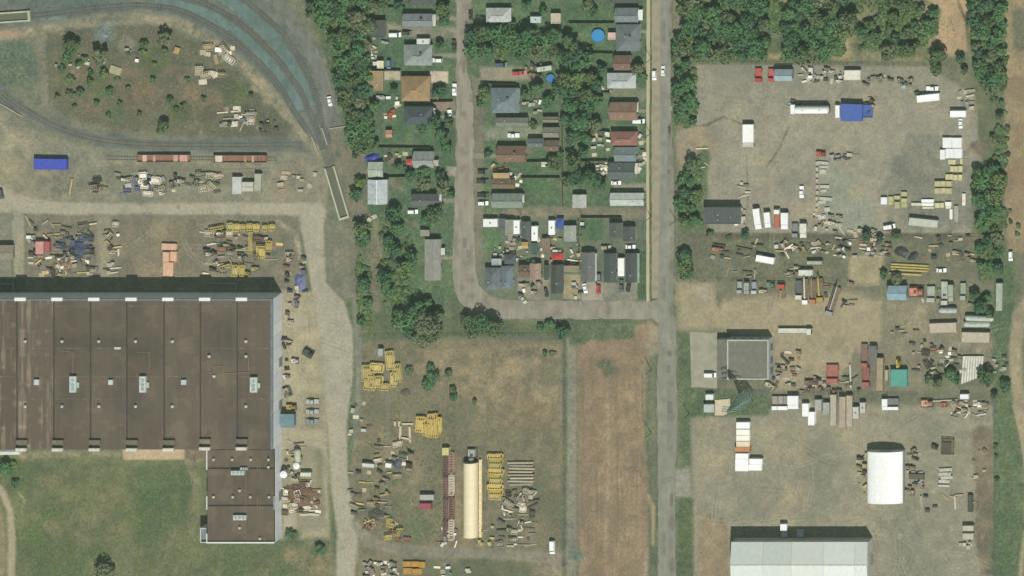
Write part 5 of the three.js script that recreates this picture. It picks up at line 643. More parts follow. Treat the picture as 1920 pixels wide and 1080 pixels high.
house(922, 363, 980, 390, 'gx', [140, 152, 142], [196, 196, 186], 'pale green grey gabled house at the block corner', { porch: [978, 365, 983, 380] });
house(1073, 365, 1099, 390, 'gz', [190, 192, 184], [190, 188, 180], 'pale square garage beside the dirt lane', { name: 'garage', cat: 'garage', h: 2.7, plain: true, rise: 0.5 });
house(1153, 15, 1197, 42, 'gx', [128, 138, 140], [200, 200, 194], 'slate gabled house at the top beside the main road', { porch: [1196, 18, 1205, 38, [236, 236, 230]] });
house(1155, 46, 1199, 96, 'hip', [118, 128, 130], [198, 198, 192], 'grey hip roofed house east of the round pool', { chim: true });
house(1151, 104, 1183, 132, 'gx', [132, 104, 90], [170, 150, 135], 'brown gabled house south of the pool house');
house(1138, 137, 1192, 166, 'hip', [196, 202, 200], [200, 200, 194], 'pale hip roofed house west of two cars on the main road');
house(1143, 192, 1195, 226, 'gx', [148, 120, 100], [190, 180, 165], 'brown gabled house with tan lower slope beside the main road', { porch: [1192, 192, 1197, 210] });
house(1145, 247, 1195, 273, 'hip', [158, 112, 100], [190, 170, 155], 'red brown hip roofed house beside the main road');
house(1152, 276, 1193, 303, 'gx', [126, 138, 142], [196, 196, 190], 'blue grey roofed house between the red brown and dark green roofs', { rise: 1.4 });
house(1141, 305, 1191, 337, 'gx', [96, 106, 102], [186, 186, 178], 'dark green grey gabled house beside the main road', { porch: [1189, 306, 1196, 326] });
house(1144, 362, 1207, 386, 'gx', [196, 204, 196], [200, 200, 194], 'pale long roofed house north of the dirt lane', { rise: 1.1 });
// newer houses
house(909, 502, 938, 544, 'hip', [110, 122, 126], [190, 188, 180], 'slate hip roofed house at the street corner, western wing');
house(940, 499, 962, 541, 'hip', [120, 132, 140], [190, 188, 180], 'slate blue hip roofed house beside the cluttered alley');
house(945, 477, 967, 495, 'hip', [92, 100, 104], [120, 120, 116], 'small dark gazebo behind the slate blue house', { name: 'gazebo', cat: 'gazebo', h: 2.3, plain: true, vents: 0 });
house(922, 485, 940, 497, 'flat', [178, 184, 184], [170, 170, 165], 'small pale shed behind the corner house', { name: 'garden_shed', cat: 'shed', h: 2.2, plain: true, vents: 0 });
house(973, 497, 993, 520, 'gx', [118, 98, 84], [160, 140, 122], 'dark brown roofed house in the row of newer houses');
house(993, 494, 1014, 524, 'gz', [168, 146, 128], [180, 160, 140], 'pinkish tan roofed house next to the dark brown roof', { rise: 0.9 });
house(1033, 496, 1055, 550, 'gz', [78, 82, 78], [150, 148, 140], 'dark narrow house behind the red car');
house(1090, 473, 1115, 528, 'gz', [112, 114, 112], [196, 196, 190], 'mid grey narrow house with pale concrete drive', { porch: [1115, 475, 1119, 527, [190, 192, 184]], rise: 1.2 });
house(1132, 475, 1155, 529, 'gz', [82, 88, 86], [190, 190, 184], 'dark grey narrow house west of the long white trailer', { rise: 1.2 });
house(1172, 475, 1194, 529, 'gz', [80, 86, 86], [190, 196, 186], 'dark grey narrow house east of the long white trailer', { rise: 1.2, porch: [1194, 475, 1199, 530, [150, 176, 158]] });
house(1142, 418, 1166, 445, 'gz', [90, 98, 90], [196, 196, 188], 'dark green roofed garage behind the newer houses', { name: 'garage', cat: 'garage', h: 2.7, plain: true, rise: 0.8 });
house(1168, 425, 1191, 452, 'gz', [84, 88, 88], [200, 200, 194], 'charcoal roofed garage closest to the main road', { name: 'garage', cat: 'garage', h: 2.7, plain: true, rise: 0.8 });
house(1057, 423, 1080, 453, 'gz', [164, 170, 158], [180, 178, 168], 'grey green square outbuilding beside the blue car', { name: 'outbuilding', cat: 'outbuilding', h: 2.7, plain: true, rise: 0.5 });
house(978, 454, 990, 466, 'gx', [204, 176, 112], [170, 150, 110], 'small yellow roofed garden shed among the trailers', { name: 'garden_shed', cat: 'shed', h: 2.1, plain: true, vents: 0, rise: 0.5 });
house(948, 412, 963, 440, 'flat', [156, 158, 142], [150, 150, 140], 'grey green box shed beside the white caravan', { name: 'outbuilding', cat: 'outbuilding', h: 2.5, plain: true, vents: 0 });
house(1015, 304, 1026, 313, 'gx', [238, 236, 226], [200, 198, 190], 'tiny white garden shed behind the brown house', { name: 'garden_shed', cat: 'shed', h: 2, plain: true, vents: 0, rise: 0.4 });
house(723, 244, 735, 258, 'gx', [202, 150, 126], [170, 130, 110], 'small salmon roofed shed in the green garden', { name: 'garden_shed', cat: 'shed', h: 2, plain: true, vents: 0, rise: 0.5 });
house(707, 114, 719, 128, 'flat', [232, 226, 190], [200, 196, 170], 'small cream box shed beside the tarped car', { name: 'garden_shed', cat: 'shed', h: 2.1, plain: true, vents: 0 });
house(1033, 25, 1051, 44, 'flat', [204, 188, 168], [180, 165, 150], 'pinkish flat shed at the lane end behind the top houses', { name: 'garden_shed', cat: 'shed', h: 2.3, plain: true, vents: 0 });
house(1140, 61, 1154, 74, 'flat', [220, 190, 176], [190, 165, 150], 'small pink box shed between pool and house', { name: 'garden_shed', cat: 'shed', h: 2.2, plain: true, vents: 0 });
house(-40, 460, 25, 488, 'gx', [150, 140, 122], [150, 142, 124], 'low tan roofed building at the west edge beside the lane', { name: 'yard_shed', cat: 'shed', h: 2.8, plain: true, rise: 0.8 });
house(764, -26, 813, 9, 'hip', [84, 90, 88], [180, 180, 172], 'dark hip roofed house cut by the top edge west of the street');
house(1142, -26, 1204, 6, 'gx', [78, 84, 80], [180, 180, 172], 'dark gabled house cut by the top edge beside the main road');
container(1469, 989, 12, 12, 0, [250, 250, 250], 'white cabin against the north shadow of the warehouse', { name: 'site_cabin', cat: 'cabin' });
container(1470, 1002, 10, 11, 0, [210, 220, 222], 'grey cabin in the warehouse shadow south of the white cabin', { name: 'site_cabin', cat: 'cabin', h: 2.2 });
container(1500, 1001, 12, 13, 0, [200, 210, 212], 'grey cabin in the warehouse shadow, eastern one', { name: 'site_cabin', cat: 'cabin', h: 2.2 });
house(977, 415, 994, 448, 'gz', [92, 100, 96], [140, 140, 134], 'dark grey green shed between two white caravans', { name: 'outbuilding', cat: 'outbuilding', h: 2.6, plain: true, rise: 0.7 });
house(996, 456, 1007, 477, 'flat', [74, 102, 90], [120, 130, 122], 'small dark green flat shed south of a white caravan', { name: 'garden_shed', cat: 'shed', h: 2.2, plain: true, vents: 0 });
house(1057, 498, 1086, 510, 'shed', [150, 138, 110], [140, 130, 110], 'low tan lean-to at the head of the tan yard', { name: 'lean_to', cat: 'lean-to', h: 2.5, plain: true, vents: 0, rise: 0.4 });
house(1020, 497, 1028, 525, 'gz', [78, 88, 80], [130, 130, 122], 'narrow dark shed between the pinkish tan and dark narrow houses', { name: 'garden_shed', cat: 'shed', h: 2.4, plain: true, vents: 0, rise: 0.4 });
house(936, 410, 948, 428, 'flat', [104, 106, 116], [140, 140, 140], 'small slate box shed east of the wide white caravan', { name: 'garden_shed', cat: 'shed', h: 2.3, plain: true, vents: 0 });
house(1016, 447, 1031, 474, 'flat', [140, 122, 104], [130, 116, 100], 'brown flat shed in the cluttered back yards', { name: 'garden_shed', cat: 'shed', h: 2.1, plain: true, vents: 0 });
// eastern yard buildings
house(1320, 389, 1388, 420, 'flat', [90, 96, 96], [170, 170, 165], 'dark flat roofed shed at the south-west corner of the gravel yard', { name: 'yard_shed', cat: 'shed', h: 4, plain: true, vents: 3 });
house(1452, 130, 1486, 152, 'gx', [166, 184, 192], [150, 160, 165], 'pale blue gabled shed next to two red lorries', { name: 'yard_shed', cat: 'shed', h: 3.2, plain: true, rise: 1.6, vents: 0, seam: true });
house(1664, 536, 1700, 563, 'gx', [150, 178, 190], [150, 160, 165], 'blue grey gabled shed next to the red machine frame', { name: 'yard_shed', cat: 'shed', h: 3.4, plain: true, rise: 1.4, vents: 0, seam: true });
house(526, 776, 552, 802, 'shed', [110, 140, 146], [120, 130, 130], 'teal lean-to shed against the factory east wall', { name: 'yard_shed', cat: 'shed', h: 3.4, plain: true, rise: 0.8, vents: 0 });

// ---------------------------------------------------------------- pool, tents, small garden things
function pool(u, v, r, label, c = [70, 150, 205]) { const t = thing('pool', label, 'pool', W(u, v, 0.6)), R = px(r); new B().cyl([0, 0, 0], [0, 1.15, 0], R, R, 24, false).build('wall', mat([70, 110, 150], 'grain'), t); new B().cyl([0, 0.05, 0], [0, 0.95, 0], R - 0.06, R - 0.06, 24).build('water', mat(c, '', { roughness: 0.08 }), t); const q = new B(); for (let i = 0; i < 24; i++) { const a = i / 24 * 6.2832, b = (i + 1) / 24 * 6.2832, P = (g, k) => [Math.cos(g) * k, 1.17, Math.sin(g) * k]; q.quad(P(a, R + 0.1), P(a, R - 0.15), P(b, R - 0.15), P(b, R + 0.1)); } q.build('rim', mat([70, 130, 170], 'grain'), t); new B().bar([R + 0.3, 0, -0.3], [R - 0.1, 1.6, -0.3], 0.08).bar([R + 0.3, 0, 0.3], [R - 0.1, 1.6, 0.3], 0.08).bar([R + 0.2, 0.6, -0.3], [R + 0.2, 0.6, 0.3], 0.08).build('ladder', whiteTrim, t); return t; }
pool(1122, 67, 12.5, 'round blue swimming pool on the lawn beside a grey house'); pool(1033, 147, 8, 'small blue paddling pool beside the white motorhome', [80, 130, 190]);
function tent(u, v, w, d, c, label, h = 2.6) { const t = thing('tent', label, 'tent', W(u, v, 2)), X = px(w) / 2, Z = px(d) / 2, m = mat(c, 'grain'); const q = new B(), a = [0, h, 0], k = [[-X, 1.9, Z], [X, 1.9, Z], [X, 1.9, -Z], [-X, 1.9, -Z]]; for (let i = 0; i < 4; i++) q.tri(k[i], k[(i + 1) % 4], a); q.build('canopy', m, t); for (const [x, y, z] of k) new B().box(x * 0.97 - 0.04, 0, z * 0.97 - 0.04, x * 0.97 + 0.04, 1.95, z * 0.97 + 0.04).build('pole', whiteTrim, t); return t; }
tent(768, 304, 13, 11, [205, 82, 76], 'red party tent at the west end of the small grey house'); tent(1045, 481, 22, 13, [196, 66, 60], 'red canopy behind the dark narrow house'); tent(1050, 419, 14, 20, [66, 86, 160], 'blue canopy beside the white trailer in the alley');
function tarp(u, v, rx, rz, h, c, label, rot = 0) { const t = thing('tarpaulin_heap', label, 'tarpaulin', W(u, v, h * 0.6), rot); lump(c, px(rx) * 1.15, h, px(rz) * 1.15, Math.round(u + v)).build('sheet', mat(c, 'grain', { roughness: 0.6 }), t); const r = rng(u); for (let i = 0; i < 3; i++) { const b = new B(), s = 0.2 + 0.12 * r(); b.box(-s, 0, -s, s, s * 1.4, s); const m = b.build('weight', mat([120, 110, 100], 'grain'), t); m.position.set((r() - 0.5) * px(rx) * 1.7, 0, px(rz) * 1.2); } return t; }
tarp(698, 297, 13, 8, 1.6, [66, 84, 180], 'bright blue tarpaulin over goods north of the green shed'); tarp(562, 530, 10, 15, 1.4, [118, 118, 164], 'faded violet blue tarpaulin beside the service road'); tarp(1690, 472, 12, 8, 1, [66, 66, 66], 'black tarpaulin heap in the debris strip, western one', 20); tarp(1712, 480, 10, 6, 1, [58, 60, 60], 'black tarpaulin heap in the debris strip, eastern one', -35); tarp(745, 868, 9, 9, 1.2, [92, 94, 112], 'dark blue tarpaulin heap west of the crane boom sections');
function boat(u, v, Lp, Wp, rot, c, label) { const L = px(Lp) / 2, w = px(Wp) / 2, t = thing('boat', label, 'boat', W(u, v, 1), rot), m = mat(c, 'grain', { roughness: 0.5 }); const s = [[-L, -w], [L * 0.4, -w], [L, 0], [L * 0.4, w], [-L, w]], q = new B(); for (let i = 0; i < 5; i++) { const a = s[i], b = s[(i + 1) % 5]; q.quad([a[0] * 0.9, 0.45, a[1] * 0.5], [b[0] * 0.9, 0.45, b[1] * 0.5], [b[0], 1.2, b[1]], [a[0], 1.2, a[1]]); } q.build('hull', m, t); const d = new B(); for (let i = 1; i < 4; i++) d.tri([s[0][0], 1.0, s[0][1] * 0.9], [s[i][0] * 0.98, 1.0, s[i][1] * 0.9], [s[i + 1][0] * 0.98, 1.0, s[i + 1][1] * 0.9]); d.build('deck', mat(c.map(e => e * 0.85), 'grain'), t); new B().frus(-L * 0.2, -w * 0.6, L * 0.3, w * 0.6, 1.0, -L * 0.1, -w * 0.45, L * 0.15, w * 0.45, 1.7).build('cuddy', m, t); new B().box(-L * 0.6, 0, -0.2, L * 0.5, 0.45, 0.2).build('trailer_frame', mat([70, 70, 68], 'grain'), t); return t; }
boat(723, 80, 16, 6, 8, [186, 196, 186], 'pale grey boat parked on the grass near the dark garage'); boat(715, 183, 19, 8, 0, [196, 200, 190], 'pale boat behind the tan outbuilding'); boat(734, 213, 22, 9, -55, [190, 104, 66], 'orange boat behind the slate roofed house');

// ---------------------------------------------------------------- cars
const WH = [250, 251, 250], BK = [52, 56, 56], SV = [176, 180, 180];
for (const [u, v, rot, c, ty, l] of [
  [741, 65, 0, WH, 'van', 'white van in front of the dark flat garage'], [763, 62, 0, [74, 76, 70], 'suv', 'dark car on the drive south of the top grey house'], [820, 113, 180, WH, 'suv', 'white car east of the pale grey hip roofed house'], [852, 168, 90, WH, 'pickup', 'white pickup parked on the street edge'], [844, 217, 80, WH, 'pickup', 'white pickup beside the dark slate roofed house'], [729, 121, 90, [110, 140, 168], 'suv', 'blue tarped car beside the cream shed'], [882, 29, 90, [66, 68, 62], 'sedan', 'dark car on the grass at the top of the street'], [851, 86, 90, [62, 68, 58], 'pickup', 'dark green pickup at the street edge by the lawn'], [774, 397, 0, WH, 'suv', 'white car in the drive of the dark grey roofed house'],
  [940, 121, 0, [80, 96, 118], 'van', 'dark blue van north of the red cars'], [970, 137, 0, [196, 66, 66], 'suv', 'red car, western one of the red pair in the garden drive'], [978, 136, 0, [204, 84, 80], 'sedan', 'red car, eastern one of the red pair in the garden drive'], [963, 254, 180, WH, 'pickup', 'white pickup beside the long low grey house'], [905, 322, 0, BK, 'suv', 'northernmost of three black cars beside the olive brown cottage'], [905, 340, 0, [58, 62, 58], 'pickup', 'middle one of three black cars beside the olive brown cottage'], [906, 366, 0, BK, 'pickup', 'southernmost of three black cars beside the olive brown cottage'], [906, 381, 0, WH, 'suv', 'white car south of the black cars on the street edge'],
  [1227, 141, 90, WH, 'suv', 'white topped car driving south on the main road'], [1243, 133, 270, WH, 'sedan', 'white car driving north on the main road'], [1198, 227, 0, WH, 'van', 'white van at the east end of the tan sloped brown house'], [1155, 343, 0, WH, 'sedan', 'white car south of the dark green grey house'],
  [1097, 541, 80, WH, 'sedan', 'white car on the pale concrete drive'], [1122, 542, 90, [190, 66, 62], 'suv', 'red car on the pale concrete drive'], [1123, 522, 90, [132, 134, 132], 'suv', 'grey car beside the mid grey narrow house'], [1165, 536, 90, [96, 102, 98], 'pickup', 'grey pickup in front of the long white trailer'], [1178, 539, 100, BK, 'sedan', 'black car on the drive closest to the main road'], [981, 561, 60, [200, 200, 194], 'sedan', 'pale car parked at the kerb of the cross street'], [1136, 464, 0, [180, 170, 140], 'suv', 'tan car in the yard behind the dark narrow house'], [1182, 463, 0, WH, 'sedan', 'white car south of the charcoal garage'],
  [618, 190, 80, WH, 'sedan', 'white car on the grey lane beside the rail curve'], [1332, 703, 0, WH, 'van', 'white van on the concrete pad'], [1503, 360, 90, WH, 'pickup', 'white tailed black pickup in the gravel yard'], [1748, 166, 0, WH, 'pickup', 'white pickup parked against the tilted white container'], [1668, 425, -10, WH, 'van', 'white van at the south edge of the gravel yard'], [1895, 480, 90, WH, 'suv', 'white car on the track beside the east field'], [2, 364, 80, [90, 96, 92], 'suv', 'dark car on the tan road at the west edge'], [1440, 481, 10, [70, 86, 112], 'pickup', 'dark blue pickup north of the white container in the strip'], [1036, 1026, 90, WH, 'van', 'white van at the field corner beside the wire fence'], [1765, 507, 0, WH, 'sedan', 'small white car in the olive strip'], [1801, 232, 90, WH, 'sedan', 'small white car south of the white container'],
]) car(u, v, rot, c, ty, l, ty === 'van' && u === 1036 ? 1.15 : 1);
for (const [i, v] of [753, 772, 790].entries()) car(586, v, 180, [[196, 200, 198], [184, 190, 188], [150, 158, 156]][i], 'pickup', ['northernmost', 'middle', 'southernmost'][i] + ' of three pickups parked east of the factory', 1.05);
const OUTC = [228, 229, 222];
// ---------------------------------------------------------------- caravans, trailers, lorries
for (const [u, v, L, w, r, c, l, cara] of [
  [793, 78, 24, 11, 0, OUTC, 'white caravan between the grey gabled and pale hip roofed houses', 1], [1020, 129, 28, 9, -8, [206, 214, 200], 'pale motorhome beside the paddling pool', 1], [1004, 37, 20, 12, 0, [210, 222, 222], 'pale blue white caravan behind the top houses', 1], [919, 418, 27, 15, 0, [242, 242, 240], 'wide white caravan at the lane beside the street', 1], [968, 426, 26, 12, 90, WH, 'white caravan beside the grey green box shed', 1], [1002, 438, 28, 12, 90, WH, 'white caravan north of the yellow garden shed', 1], [1034, 427, 27, 12, 90, WH, 'white caravan beside the blue canopy', 1], [1164, 501, 34, 12, 90, WH, 'long white trailer between two dark narrow houses', 0],
  [1562, 769, 58, 11, 90, [196, 188, 168], 'tan trailer, westernmost of three long tan trailers', 0], [1579, 773, 58, 12, 90, [190, 172, 150], 'tan trailer, middle one of three long tan trailers', 0], [1592, 771, 58, 11, 90, [196, 180, 160], 'tan trailer, easternmost of three long tan trailers', 0], [1604, 774, 22, 11, 90, [214, 214, 202], 'rounded white trailer east of the tan trailers', 1], [1617, 765, 20, 10, 90, [206, 206, 196], 'pale trailer next to the rounded white trailer', 1],
  [1873, 557, 52, 12, 91, [176, 186, 168], 'long grey green trailer on the east verge', 0],
]) trailer(u, v, L, w, r, c, l, { cara, name: cara ? 'caravan' : 'trailer', cat: cara ? 'caravan' : 'trailer' });
for (const [u, v, L, w, r, cc, ld, lc, l] of [
  [1421, 142, 26, 12, 90, [196, 70, 70], 'deck', [200, 86, 82], 'red lorry, western one of the pair beside the blue shed'], [1446, 142, 24, 12, 90, [200, 72, 70], 'deck', [206, 96, 90], 'red lorry, eastern one of the pair beside the blue shed'], [1519, 138, 20, 8, 90, WH, 'deck', [232, 232, 226], 'white lorry in the row along the north fence'], [1518, 205, 74, 18, 180, WH, 'tank', [255, 255, 255], 'long white tanker lorry in the gravel yard'], [1600, 209, 70, 24, 180, WH, 'deck', [72, 100, 180], 'wide blue bodied lorry behind the tanker'], [1403, 255, 44, 20, 90, [214, 212, 196], 'box', [255, 255, 252], 'white lorry standing alone in the gravel yard'],
  [1420, 411, 40, 12, 82, WH, 'box', [252, 252, 250], 'white lorry, westernmost in the row beside the dark shed'], [1439, 413, 30, 11, 85, WH, 'box', [250, 250, 248], 'white lorry, second in the row beside the dark shed'], [1456, 410, 36, 10, 270, WH, 'deck', [190, 110, 82], 'white cabbed orange flatbed in the row beside the dark shed'], [1471, 415, 32, 13, 90, WH, 'box', [250, 250, 250], 'white lorry, easternmost in the row beside the dark shed'], [1490, 433, 26, 11, 90, [150, 152, 156], 'deck', [132, 136, 138], 'grey flatbed lorry south-east of the white lorries'], [1506, 433, 28, 12, 90, [236, 234, 220], 'box', [240, 238, 226], 'cream white lorry beside the grey flatbed'],
  [1490, 622, 64, 11, 0, [230, 228, 214], 'deck', [222, 220, 200], 'long white flatbed lorry north-east of the workshop'], [1448 + 4, 757, 26, 10, 90, WH, 'deck', [170, 160, 148], 'white lorry, first in the row south of the workshop'], [1463, 757, 26, 10, 90, WH, 'deck', [176, 166, 150], 'white lorry, second in the row south of the workshop'], [1472, 757, 26, 9, 90, WH, 'deck', [160, 156, 150], 'white lorry, third in the row south of the workshop'], [1482, 755, 26, 10, 90, WH, 'box', [252, 252, 252], 'white lorry, fourth in the row south of the workshop'], [1492, 755, 26, 10, 90, WH, 'box', [252, 252, 252], 'white lorry, fifth in the row south of the workshop'], [1659, 759, 22, 10, 90, WH, 'box', WH, 'white lorry, western one of three in front of the olive bank'], [1669, 759, 22, 10, 90, WH, 'deck', [130, 130, 128], 'white lorry, middle one of three in front of the olive bank'], [1679, 759, 22, 10, 90, WH, 'deck', [130, 130, 126], 'white lorry, eastern one of three in front of the olive bank'],
  [1386, 540, 22, 9, 90, [176, 184, 176], 'deck', [170, 176, 166], 'pale lorry, first in the row on the sandy yard'], [1400, 541, 22, 9, 90, [166, 172, 170], 'box', [172, 176, 172], 'grey lorry, second in the row on the sandy yard'], [1413, 541, 22, 9, 90, [210, 214, 214], 'deck', [160, 168, 176], 'grey lorry, third in the row on the sandy yard'], [1464, 546, 28, 13, 270, [196, 84, 72], 'crane', [210, 176, 120], 'red lorry with tan crane boom on the sandy yard'], [1497, 545, 36, 12, 90, [226, 226, 216], 'deck', [98, 100, 98], 'white cabbed dark flatbed on the sandy yard'], [1509, 548, 48, 10, 90, WH, 'crane', [226, 224, 206], 'lorry with long white crane boom on the sandy yard'], [1523, 548, 46, 11, 90, [206, 130, 96], 'crane', [166, 130, 86], 'orange cabbed lorry with brown boom on the sandy yard'], [1536, 545, 44, 12, 88, [190, 160, 70], 'crane', [206, 178, 84], 'yellow crane lorry on the sandy yard'], [1561, 566, 56, 13, 108, [176, 168, 166], 'crane', [190, 182, 178], 'pale mauve crane lorry on the sandy yard'], [1745, 553, 30, 15, 90, [190, 196, 184], 'deck', [176, 182, 170], 'pale grey lorry east of the red machine frame'], [1770, 551, 44, 12, 90, [206, 208, 196], 'deck', [186, 190, 176], 'pale lorry with white cab in the eastern row'], [1783, 550, 32, 9, 90, [176, 182, 166], 'box', [172, 178, 164], 'grey green lorry in the eastern row'], [1805, 548, 32, 10, 90, [176, 184, 166], 'deck', [166, 176, 158], 'grey green flatbed at the end of the eastern row'],
  [1620, 668, 44, 12, 90, [176, 96, 84], 'deck', [140, 108, 98], 'rusty red lorry north of the teal container'], [1637, 672, 50, 13, 270, [110, 110, 124], 'deck', [126, 118, 112], 'grey violet lorry beside the rusty red lorry'], [1623, 708, 36, 13, 90, [186, 96, 92], 'deck', [150, 88, 82], 'red lorry south of the rusty red lorry'],
  [1560, 702, 34, 22, 90, [186, 104, 92], 'deck', [176, 108, 96], 'broad red loader south-east of the workshop'],
]) truck(u, v, L, w, r, cc, ld, lc, l);
trailer(1649, 702, 62, 12, 91, [178, 156, 124], 'long tan trailer west of the teal container');
// blue curtain load on the wide lorry
container(1598, 210, 40, 32, 2, [72, 104, 186], 'big blue covered load on the wide lorry behind the tanker', { y: 1.35, h: 2.0, name: 'covered_load', cat: 'load' });

// ---------------------------------------------------------------- containers and cabins
for (const [u, v, L, w, r, c, l, o] of [
  [94, 308, 62, 20, 1, [62, 82, 200], 'bright blue container beside the western tracks'], [444, 348, 32, 17, 90, [214, 216, 212], 'white container in the equipment row north of the road'], [464, 346, 22, 9, 0, [206, 206, 190], 'cream container, northern one of the pair in the equipment row'], [464, 355, 22, 8, 0, [210, 208, 190], 'cream container, southern one of the pair in the equipment row'], [483, 342, 32, 12, 92, [186, 188, 170], 'pale grey container at the east end of the equipment row'],
  [74, 465, 24, 15, 90, [222, 160, 156], 'pink red container in the scrap yard'], [88, 463, 20, 9, 90, [190, 96, 100], 'narrow red container next to the pink red one'],
  [1740, 184, 42, 13, -6, [255, 255, 255], 'tilted white container in the north-east corner of the gravel yard'], [1796, 214, 29, 12, 0, [255, 255, 255], 'white container beside the shelter belt'], [1731, 418, 54, 14, 6, [208, 210, 196], 'long pale container at the south edge of the gravel yard'], [1434, 487, 34, 12, 10, [255, 255, 255], 'white container in the olive debris strip'], [1510, 512, 26, 11, 0, [226, 228, 216], 'pale container beside the north fence of the sandy yard'], [1527, 493, 28, 6, 0, [190, 186, 170], 'beige container at the edge of the olive strip'],
  [1393, 798, 25, 12, 0, [255, 255, 255], 'white container, northernmost of the long column'], [1393, 811, 25, 11, 1, [255, 252, 240], 'white container, second in the long column'], [1393, 822, 25, 10, 0, [255, 250, 236], 'ivory container, third in the long column'], [1393, 833, 25, 10, 0, [250, 234, 206], 'cream container, fourth in the long column'], [1392, 843, 28, 9, 0, [206, 140, 96], 'orange container in the long column'], [1391, 856, 24, 11, 1, [255, 255, 255], 'white container south of the orange one'], [1391, 867, 25, 11, 0, [255, 255, 255], 'white container, western one of the middle pair at the column foot'], [1391, 878, 25, 11, 0, [255, 255, 255], 'white container, western one of the lowest pair at the column foot'], [1417, 866, 24, 11, 1, [255, 255, 255], 'white container, eastern one of the middle pair at the column foot'], [1416, 877, 24, 11, 0, [255, 255, 255], 'white container, eastern one of the lowest pair at the column foot'],
  [1510, 769, 24, 12, 90, [255, 255, 255], 'white container, northern one of the stepped pair'], [1521, 785, 25, 12, 90, [255, 255, 255], 'white container, southern one of the stepped pair'], [1534, 760, 21, 12, 90, [182, 186, 176], 'grey container, western one of the grey pair'], [1549, 766, 22, 12, 90, [176, 180, 170], 'grey container, eastern one of the grey pair'], [1330, 745, 14, 10, 0, [230, 236, 232], 'small white cabin north of the grey cabin by the road', { name: 'site_cabin', cat: 'cabin' }], [1329, 766, 19, 15, 0, [196, 206, 198], 'grey white cabin beside the round slab', { name: 'site_cabin', cat: 'cabin' }], [1815, 991, 20, 10, 0, [204, 200, 180], 'beige container, northern one of the beige pair'], [1815, 1006, 20, 11, 0, [204, 198, 178], 'beige container, southern one of the beige pair'], [1808, 744, 16, 9, 0, [240, 240, 250], 'small white cabin among the scrap by the east fence', { name: 'site_cabin', cat: 'cabin' }],
  [1685, 709, 32, 30, 90, [92, 172, 156], 'wide teal container in the crowded yard', { h: 2.8 }], [1662, 704, 20, 5, 90, [190, 186, 160], 'narrow pale container west of the teal one'], [1768, 615, 50, 18, -2, [206, 188, 170], 'pinkish beige cabin in the eastern yard', { name: 'site_cabin', cat: 'cabin' }], [1829, 633, 52, 19, 1, [200, 190, 168], 'beige cabin south of the white tubes', { name: 'site_cabin', cat: 'cabin' }], [573, 890, 20, 7, 0, [236, 234, 214], 'cream container near the scrap heap east of the factory'], [1598, 141, 30, 18, 0, [240, 236, 222], 'cream cabin in the row along the north fence', { name: 'site_cabin', cat: 'cabin' }], [835, 847, 14, 12, 90, [222, 216, 140], 'yellow cabin at the head of the crane boom sections', { name: 'site_cabin', cat: 'cabin' }], [800, 933, 26, 10, 0, [190, 188, 182], 'grey cabin above the crimson cabin in the dry field', { name: 'site_cabin', cat: 'cabin' }], [797, 949, 22, 10, 0, [170, 76, 92], 'crimson cabin in the dry field', { name: 'site_cabin', cat: 'cabin' }], [690, 873, 22, 7, 5, [226, 226, 216], 'white container in the western part of the dry field'], [728, 873, 11, 8, 8, [244, 244, 238], 'small white cabin west of the dark tarpaulin', { name: 'site_cabin', cat: 'cabin' }], [713, 661, 14, 9, 90, [186, 184, 180], 'grey cabin north of the yellow frames', { name: 'site_cabin', cat: 'cabin' }],
]) container(u, v, L, w, r, c, l, o);
tankH(1777, 582, 34, 11, 0, [196, 204, 196], 'white horizontal tank in the eastern yard'); tankH(1836, 597, 54, 11, 2, [206, 212, 200], 'long pale tube tank, northern one of the pair'); tankH(1831, 608, 50, 11, 1, [200, 206, 196], 'long pale tube tank, southern one of the pair');
tankV(555, 874, 12, 3.6, [250, 252, 250], 'white round tank, northern one east of the factory'); tankV(531, 890, 13, 4, [250, 252, 252], 'white round tank, southern one against the factory wall'); tankH(557, 855, 26, 12, 88, [206, 204, 186], 'pale cylinder tank lying east of the factory');
{ const t = thing('round_slab', 'pinkish concrete slab with one rounded side next to the grey white cabin', 'slab', W(1355, 763)), q = new B(), s = []; const X = 3.6, Z = 3.9; s.push([-X, -Z + 0.6], [X, -Z], [X, 0]); for (let i = 1; i <= 6; i++) { const a = i / 6 * Math.PI / 2; s.push([X * Math.cos(a), Z * Math.sin(a)]); } s.push([-X, Z]); for (let i = 1; i + 1 < s.length; i++) q.tri([s[0][0], 0.35, s[0][1]], [s[i + 1][0], 0.35, s[i + 1][1]], [s[i][0], 0.35, s[i][1]]); for (let i = 0; i < s.length; i++) { const a = s[i], b = s[(i + 1) % s.length]; q.quad([a[0], 0, a[1]], [b[0], 0, b[1]], [b[0], 0.35, b[1]], [a[0], 0.35, a[1]]); } q.build('slab', mat([206, 192, 168], 'concrete'), t); }

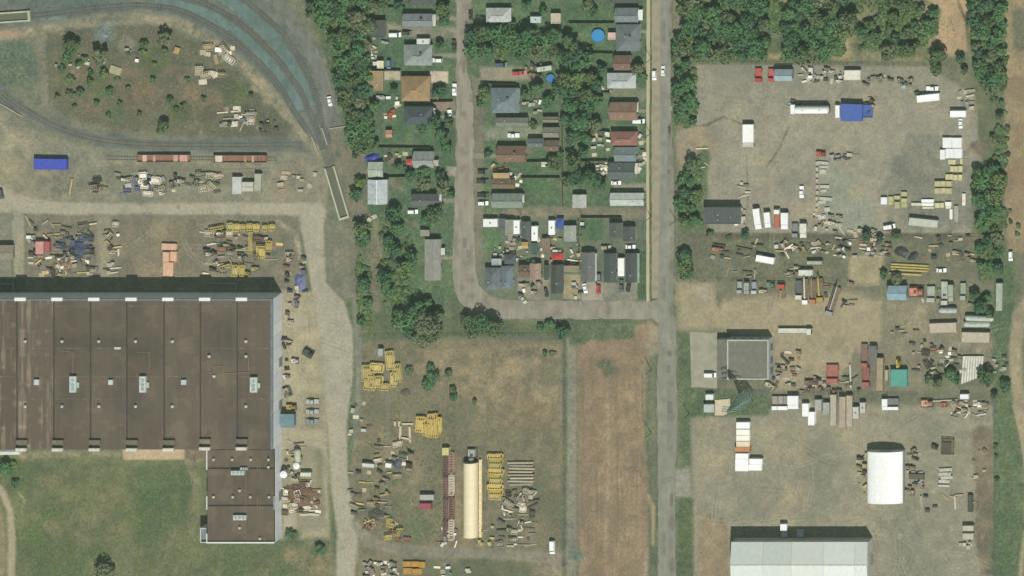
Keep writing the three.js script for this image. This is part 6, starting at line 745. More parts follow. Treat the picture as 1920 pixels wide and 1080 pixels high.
// ---------------------------------------------------------------- railway wagons, ramps
function wagon(u, v, label, load) { const L = 12.4, w = 1.7, t = thing('railway_wagon', label, 'wagon', W(u, v, 1.8), 0, 'wagons on the siding'), m = mat([146, 110, 98], 'rust'); new B().box(-L, 0.95, -w, L, 1.15, w).build('floor', m, t); for (const z of [-1, 1]) new B().box(-L, 1.15, z > 0 ? w - 0.12 : -w, L, 1.95, z > 0 ? w : -w + 0.12).build('side_board', m, t); for (const x of [-1, 1]) new B().box(x > 0 ? L - 0.12 : -L, 1.15, -w + 0.12, x > 0 ? L : -L + 0.12, 2.1, w - 0.12).build('end_board', m, t); for (const x of [-1, 1]) { const b = new B().box(x * 9 - 1.4, 0.55, -0.9, x * 9 + 1.4, 0.95, 0.9).build('bogie', mat([70, 64, 58], 'rust'), t); for (const X of [-0.9, 0.9]) new B().cyl([x * 9 + X, 0.78, -0.85], [x * 9 + X, 0.78, 0.85], 0.42, 0.42, 12).build('wheelset', mat([80, 72, 66], 'rust'), b); } for (const [x, l, c] of load) new B().box(x - l, 1.15, -w + 0.2, x + l, 1.75, w - 0.2).build('load', mat(c, 'grain'), t); }
wagon(307, 297, 'rusty open wagon, western one on the siding', [[-9, 1, [226, 196, 176]], [-4.5, 0.6, [206, 160, 142]], [5.5, 1, [214, 176, 158]], [9.3, 1.8, [222, 170, 152]]]); wagon(450, 298, 'rusty open wagon, eastern one on the siding', [[-10, 1.6, [226, 218, 200]], [2.4, 0.5, [190, 142, 124]], [6, 0.5, [206, 176, 158]]]);
function ramp(path, w, label) { const P = chunk(path), c0 = W(...P[0]), t = thing('loading_ramp', label, 'ramp', c0), m = mat([190, 190, 168], 'concrete'), lo = (u, v) => { const [x, z] = W(u, v, 1.1); return [x - c0[0], z - c0[1]]; }; const [a, b] = [lo(...P[0]), lo(...P[1])], dx = b[0] - a[0], dz = b[1] - a[1], L = Math.hypot(dx, dz), nx = -dz / L * px(w) / 2, nz = dx / L * px(w) / 2; for (const s of [-1, 1]) new B().bar([a[0] + nx * s, 0.55, a[1] + nz * s], [b[0] + nx * s, 0.55, b[1] + nz * s], 0.7, 1.1).build('side_wall', m, t); new B().bar([b[0] - nx * 1.2, 0.6, b[1] - nz * 1.2], [b[0] + nx * 1.2, 0.6, b[1] + nz * 1.2], 1.0, 1.2).build('end_wall', m, t); new B().bar([a[0], 0.25, a[1]], [b[0], 0.25, b[1]], px(w) * 0.85, 0.4).build('deck', mat([100, 104, 86], 'concrete'), t); }
ramp([-60, 38, 54, 30], 17, 'pale walled loading ramp at the north-west corner'); ramp([617, 314, 645, 409], 17, 'pale walled ramp running south from the level crossing');
for (const [u, v, L, r, l] of [[591, 272, 36, 68, 'pale concrete kerb block west of the level crossing'], [609, 255, 34, 72, 'pale concrete kerb block east of the level crossing'], [638, 238, 40, -8, 'pale concrete kerb block across the lane end'], [20, 205, 50, 30, 'pale yellow kerb block along the western track']]) { const t = thing('kerb_block', l, 'kerb', W(u, v), r), X = px(L) / 2; new B().frus(-X, -0.35, X, 0.35, 0, -X + 0.1, -0.25, X - 0.1, 0.25, 0.6).build('block', mat([176, 166, 142], 'concrete'), t); for (const s of [-1, 1]) new B().box(s * X * 0.6 - 0.1, 0.6, -0.06, s * X * 0.6 + 0.1, 0.75, 0.06).build('lifting_eye', mat([110, 90, 76], 'rust'), t); }
// ---------------------------------------------------------------- stacked materials
for (const [u, v, L, w] of [[1776, 268, 17, 19], [1794, 268, 17, 19], [1767, 290, 9, 18], [1781, 288, 15, 18], [1796, 288, 14, 18]]) slabStack(u, v, L, w, 0, [255, 255, 255], N_ + 'tall white sheet stack beside the shelter belt', { h: 1.6, group: 'white sheet stacks' });
for (const [u, v, L, w] of [[1782, 304, 9, 9], [1789, 304, 5, 9], [1802, 303, 4, 10], [1785, 317, 6, 10], [1792, 317, 6, 10], [1800, 317, 7, 11], [1776, 332, 7, 10], [1783, 332, 6, 10], [1791, 333, 8, 10], [1800, 333, 7, 11]]) slabStack(u, v, L, w, 0, [232, 224, 172], N_ + 'cream yellow board stack south of the white stacks', { group: 'yellow board stacks' });
for (const [v] of [[345], [358]]) for (const u of [1757, 1768, 1779]) slabStack(u, v, 10, 10, 0, [214, 206, 158], N_ + 'beige board stack in the two long beige rows', { h: 1.8, group: 'beige board stacks' });
slabStack(1657, 377, 11, 13, 0, [255, 255, 255], 'white sheet stack at the west end of the pale green stacks', { h: 1.5 });
for (const [u, v, L, w] of [[1670, 373, 9, 9], [1670, 381, 9, 7], [1682, 370, 10, 6], [1682, 385, 9, 12], [1695, 364, 10, 8], [1695, 376, 10, 8], [1695, 385, 10, 8]]) slabStack(u, v, L, w, 0, [206, 204, 150], N_ + 'pale olive board stack in the middle of the gravel yard', { group: 'olive board stacks' });
for (const [u, v, L, w, c] of [[1718, 383, 18, 5, [226, 224, 196]], [1739, 377, 22, 6, [252, 252, 255]], [1739, 383.5, 22, 5, [248, 248, 252]], [1740, 389.5, 21, 4, [222, 216, 176]], [1757, 385, 9, 9, [216, 212, 170]], [1766, 385, 7, 9, [216, 212, 170]], [1778, 383, 11, 8, [244, 242, 228]], [1778, 389, 10, 5, [236, 234, 216]], [1807, 374, 6, 22, [240, 236, 220]], [1783, 402, 5, 19, [236, 234, 224]], [1793, 401, 8, 30, [172, 168, 154]]]) slabStack(u, v, L, w, 0, c, N_ + 'panel stack in the row north of the long pale container', { h: 1, n: 4, group: 'panel stacks' });
for (const [u, v, L, w] of [[1543, 306, 20, 6], [1545, 313, 16, 5], [1543, 322, 12, 9], [1546, 350, 17, 6], [1544, 358, 11, 5], [1548, 373, 24, 6], [1541, 379, 14, 5], [1538, 407, 20, 9], [1551, 393, 10, 8]]) slabStack(u, v, L, w, rr(-6, 6), [212, 210, 192], N_ + 'pale slab stack in the long column of materials', { h: 0.8, n: 3, group: 'column of slab stacks' });
for (let v = 306; v < 402; v += 11) crate(1532 + rr(-1, 1), v, 4, 6, 0.8, rr(-10, 10), [196, 194, 176], N_ + 'small pale crate along the west side of the material column', 'crates along the material column');
for (const [u, v, L, w] of [[1773, 881, 24, 6], [1771, 889, 22, 6], [1775, 896, 22, 6], [1770, 903, 20, 6], [1769, 911, 21, 4]]) slabStack(u, v, L, w, rr(-4, 4), [214, 212, 196], N_ + 'pale slab stack east of the arched white shed', { h: 0.9, n: 3, group: 'slab stacks beside the shed' });
for (const [u, v, L, w] of [[763, 1058, 14, 10], [778, 1058, 14, 10], [791, 1059, 11, 11], [764, 1071, 16, 11], [782, 1072, 17, 11]]) slabStack(u, v, L, w, rr(-3, 3), [206, 156, 72], N_ + 'orange board stack at the bottom edge', { h: 1.2, group: 'orange board stacks' });
for (const [u, v, L, w, h] of [[317, 463, 28, 12, 1.4], [311, 482, 12, 18, 2.2], [325, 481, 12, 18, 2.2], [315, 505, 19, 26, 2]]) crate(u, v, L, w, h, 2, [232, 186, 156], N_ + 'salmon pink crate on the bare ground north of the factory', 'salmon pink crates');
for (const [i, u] of [1803, 1808, 1813, 1818, 1823, 1828, 1833, 1838].entries()) pipe(u + 2, 694 - i, 52 - i * 2, 94, 0.62, [224, 222, 208], N_ + 'long white pipe in the bundle beside the dark bush', { group: 'white pipe bundle' });
for (const [i, v] of [868, 873.5, 879, 885, 891, 897, 903, 908.5].entries()) pipe(976 + (i % 3), v, 48 - (i % 2) * 4, rr(-1.5, 1.5), 0.55, [[186, 182, 168], [160, 158, 148], [196, 190, 172]][i % 3], N_ + 'grey pipe in the stack east of the yellow frames', { group: 'grey pipe stack', tex: 'rust' });
for (const [u, v, L] of [[1706, 497, 70], [1706, 502, 72], [1705, 507, 68], [1697, 514, 60]]) pipe(u, v, L, 3, 0.5, [206, 188, 118], N_ + 'long yellow pipe north of the blue grey shed', { group: 'yellow pipes' });
for (const [u, v, L, r, c, l] of [[1594, 706, 44, 88, [222, 222, 204], 'white pipe lying upright in view east of the broad red loader'], [1772, 751, 46, -3, [206, 196, 176], 'pale pipe leading to the small white cabin'], [1727, 941, 22, 86, [186, 180, 160], 'short pale pipe south-east of the arched shed'], [1790, 942, 26, 88, [216, 212, 196], 'pale pipe between the slab stacks and dark skip'], [1838, 756, 22, -4, [190, 178, 146], 'short tan pipe near the east fence'], [1395, 466, 30, 12, [110, 100, 84], 'dark pipe beside the orange heap'], [132, 350, 30, 100, [206, 184, 116], 'yellow boom lying south of the blue container']]) pipe(u, v, L, r, 0.42, c, l);
container(1819, 944, 32, 9, 90, [74, 76, 64], 'dark skip near the south-east fence', { h: 1.7, name: 'skip', cat: 'skip' });
container(1718, 894, 28, 10, 2, [98, 92, 74], 'dark rusty skip on the east side of the arched shed', { h: 1.7, name: 'skip', cat: 'skip' });
frame(1776, 838, 22, 28, 1.6, 2, [96, 92, 76], 'square dark frame east of the arched white shed');
machine(1752, 838, 12, 12, 20, [80, 76, 64], 'dark machine next to the square dark frame');
machine(1717, 547, 28, 24, 0, [216, 142, 126], 'big salmon red machine next to the blue grey shed', undefined, 2.6);
machine(1444, 534, 16, 14, 0, [120, 150, 126], 'green machine at the north fence of the sandy yard'); machine(1538, 288, 18, 12, 0, [200, 92, 88], 'red machine at the head of the material column'); machine(1737, 756, 24, 18, 0, [216, 172, 156], 'pink machine in the scrap by the east fence'); machine(1769, 759, 10, 12, 90, [206, 128, 84], 'orange machine in the scrap by the east fence'); machine(1684, 682, 8, 26, 0, [206, 196, 96], 'yellow machine north of the teal container'); machine(1345, 467, 24, 9, 4, [196, 140, 112], 'rusty orange machine in the olive strip'); machine(1430, 546, 16, 9, -5, [224, 220, 206], 'white machine at the end of the lorry row'); machine(884, 853, 28, 20, 90, [166, 174, 172], 'grey machine at the north end of the cream shed'); machine(577, 662, 20, 18, 30, [74, 82, 78], 'dark machine on the pad east of the factory'); machine(552, 677, 14, 12, 0, [232, 234, 232], 'white machine on the pad east of the factory'); machine(537, 735, 20, 16, 70, [150, 156, 148], 'grey machine against the factory wall'); machine(545, 763, 20, 14, 0, [176, 160, 84], 'yellow machine north of the teal lean-to'); machine(1465, 692, 20, 8, 0, [150, 140, 112], 'olive machine beside the workshop'); machine(1400 + 43, 722, 22, 10, 25, [216, 208, 190], 'pale machine at the workshop corner'); machine(1520, 717, 26, 12, 0, [126, 104, 92], 'brown machine south of the workshop yard');
// lattice crane boom sections
for (let i = 0; i < 4; i++) { frame(834, 874 + i * 41, 38, 7, 1.6, 90, [130, 106, 102], N_ + 'dull red lattice boom section west of the cream shed', { name: 'boom_section', cat: 'boom section', group: 'crane boom sections', k: 0.26 }); frame(846, 868 + i * 42, 38, 8, 1.5, 90, [[176, 148, 144], [206, 198, 192], [146, 112, 108], [210, 202, 196]][i], N_ + 'pale red lattice boom section beside the cream shed', { name: 'boom_section', cat: 'boom section', group: 'crane boom sections', k: 0.3 }); }
// yellow frames
for (const [u, v, L, w, r] of [[690, 700, 22, 30, 0], [706, 690, 24, 16, 5], [704, 716, 26, 20, 0], [731, 676, 14, 34, -6], [744, 700, 14, 34, -8], [737, 712, 10, 26, 0], [693, 722, 20, 18, 8], [720, 726, 16, 12, 0]]) frame(u, v, L, w, 1.5, r, [206, 196, 130], N_ + 'yellow steel frame in the north-west corner of the field', { group: 'yellow frames in the field corner', k: 0.34 });
for (const [u, v, L, w, r] of [[788, 796, 16, 28, 5], [806, 798, 10, 42, 4], [816, 798, 8, 44, -3], [823, 798, 6, 30, 0], [798, 806, 10, 20, 0]]) frame(u, v, L, w, 1.6, r, [212, 194, 116], N_ + 'bright yellow frame in the middle of the field', { group: 'yellow frames in mid field', k: 0.42 });
for (let i = 0; i < 9; i++) frame(928 + (i % 2) * 1.5, 856 + i * 9.6, 28 - (i % 3) * 3, 8, 1.5, rr(-3, 3), [[204, 192, 118], [190, 178, 100], [214, 204, 140]][i % 3], N_ + 'yellow frame in the column east of the cream shed', { group: 'yellow frames beside the cream shed', k: 0.36 });
for (const [u, v, L, w, r] of [[431, 426, 10, 14, 0], [443, 427, 9, 13, 0], [455, 427, 8, 11, 0], [468, 426, 9, 12, 0], [480, 427, 9, 12, 0], [496, 428, 8, 10, 0], [509, 427, 9, 11, 0], [489, 473, 16, 22, 4], [503, 462, 9, 20, 4], [440, 508, 9, 20, 2], [453, 508, 7, 20, 0], [422, 500, 20, 5, -15], [405, 428, 28, 5, -10], [469, 455, 5, 40, 0]]) frame(u, v, L, w, 1.6, r, [194, 186, 116], N_ + 'yellow frame in the fenced yard north of the factory', { group: 'yellow frames north of the factory', k: 0.34 });
for (const [u, v, L, r] of [[748, 795, 10, 90], [740, 795, 9, 90], [764, 795, 20, 0], [768, 815, 30, 88], [750, 812, 26, 92], [760, 822, 20, 10]]) beam(u, v, L, r, 0.8, [206, 200, 184], N_ + 'pale beam west of the bright yellow frames', 'pale beams in the field');

// ---------------------------------------------------------------- loose scrap and equipment, piece by piece
const PAL = { white: [232, 232, 226], grey: [156, 156, 148], rusty: [138, 112, 96], dark: [84, 84, 76], tan: [184, 172, 144], blue: [98, 106, 138], yellow: [198, 190, 130], green: [118, 132, 112], pale: [198, 196, 180] };
function scatter(u0, v0, u1, v1, n, place, cols, kinds, seed, sc = 1, ok) {
  const r = rng(seed), done = []; for (let k = 0; k < n * 30 && done.length < n; k++) { const u = u0 + (u1 - u0) * r(), v = v0 + (v1 - v0) * r(); if (done.some(d => Math.hypot(d[0] - u, d[1] - v) < 4 * sc) || (ok && !ok(u, v))) continue; done.push([u, v]); const cn = pick(cols, r), cf = 0.86 + 0.26 * r(), c = PAL[cn].map(q => Math.round(Math.min(250, q * cf) / 2) * 2), kd = pick(kinds, r), rot = r() < 0.68 ? (r() - 0.5) * 24 : r() * 180, g = kd + ' pieces ' + place, l = N_ + cn + ' ';
    if (kd === 'crate') crate(u, v, (4 + 6 * r()) * sc, (3 + 4 * r()) * sc, 0.7 + 0.8 * r(), rot, c, l + 'crate ' + place, g); else if (kd === 'drum') drum(u, v, c, l + 'drum ' + place, g); else if (kd === 'plate') plate(u, v, (5 + 8 * r()) * sc, (3 + 5 * r()) * sc, rot, c, l + 'steel plate ' + place, g, (r() - 0.5) * 0.3); else if (kd === 'beam') beam(u, v, (8 + 14 * r()) * sc, rot, 0.35 + 0.4 * r(), c, l + 'beam ' + place, g); else if (kd === 'pipe') pipe(u, v, (8 + 14 * r()) * sc, rot, 0.25 + 0.25 * r(), c, l + 'pipe ' + place, { group: g, tex: 'rust' }); else if (kd === 'frame') frame(u, v, (7 + 9 * r()) * sc, (5 + 5 * r()) * sc, 1 + r(), rot, c, l + 'steel frame ' + place, { group: g, k: 0.24 }); else machine(u, v, (8 + 6 * r()) * sc, (5 + 4 * r()) * sc, rot, c, l + 'machine ' + place, g, 1.2 + 0.8 * r()); }
}
scatter(218, 326, 340, 364, 33, 'in the equipment row beside the tracks', ['white', 'grey', 'blue', 'pale', 'dark'], ['machine', 'frame', 'crate', 'plate'], 31, 1.25); scatter(350, 324, 426, 362, 19, 'in the equipment row near the containers', ['grey', 'pale', 'green', 'dark'], ['machine', 'frame', 'plate'], 32, 1.15);
scatter(52, 412, 66, 500, 15, 'along the lane edge of the scrap yard', ['white', 'dark', 'grey'], ['machine', 'crate', 'beam'], 33); scatter(82, 415, 176, 445, 19, 'in the north of the scrap yard', ['green', 'tan', 'grey', 'dark', 'pale'], ['beam', 'frame', 'plate', 'pipe'], 34, 1.2); scatter(108, 446, 172, 488, 36, 'in the blue part of the scrap yard', ['blue', 'blue', 'dark', 'grey', 'blue'], ['plate', 'frame', 'crate', 'machine'], 35, 1.15); scatter(70, 480, 176, 518, 46, 'in the south of the scrap yard', ['rusty', 'pale', 'tan', 'grey', 'yellow', 'dark', 'white'], ['plate', 'beam', 'frame', 'crate', 'drum', 'pipe'], 36); scatter(198, 410, 222, 512, 19, 'along the scrap yard east lane', ['pale', 'white', 'dark', 'tan'], ['beam', 'frame', 'crate'], 37);
heap(150, 468, 22, 18, 1.8, [70, 78, 112], 'big blue scrap heap in the scrap yard', { bits: 60, tex: 'rust', bc: [90, 104, 150], name: 'scrap_heap' }); heap(120, 497, 24, 12, 1.2, [132, 116, 98], 'brown scrap heap in the scrap yard', { bits: 50, tex: 'rust', bc: [190, 180, 160], name: 'scrap_heap' });
scatter(382, 430, 440, 515, 36, 'in the yellow frame yard, west part', ['dark', 'rusty', 'grey', 'pale', 'white'], ['plate', 'beam', 'machine', 'frame', 'pipe'], 38, 1.1); scatter(445, 440, 545, 515, 30, 'in the yellow frame yard, east part', ['dark', 'grey', 'yellow', 'pale', 'rusty'], ['beam', 'machine', 'frame', 'plate'], 39, 1.1); scatter(535, 480, 574, 575, 17, 'beside the violet tarpaulin', ['dark', 'grey', 'pale', 'blue'], ['machine', 'crate', 'plate'], 40);
scatter(529, 558, 545, 720, 14, 'along the factory east wall', ['dark', 'white', 'grey'], ['crate', 'drum', 'machine'], 41); scatter(528, 828, 566, 900, 19, 'by the round white tanks', ['pale', 'dark', 'green', 'grey', 'yellow'], ['machine', 'pipe', 'crate', 'plate'], 42); scatter(532, 905, 598, 962, 55, 'on the rusty heap by the factory', ['rusty', 'rusty', 'white', 'pale', 'white'], ['plate', 'beam', 'pipe', 'drum', 'frame'], 43, 0.9); heap(562, 930, 34, 26, 1.4, [116, 96, 82], 'large rusty scrap heap east of the factory annex', { bits: 90, tex: 'rust', name: 'scrap_heap' });
for (let i = 0; i < 9; i++) crate(564 + i * 4, 965 + Math.sin(i) * 0.6, 3.6, 4, 0.8, rr(-6, 6), [214, 208, 186], N_ + 'pale block in the row south of the rusty heap', 'row of pale blocks');
scatter(370, 88, 440, 160, 17, 'inside the rail loop, east side', ['white', 'pale', 'pale', 'tan'], ['crate', 'plate', 'frame'], 44, 1.4); scatter(415, 200, 475, 238, 19, 'in the pale pile inside the rail loop', ['white', 'pale', 'grey'], ['plate', 'crate', 'beam', 'frame'], 45, 1.3); scatter(485, 222, 520, 248, 7, 'at the loop corner near the crossing', ['pale', 'dark', 'grey'], ['crate', 'drum', 'pipe'], 46); slabStack(216, 132, 22, 15, 18, [192, 186, 152], 'pale striped board stack inside the rail loop', { h: 0.6, n: 3 }); scatter(100, 92, 330, 130, 11, 'among the loop shrubs', ['white', 'pale', 'tan'], ['crate', 'drum'], 47); crate(331, 95, 10, 12, 1.2, 20, [190, 160, 110], 'tan wooden crate east of the loop shrubs', 'crates inside the loop'); scatter(515, 320, 592, 374, 10, 'on the bare ground by the ramp', ['pale', 'tan'], ['plate', 'crate'], 48, 1.3); scatter(165, 330, 200, 360, 6, 'south of the western tracks', ['pale', 'rusty', 'dark'], ['beam', 'frame'], 49);
scatter(655, 745, 705, 850, 11, 'on the west verge of the field', ['dark', 'pale', 'grey'], ['plate', 'beam', 'crate'], 50); scatter(700, 820, 770, 900, 25, 'west of the dark blue tarpaulin', ['grey', 'pale', 'dark', 'white', 'green'], ['machine', 'plate', 'frame', 'pipe'], 51); scatter(655, 885, 730, 990, 41, 'in the south-west corner of the field', ['tan', 'pale', 'dark', 'rusty', 'grey', 'yellow'], ['beam', 'pipe', 'machine', 'plate', 'frame'], 52); scatter(725, 970, 765, 1016, 13, 'beside the field track', ['yellow', 'grey', 'rusty'], ['frame', 'plate'], 53); scatter(826, 990, 856, 1022, 14, 'at the south end of the boom sections', ['pale', 'white', 'rusty'], ['crate', 'plate', 'beam'], 54); scatter(936, 916, 1004, 1024, 60, 'in the heap east of the cream shed', ['grey', 'dark', 'pale', 'blue', 'white', 'green'], ['machine', 'plate', 'beam', 'pipe', 'frame', 'drum'], 55, 1.1); scatter(898, 980, 925, 1022, 9, 'at the south end of the cream shed', ['tan', 'white', 'yellow'], ['crate', 'beam'], 56); scatter(684, 1054, 745, 1082, 28, 'at the bottom edge beside the road', ['white', 'pale', 'grey'], ['crate', 'plate', 'machine'], 57); scatter(810, 1054, 880, 1082, 11, 'at the bottom edge of the field', ['white', 'pale', 'green'], ['crate', 'plate'], 58); heap(760, 735, 10, 8, 0.6, [104, 92, 74], 'low brown soil heap in the field'); heap(706, 965, 18, 12, 0.9, [92, 90, 80], 'grey scrap heap in the field corner', { bits: 40, name: 'scrap_heap' });
scatter(1500, 128, 1585, 156, 25, 'in the row along the north fence', ['white', 'pale', 'grey', 'dark'], ['crate', 'machine', 'plate', 'drum'], 59); scatter(1622, 142, 1710, 164, 17, 'east of the cream cabin', ['grey', 'pale', 'white', 'green'], ['crate', 'machine', 'plate'], 60); scatter(1798, 165, 1826, 205, 11, 'beside the north-east shelter belt', ['pale', 'tan', 'grey'], ['crate', 'plate', 'beam'], 61); scatter(1558, 288, 1604, 300, 11, 'east of the red machine', ['pale', 'grey', 'dark'], ['crate', 'beam'], 62); scatter(1528, 400, 1575, 440, 17, 'at the foot of the material column', ['pale', 'white', 'tan'], ['crate', 'plate', 'machine'], 63); scatter(1478, 186, 1500, 214, 9, 'behind the white tanker', ['pale', 'dark', 'grey'], ['crate', 'beam'], 64); scatter(1625, 185, 1640, 212, 5, 'in front of the blue lorry', ['tan', 'dark'], ['machine', 'crate'], 65); scatter(1388, 344, 1402, 372, 6, 'north of the dark flat shed', ['pale', 'green'], ['beam', 'crate'], 66); scatter(1380, 376, 1396, 424, 11, 'at the east end of the dark shed', ['pale', 'tan', 'white'], ['crate', 'drum'], 67); scatter(1300, 260, 1345, 325, 3, 'on the entrance slope', ['pale'], ['beam'], 68);
scatter(1455, 452, 1570, 482, 38, 'in the debris strip, west part', ['pale', 'grey', 'tan', 'dark', 'white'], ['crate', 'plate', 'beam', 'machine', 'drum'], 69); scatter(1570, 430, 1665, 482, 52, 'in the debris strip, middle part', ['pale', 'grey', 'white', 'dark', 'rusty'], ['machine', 'beam', 'plate', 'crate', 'pipe'], 70); scatter(1720, 440, 1826, 492, 22, 'in the debris strip, east part', ['tan', 'dark', 'pale', 'rusty'], ['machine', 'crate', 'plate', 'beam'], 71); scatter(1330, 455, 1420, 485, 10, 'beside the rusty orange machine', ['dark', 'grey', 'tan'], ['pipe', 'crate', 'beam'], 72); scatter(1360, 508, 1420, 520, 5, 'along the sandy yard fence', ['dark', 'grey'], ['beam', 'pipe'], 73); scatter(1470, 496, 1500, 520, 7, 'west of the pale fence container', ['pale', 'dark', 'grey'], ['machine', 'beam'], 74);
scatter(1540, 530, 1600, 590, 11, 'around the mauve crane lorry', ['grey', 'dark', 'rusty'], ['machine', 'beam', 'crate'], 75); scatter(1720, 540, 1830, 575, 17, 'between the eastern row lorries', ['green', 'pale', 'grey', 'dark'], ['crate', 'machine', 'plate'], 76); scatter(1660, 612, 1730, 625, 6, 'north of the crowded yard', ['dark', 'tan'], ['beam', 'crate'], 77); scatter(1448, 660, 1500, 730, 22, 'south-east of the workshop', ['tan', 'dark', 'pale', 'rusty'], ['machine', 'beam', 'plate', 'crate'], 78); scatter(1500, 708, 1610, 734, 25, 'along the south fence of the sandy yard', ['dark', 'rusty', 'pale', 'grey'], ['plate', 'beam', 'crate', 'machine'], 79); scatter(1690, 640, 1760, 700, 19, 'east of the teal container', ['rusty', 'tan', 'dark', 'grey'], ['machine', 'beam', 'crate', 'frame'], 80); scatter(1762, 650, 1808, 712, 22, 'west of the white pipe bundle', ['pale', 'grey', 'white', 'dark'], ['machine', 'crate', 'plate', 'pipe'], 81); scatter(1845, 665, 1888, 700, 11, 'east of the white pipe bundle', ['pale', 'grey', 'dark'], ['crate', 'plate'], 82); scatter(1776, 752, 1850, 782, 30, 'in the scrap by the east fence', ['pale', 'tan', 'white', 'grey'], ['pipe', 'beam', 'machine', 'plate', 'crate'], 83); scatter(1610, 842, 1624, 930, 13, 'along the west side of the arched shed', ['pale', 'dark', 'yellow'], ['crate', 'drum', 'machine'], 84); scatter(1698, 838, 1728, 938, 19, 'along the east side of the arched shed', ['pale', 'dark', 'tan', 'grey'], ['crate', 'machine', 'plate'], 85); scatter(1735, 925, 1830, 960, 7, 'south of the slab stacks', ['tan', 'dark'], ['crate', 'beam'], 86); scatter(1800, 1016, 1826, 1028, 6, 'south of the beige containers', ['tan', 'pale'], ['crate', 'plate'], 87); scatter(1820, 845, 1850, 900, 6, 'on the brown ground by the fence', ['pale', 'rusty'], ['crate', 'drum'], 88);
scatter(968, 440, 1056, 492, 28, 'in the cluttered back yards', ['pale', 'white', 'dark', 'tan', 'rusty', 'green'], ['crate', 'machine', 'plate', 'drum'], 89); scatter(950, 442, 966, 498, 11, 'in the alley beside the slate house', ['pale', 'tan', 'grey'], ['crate', 'plate'], 90); scatter(918, 464, 946, 480, 7, 'behind the small pale shed', ['white', 'dark', 'pale'], ['crate', 'drum'], 91); scatter(924, 308, 958, 324, 11, 'on the cluttered patio', ['tan', 'pale', 'rusty'], ['crate', 'plate', 'drum'], 92); scatter(955, 320, 980, 352, 7, 'beside the olive brown cottage', ['pale', 'white'], ['crate', 'plate'], 93); scatter(1112, 250, 1142, 292, 11, 'behind the red brown house', ['pale', 'white', 'tan'], ['crate', 'plate'], 94); scatter(1118, 304, 1140, 334, 13, 'behind the dark green grey house', ['pale', 'white'], ['crate', 'plate', 'beam'], 95); scatter(1195, 250, 1212, 335, 10, 'in the front gardens by the main road', ['pale', 'white', 'green'], ['crate', 'plate'], 96); scatter(985, 118, 1016, 150, 10, 'beside the red cars', ['rusty', 'pale', 'tan', 'dark'], ['crate', 'machine'], 97); scatter(985, 190, 1022, 212, 7, 'behind the blue grey hip roof', ['white', 'pale', 'dark'], ['crate', 'machine'], 98); scatter(712, 180, 755, 230, 10, 'behind the slate roofed house', ['pale', 'white', 'tan'], ['crate', 'plate'], 99); scatter(716, 283, 760, 315, 11, 'beside the blue tarpaulin', ['yellow', 'pale', 'dark'], ['crate', 'plate'], 100); scatter(1068, 470, 1090, 500, 10, 'beside the mid grey narrow house', ['tan', 'pale', 'white'], ['crate', 'plate', 'beam'], 101); scatter(1080, 414, 1092, 466, 9, 'beside the grey green outbuilding', ['pale', 'white', 'dark'], ['crate', 'drum'], 102); scatter(1075, 530, 1090, 560, 7, 'on the tan yard', ['pale', 'dark', 'tan'], ['crate', 'drum'], 103); scatter(975, 530, 1025, 556, 10, 'in front of the brown roofed row', ['white', 'pale', 'dark'], ['crate', 'machine'], 104); scatter(685, 400, 702, 416, 5, 'at the foot of the white barn', ['pale', 'dark'], ['crate', 'plate'], 105); scatter(690, 70, 712, 120, 9, 'on the gravel behind the pale boat', ['white', 'pale', 'tan'], ['crate', 'plate'], 106); scatter(1120, 150, 1145, 172, 6, 'west of the pale hip roofed house', ['white', 'tan'], ['crate', 'plate'], 107); scatter(1170, 76, 1196, 86, 6, 'on the pool house terrace', ['white'], ['crate'], 108);

// ---------------------------------------------------------------- fences and poles
for (const [p, l] of [[[1068, 42, 1152, 42], 'board fence north of the pool lawn'], [[1102, 98, 1150, 99], 'board fence south of the pool lawn'], [[704, 275, 808, 276], 'board fence across the green garden north of the blue tarpaulin'], [[698, 13, 760, 12], 'board fence behind the top grey house'], [[718, 331, 775, 330], 'board fence south of the green shed'], [[988, 302, 1046, 302], 'board fence behind the brown gabled house'], [[978, 332, 1050, 332], 'board fence behind the olive brown cottage'], [[1090, 301, 1140, 300], 'board fence behind the blue grey roofed house'], [[1104, 244, 1144, 245], 'board fence north of the red brown house'], [[1090, 407, 1166, 407], 'board fence along the dirt lane behind the garages'], [[806, 190, 850, 189], 'board fence south of the tan brown house'], [[907, 155, 970, 157], 'board fence north of the blue grey hip roof'], [[1055, 200, 1056, 385], 'long board fence between the back gardens'], [[1055, 170, 1145, 172], 'board fence south of the pale hip roofed house'], [[692, 130, 752, 131], 'board fence north of the tan outbuilding'], [[1085, 412, 1086, 470], 'board fence beside the grey green outbuilding'], [[1119, 470, 1119, 530], 'board fence east of the mid grey house']]) fence(p, 1.8, 'board', l, 'garden fences');
for (const [p, l] of [[[1059, 640, 1058, 860, 1057, 1116], 'wire fence between dry field and grey path'], [[1312, 119, 1500, 120, 1735, 122], 'wire fence along the north side of the gravel yard'], [[1296, 443, 1500, 444, 1700, 443, 1868, 442], 'wire fence along the south side of the gravel yard'], [[1270, 527, 1400, 526, 1590, 526], 'wire fence north of the sandy yard'], [[1360, 735, 1500, 736, 1720, 740], 'wire fence south of the sandy yard'], [[1866, 742, 1867, 900, 1866, 1080], 'wire fence along the east side of the south-east yard'], [[1302, 940, 1303, 1116], 'wire fence along the verge of the south-east yard'], [[1205, 680, 1206, 790], 'wire fence beside the main road along the dirt strip'], [[676, 630, 1056, 628], 'wire fence along the north side of the dry field'], [[1866, 912, 1940, 911], 'wire fence running east across the verge']]) fence(p, 2.2, 'wire', l, 'yard fences');
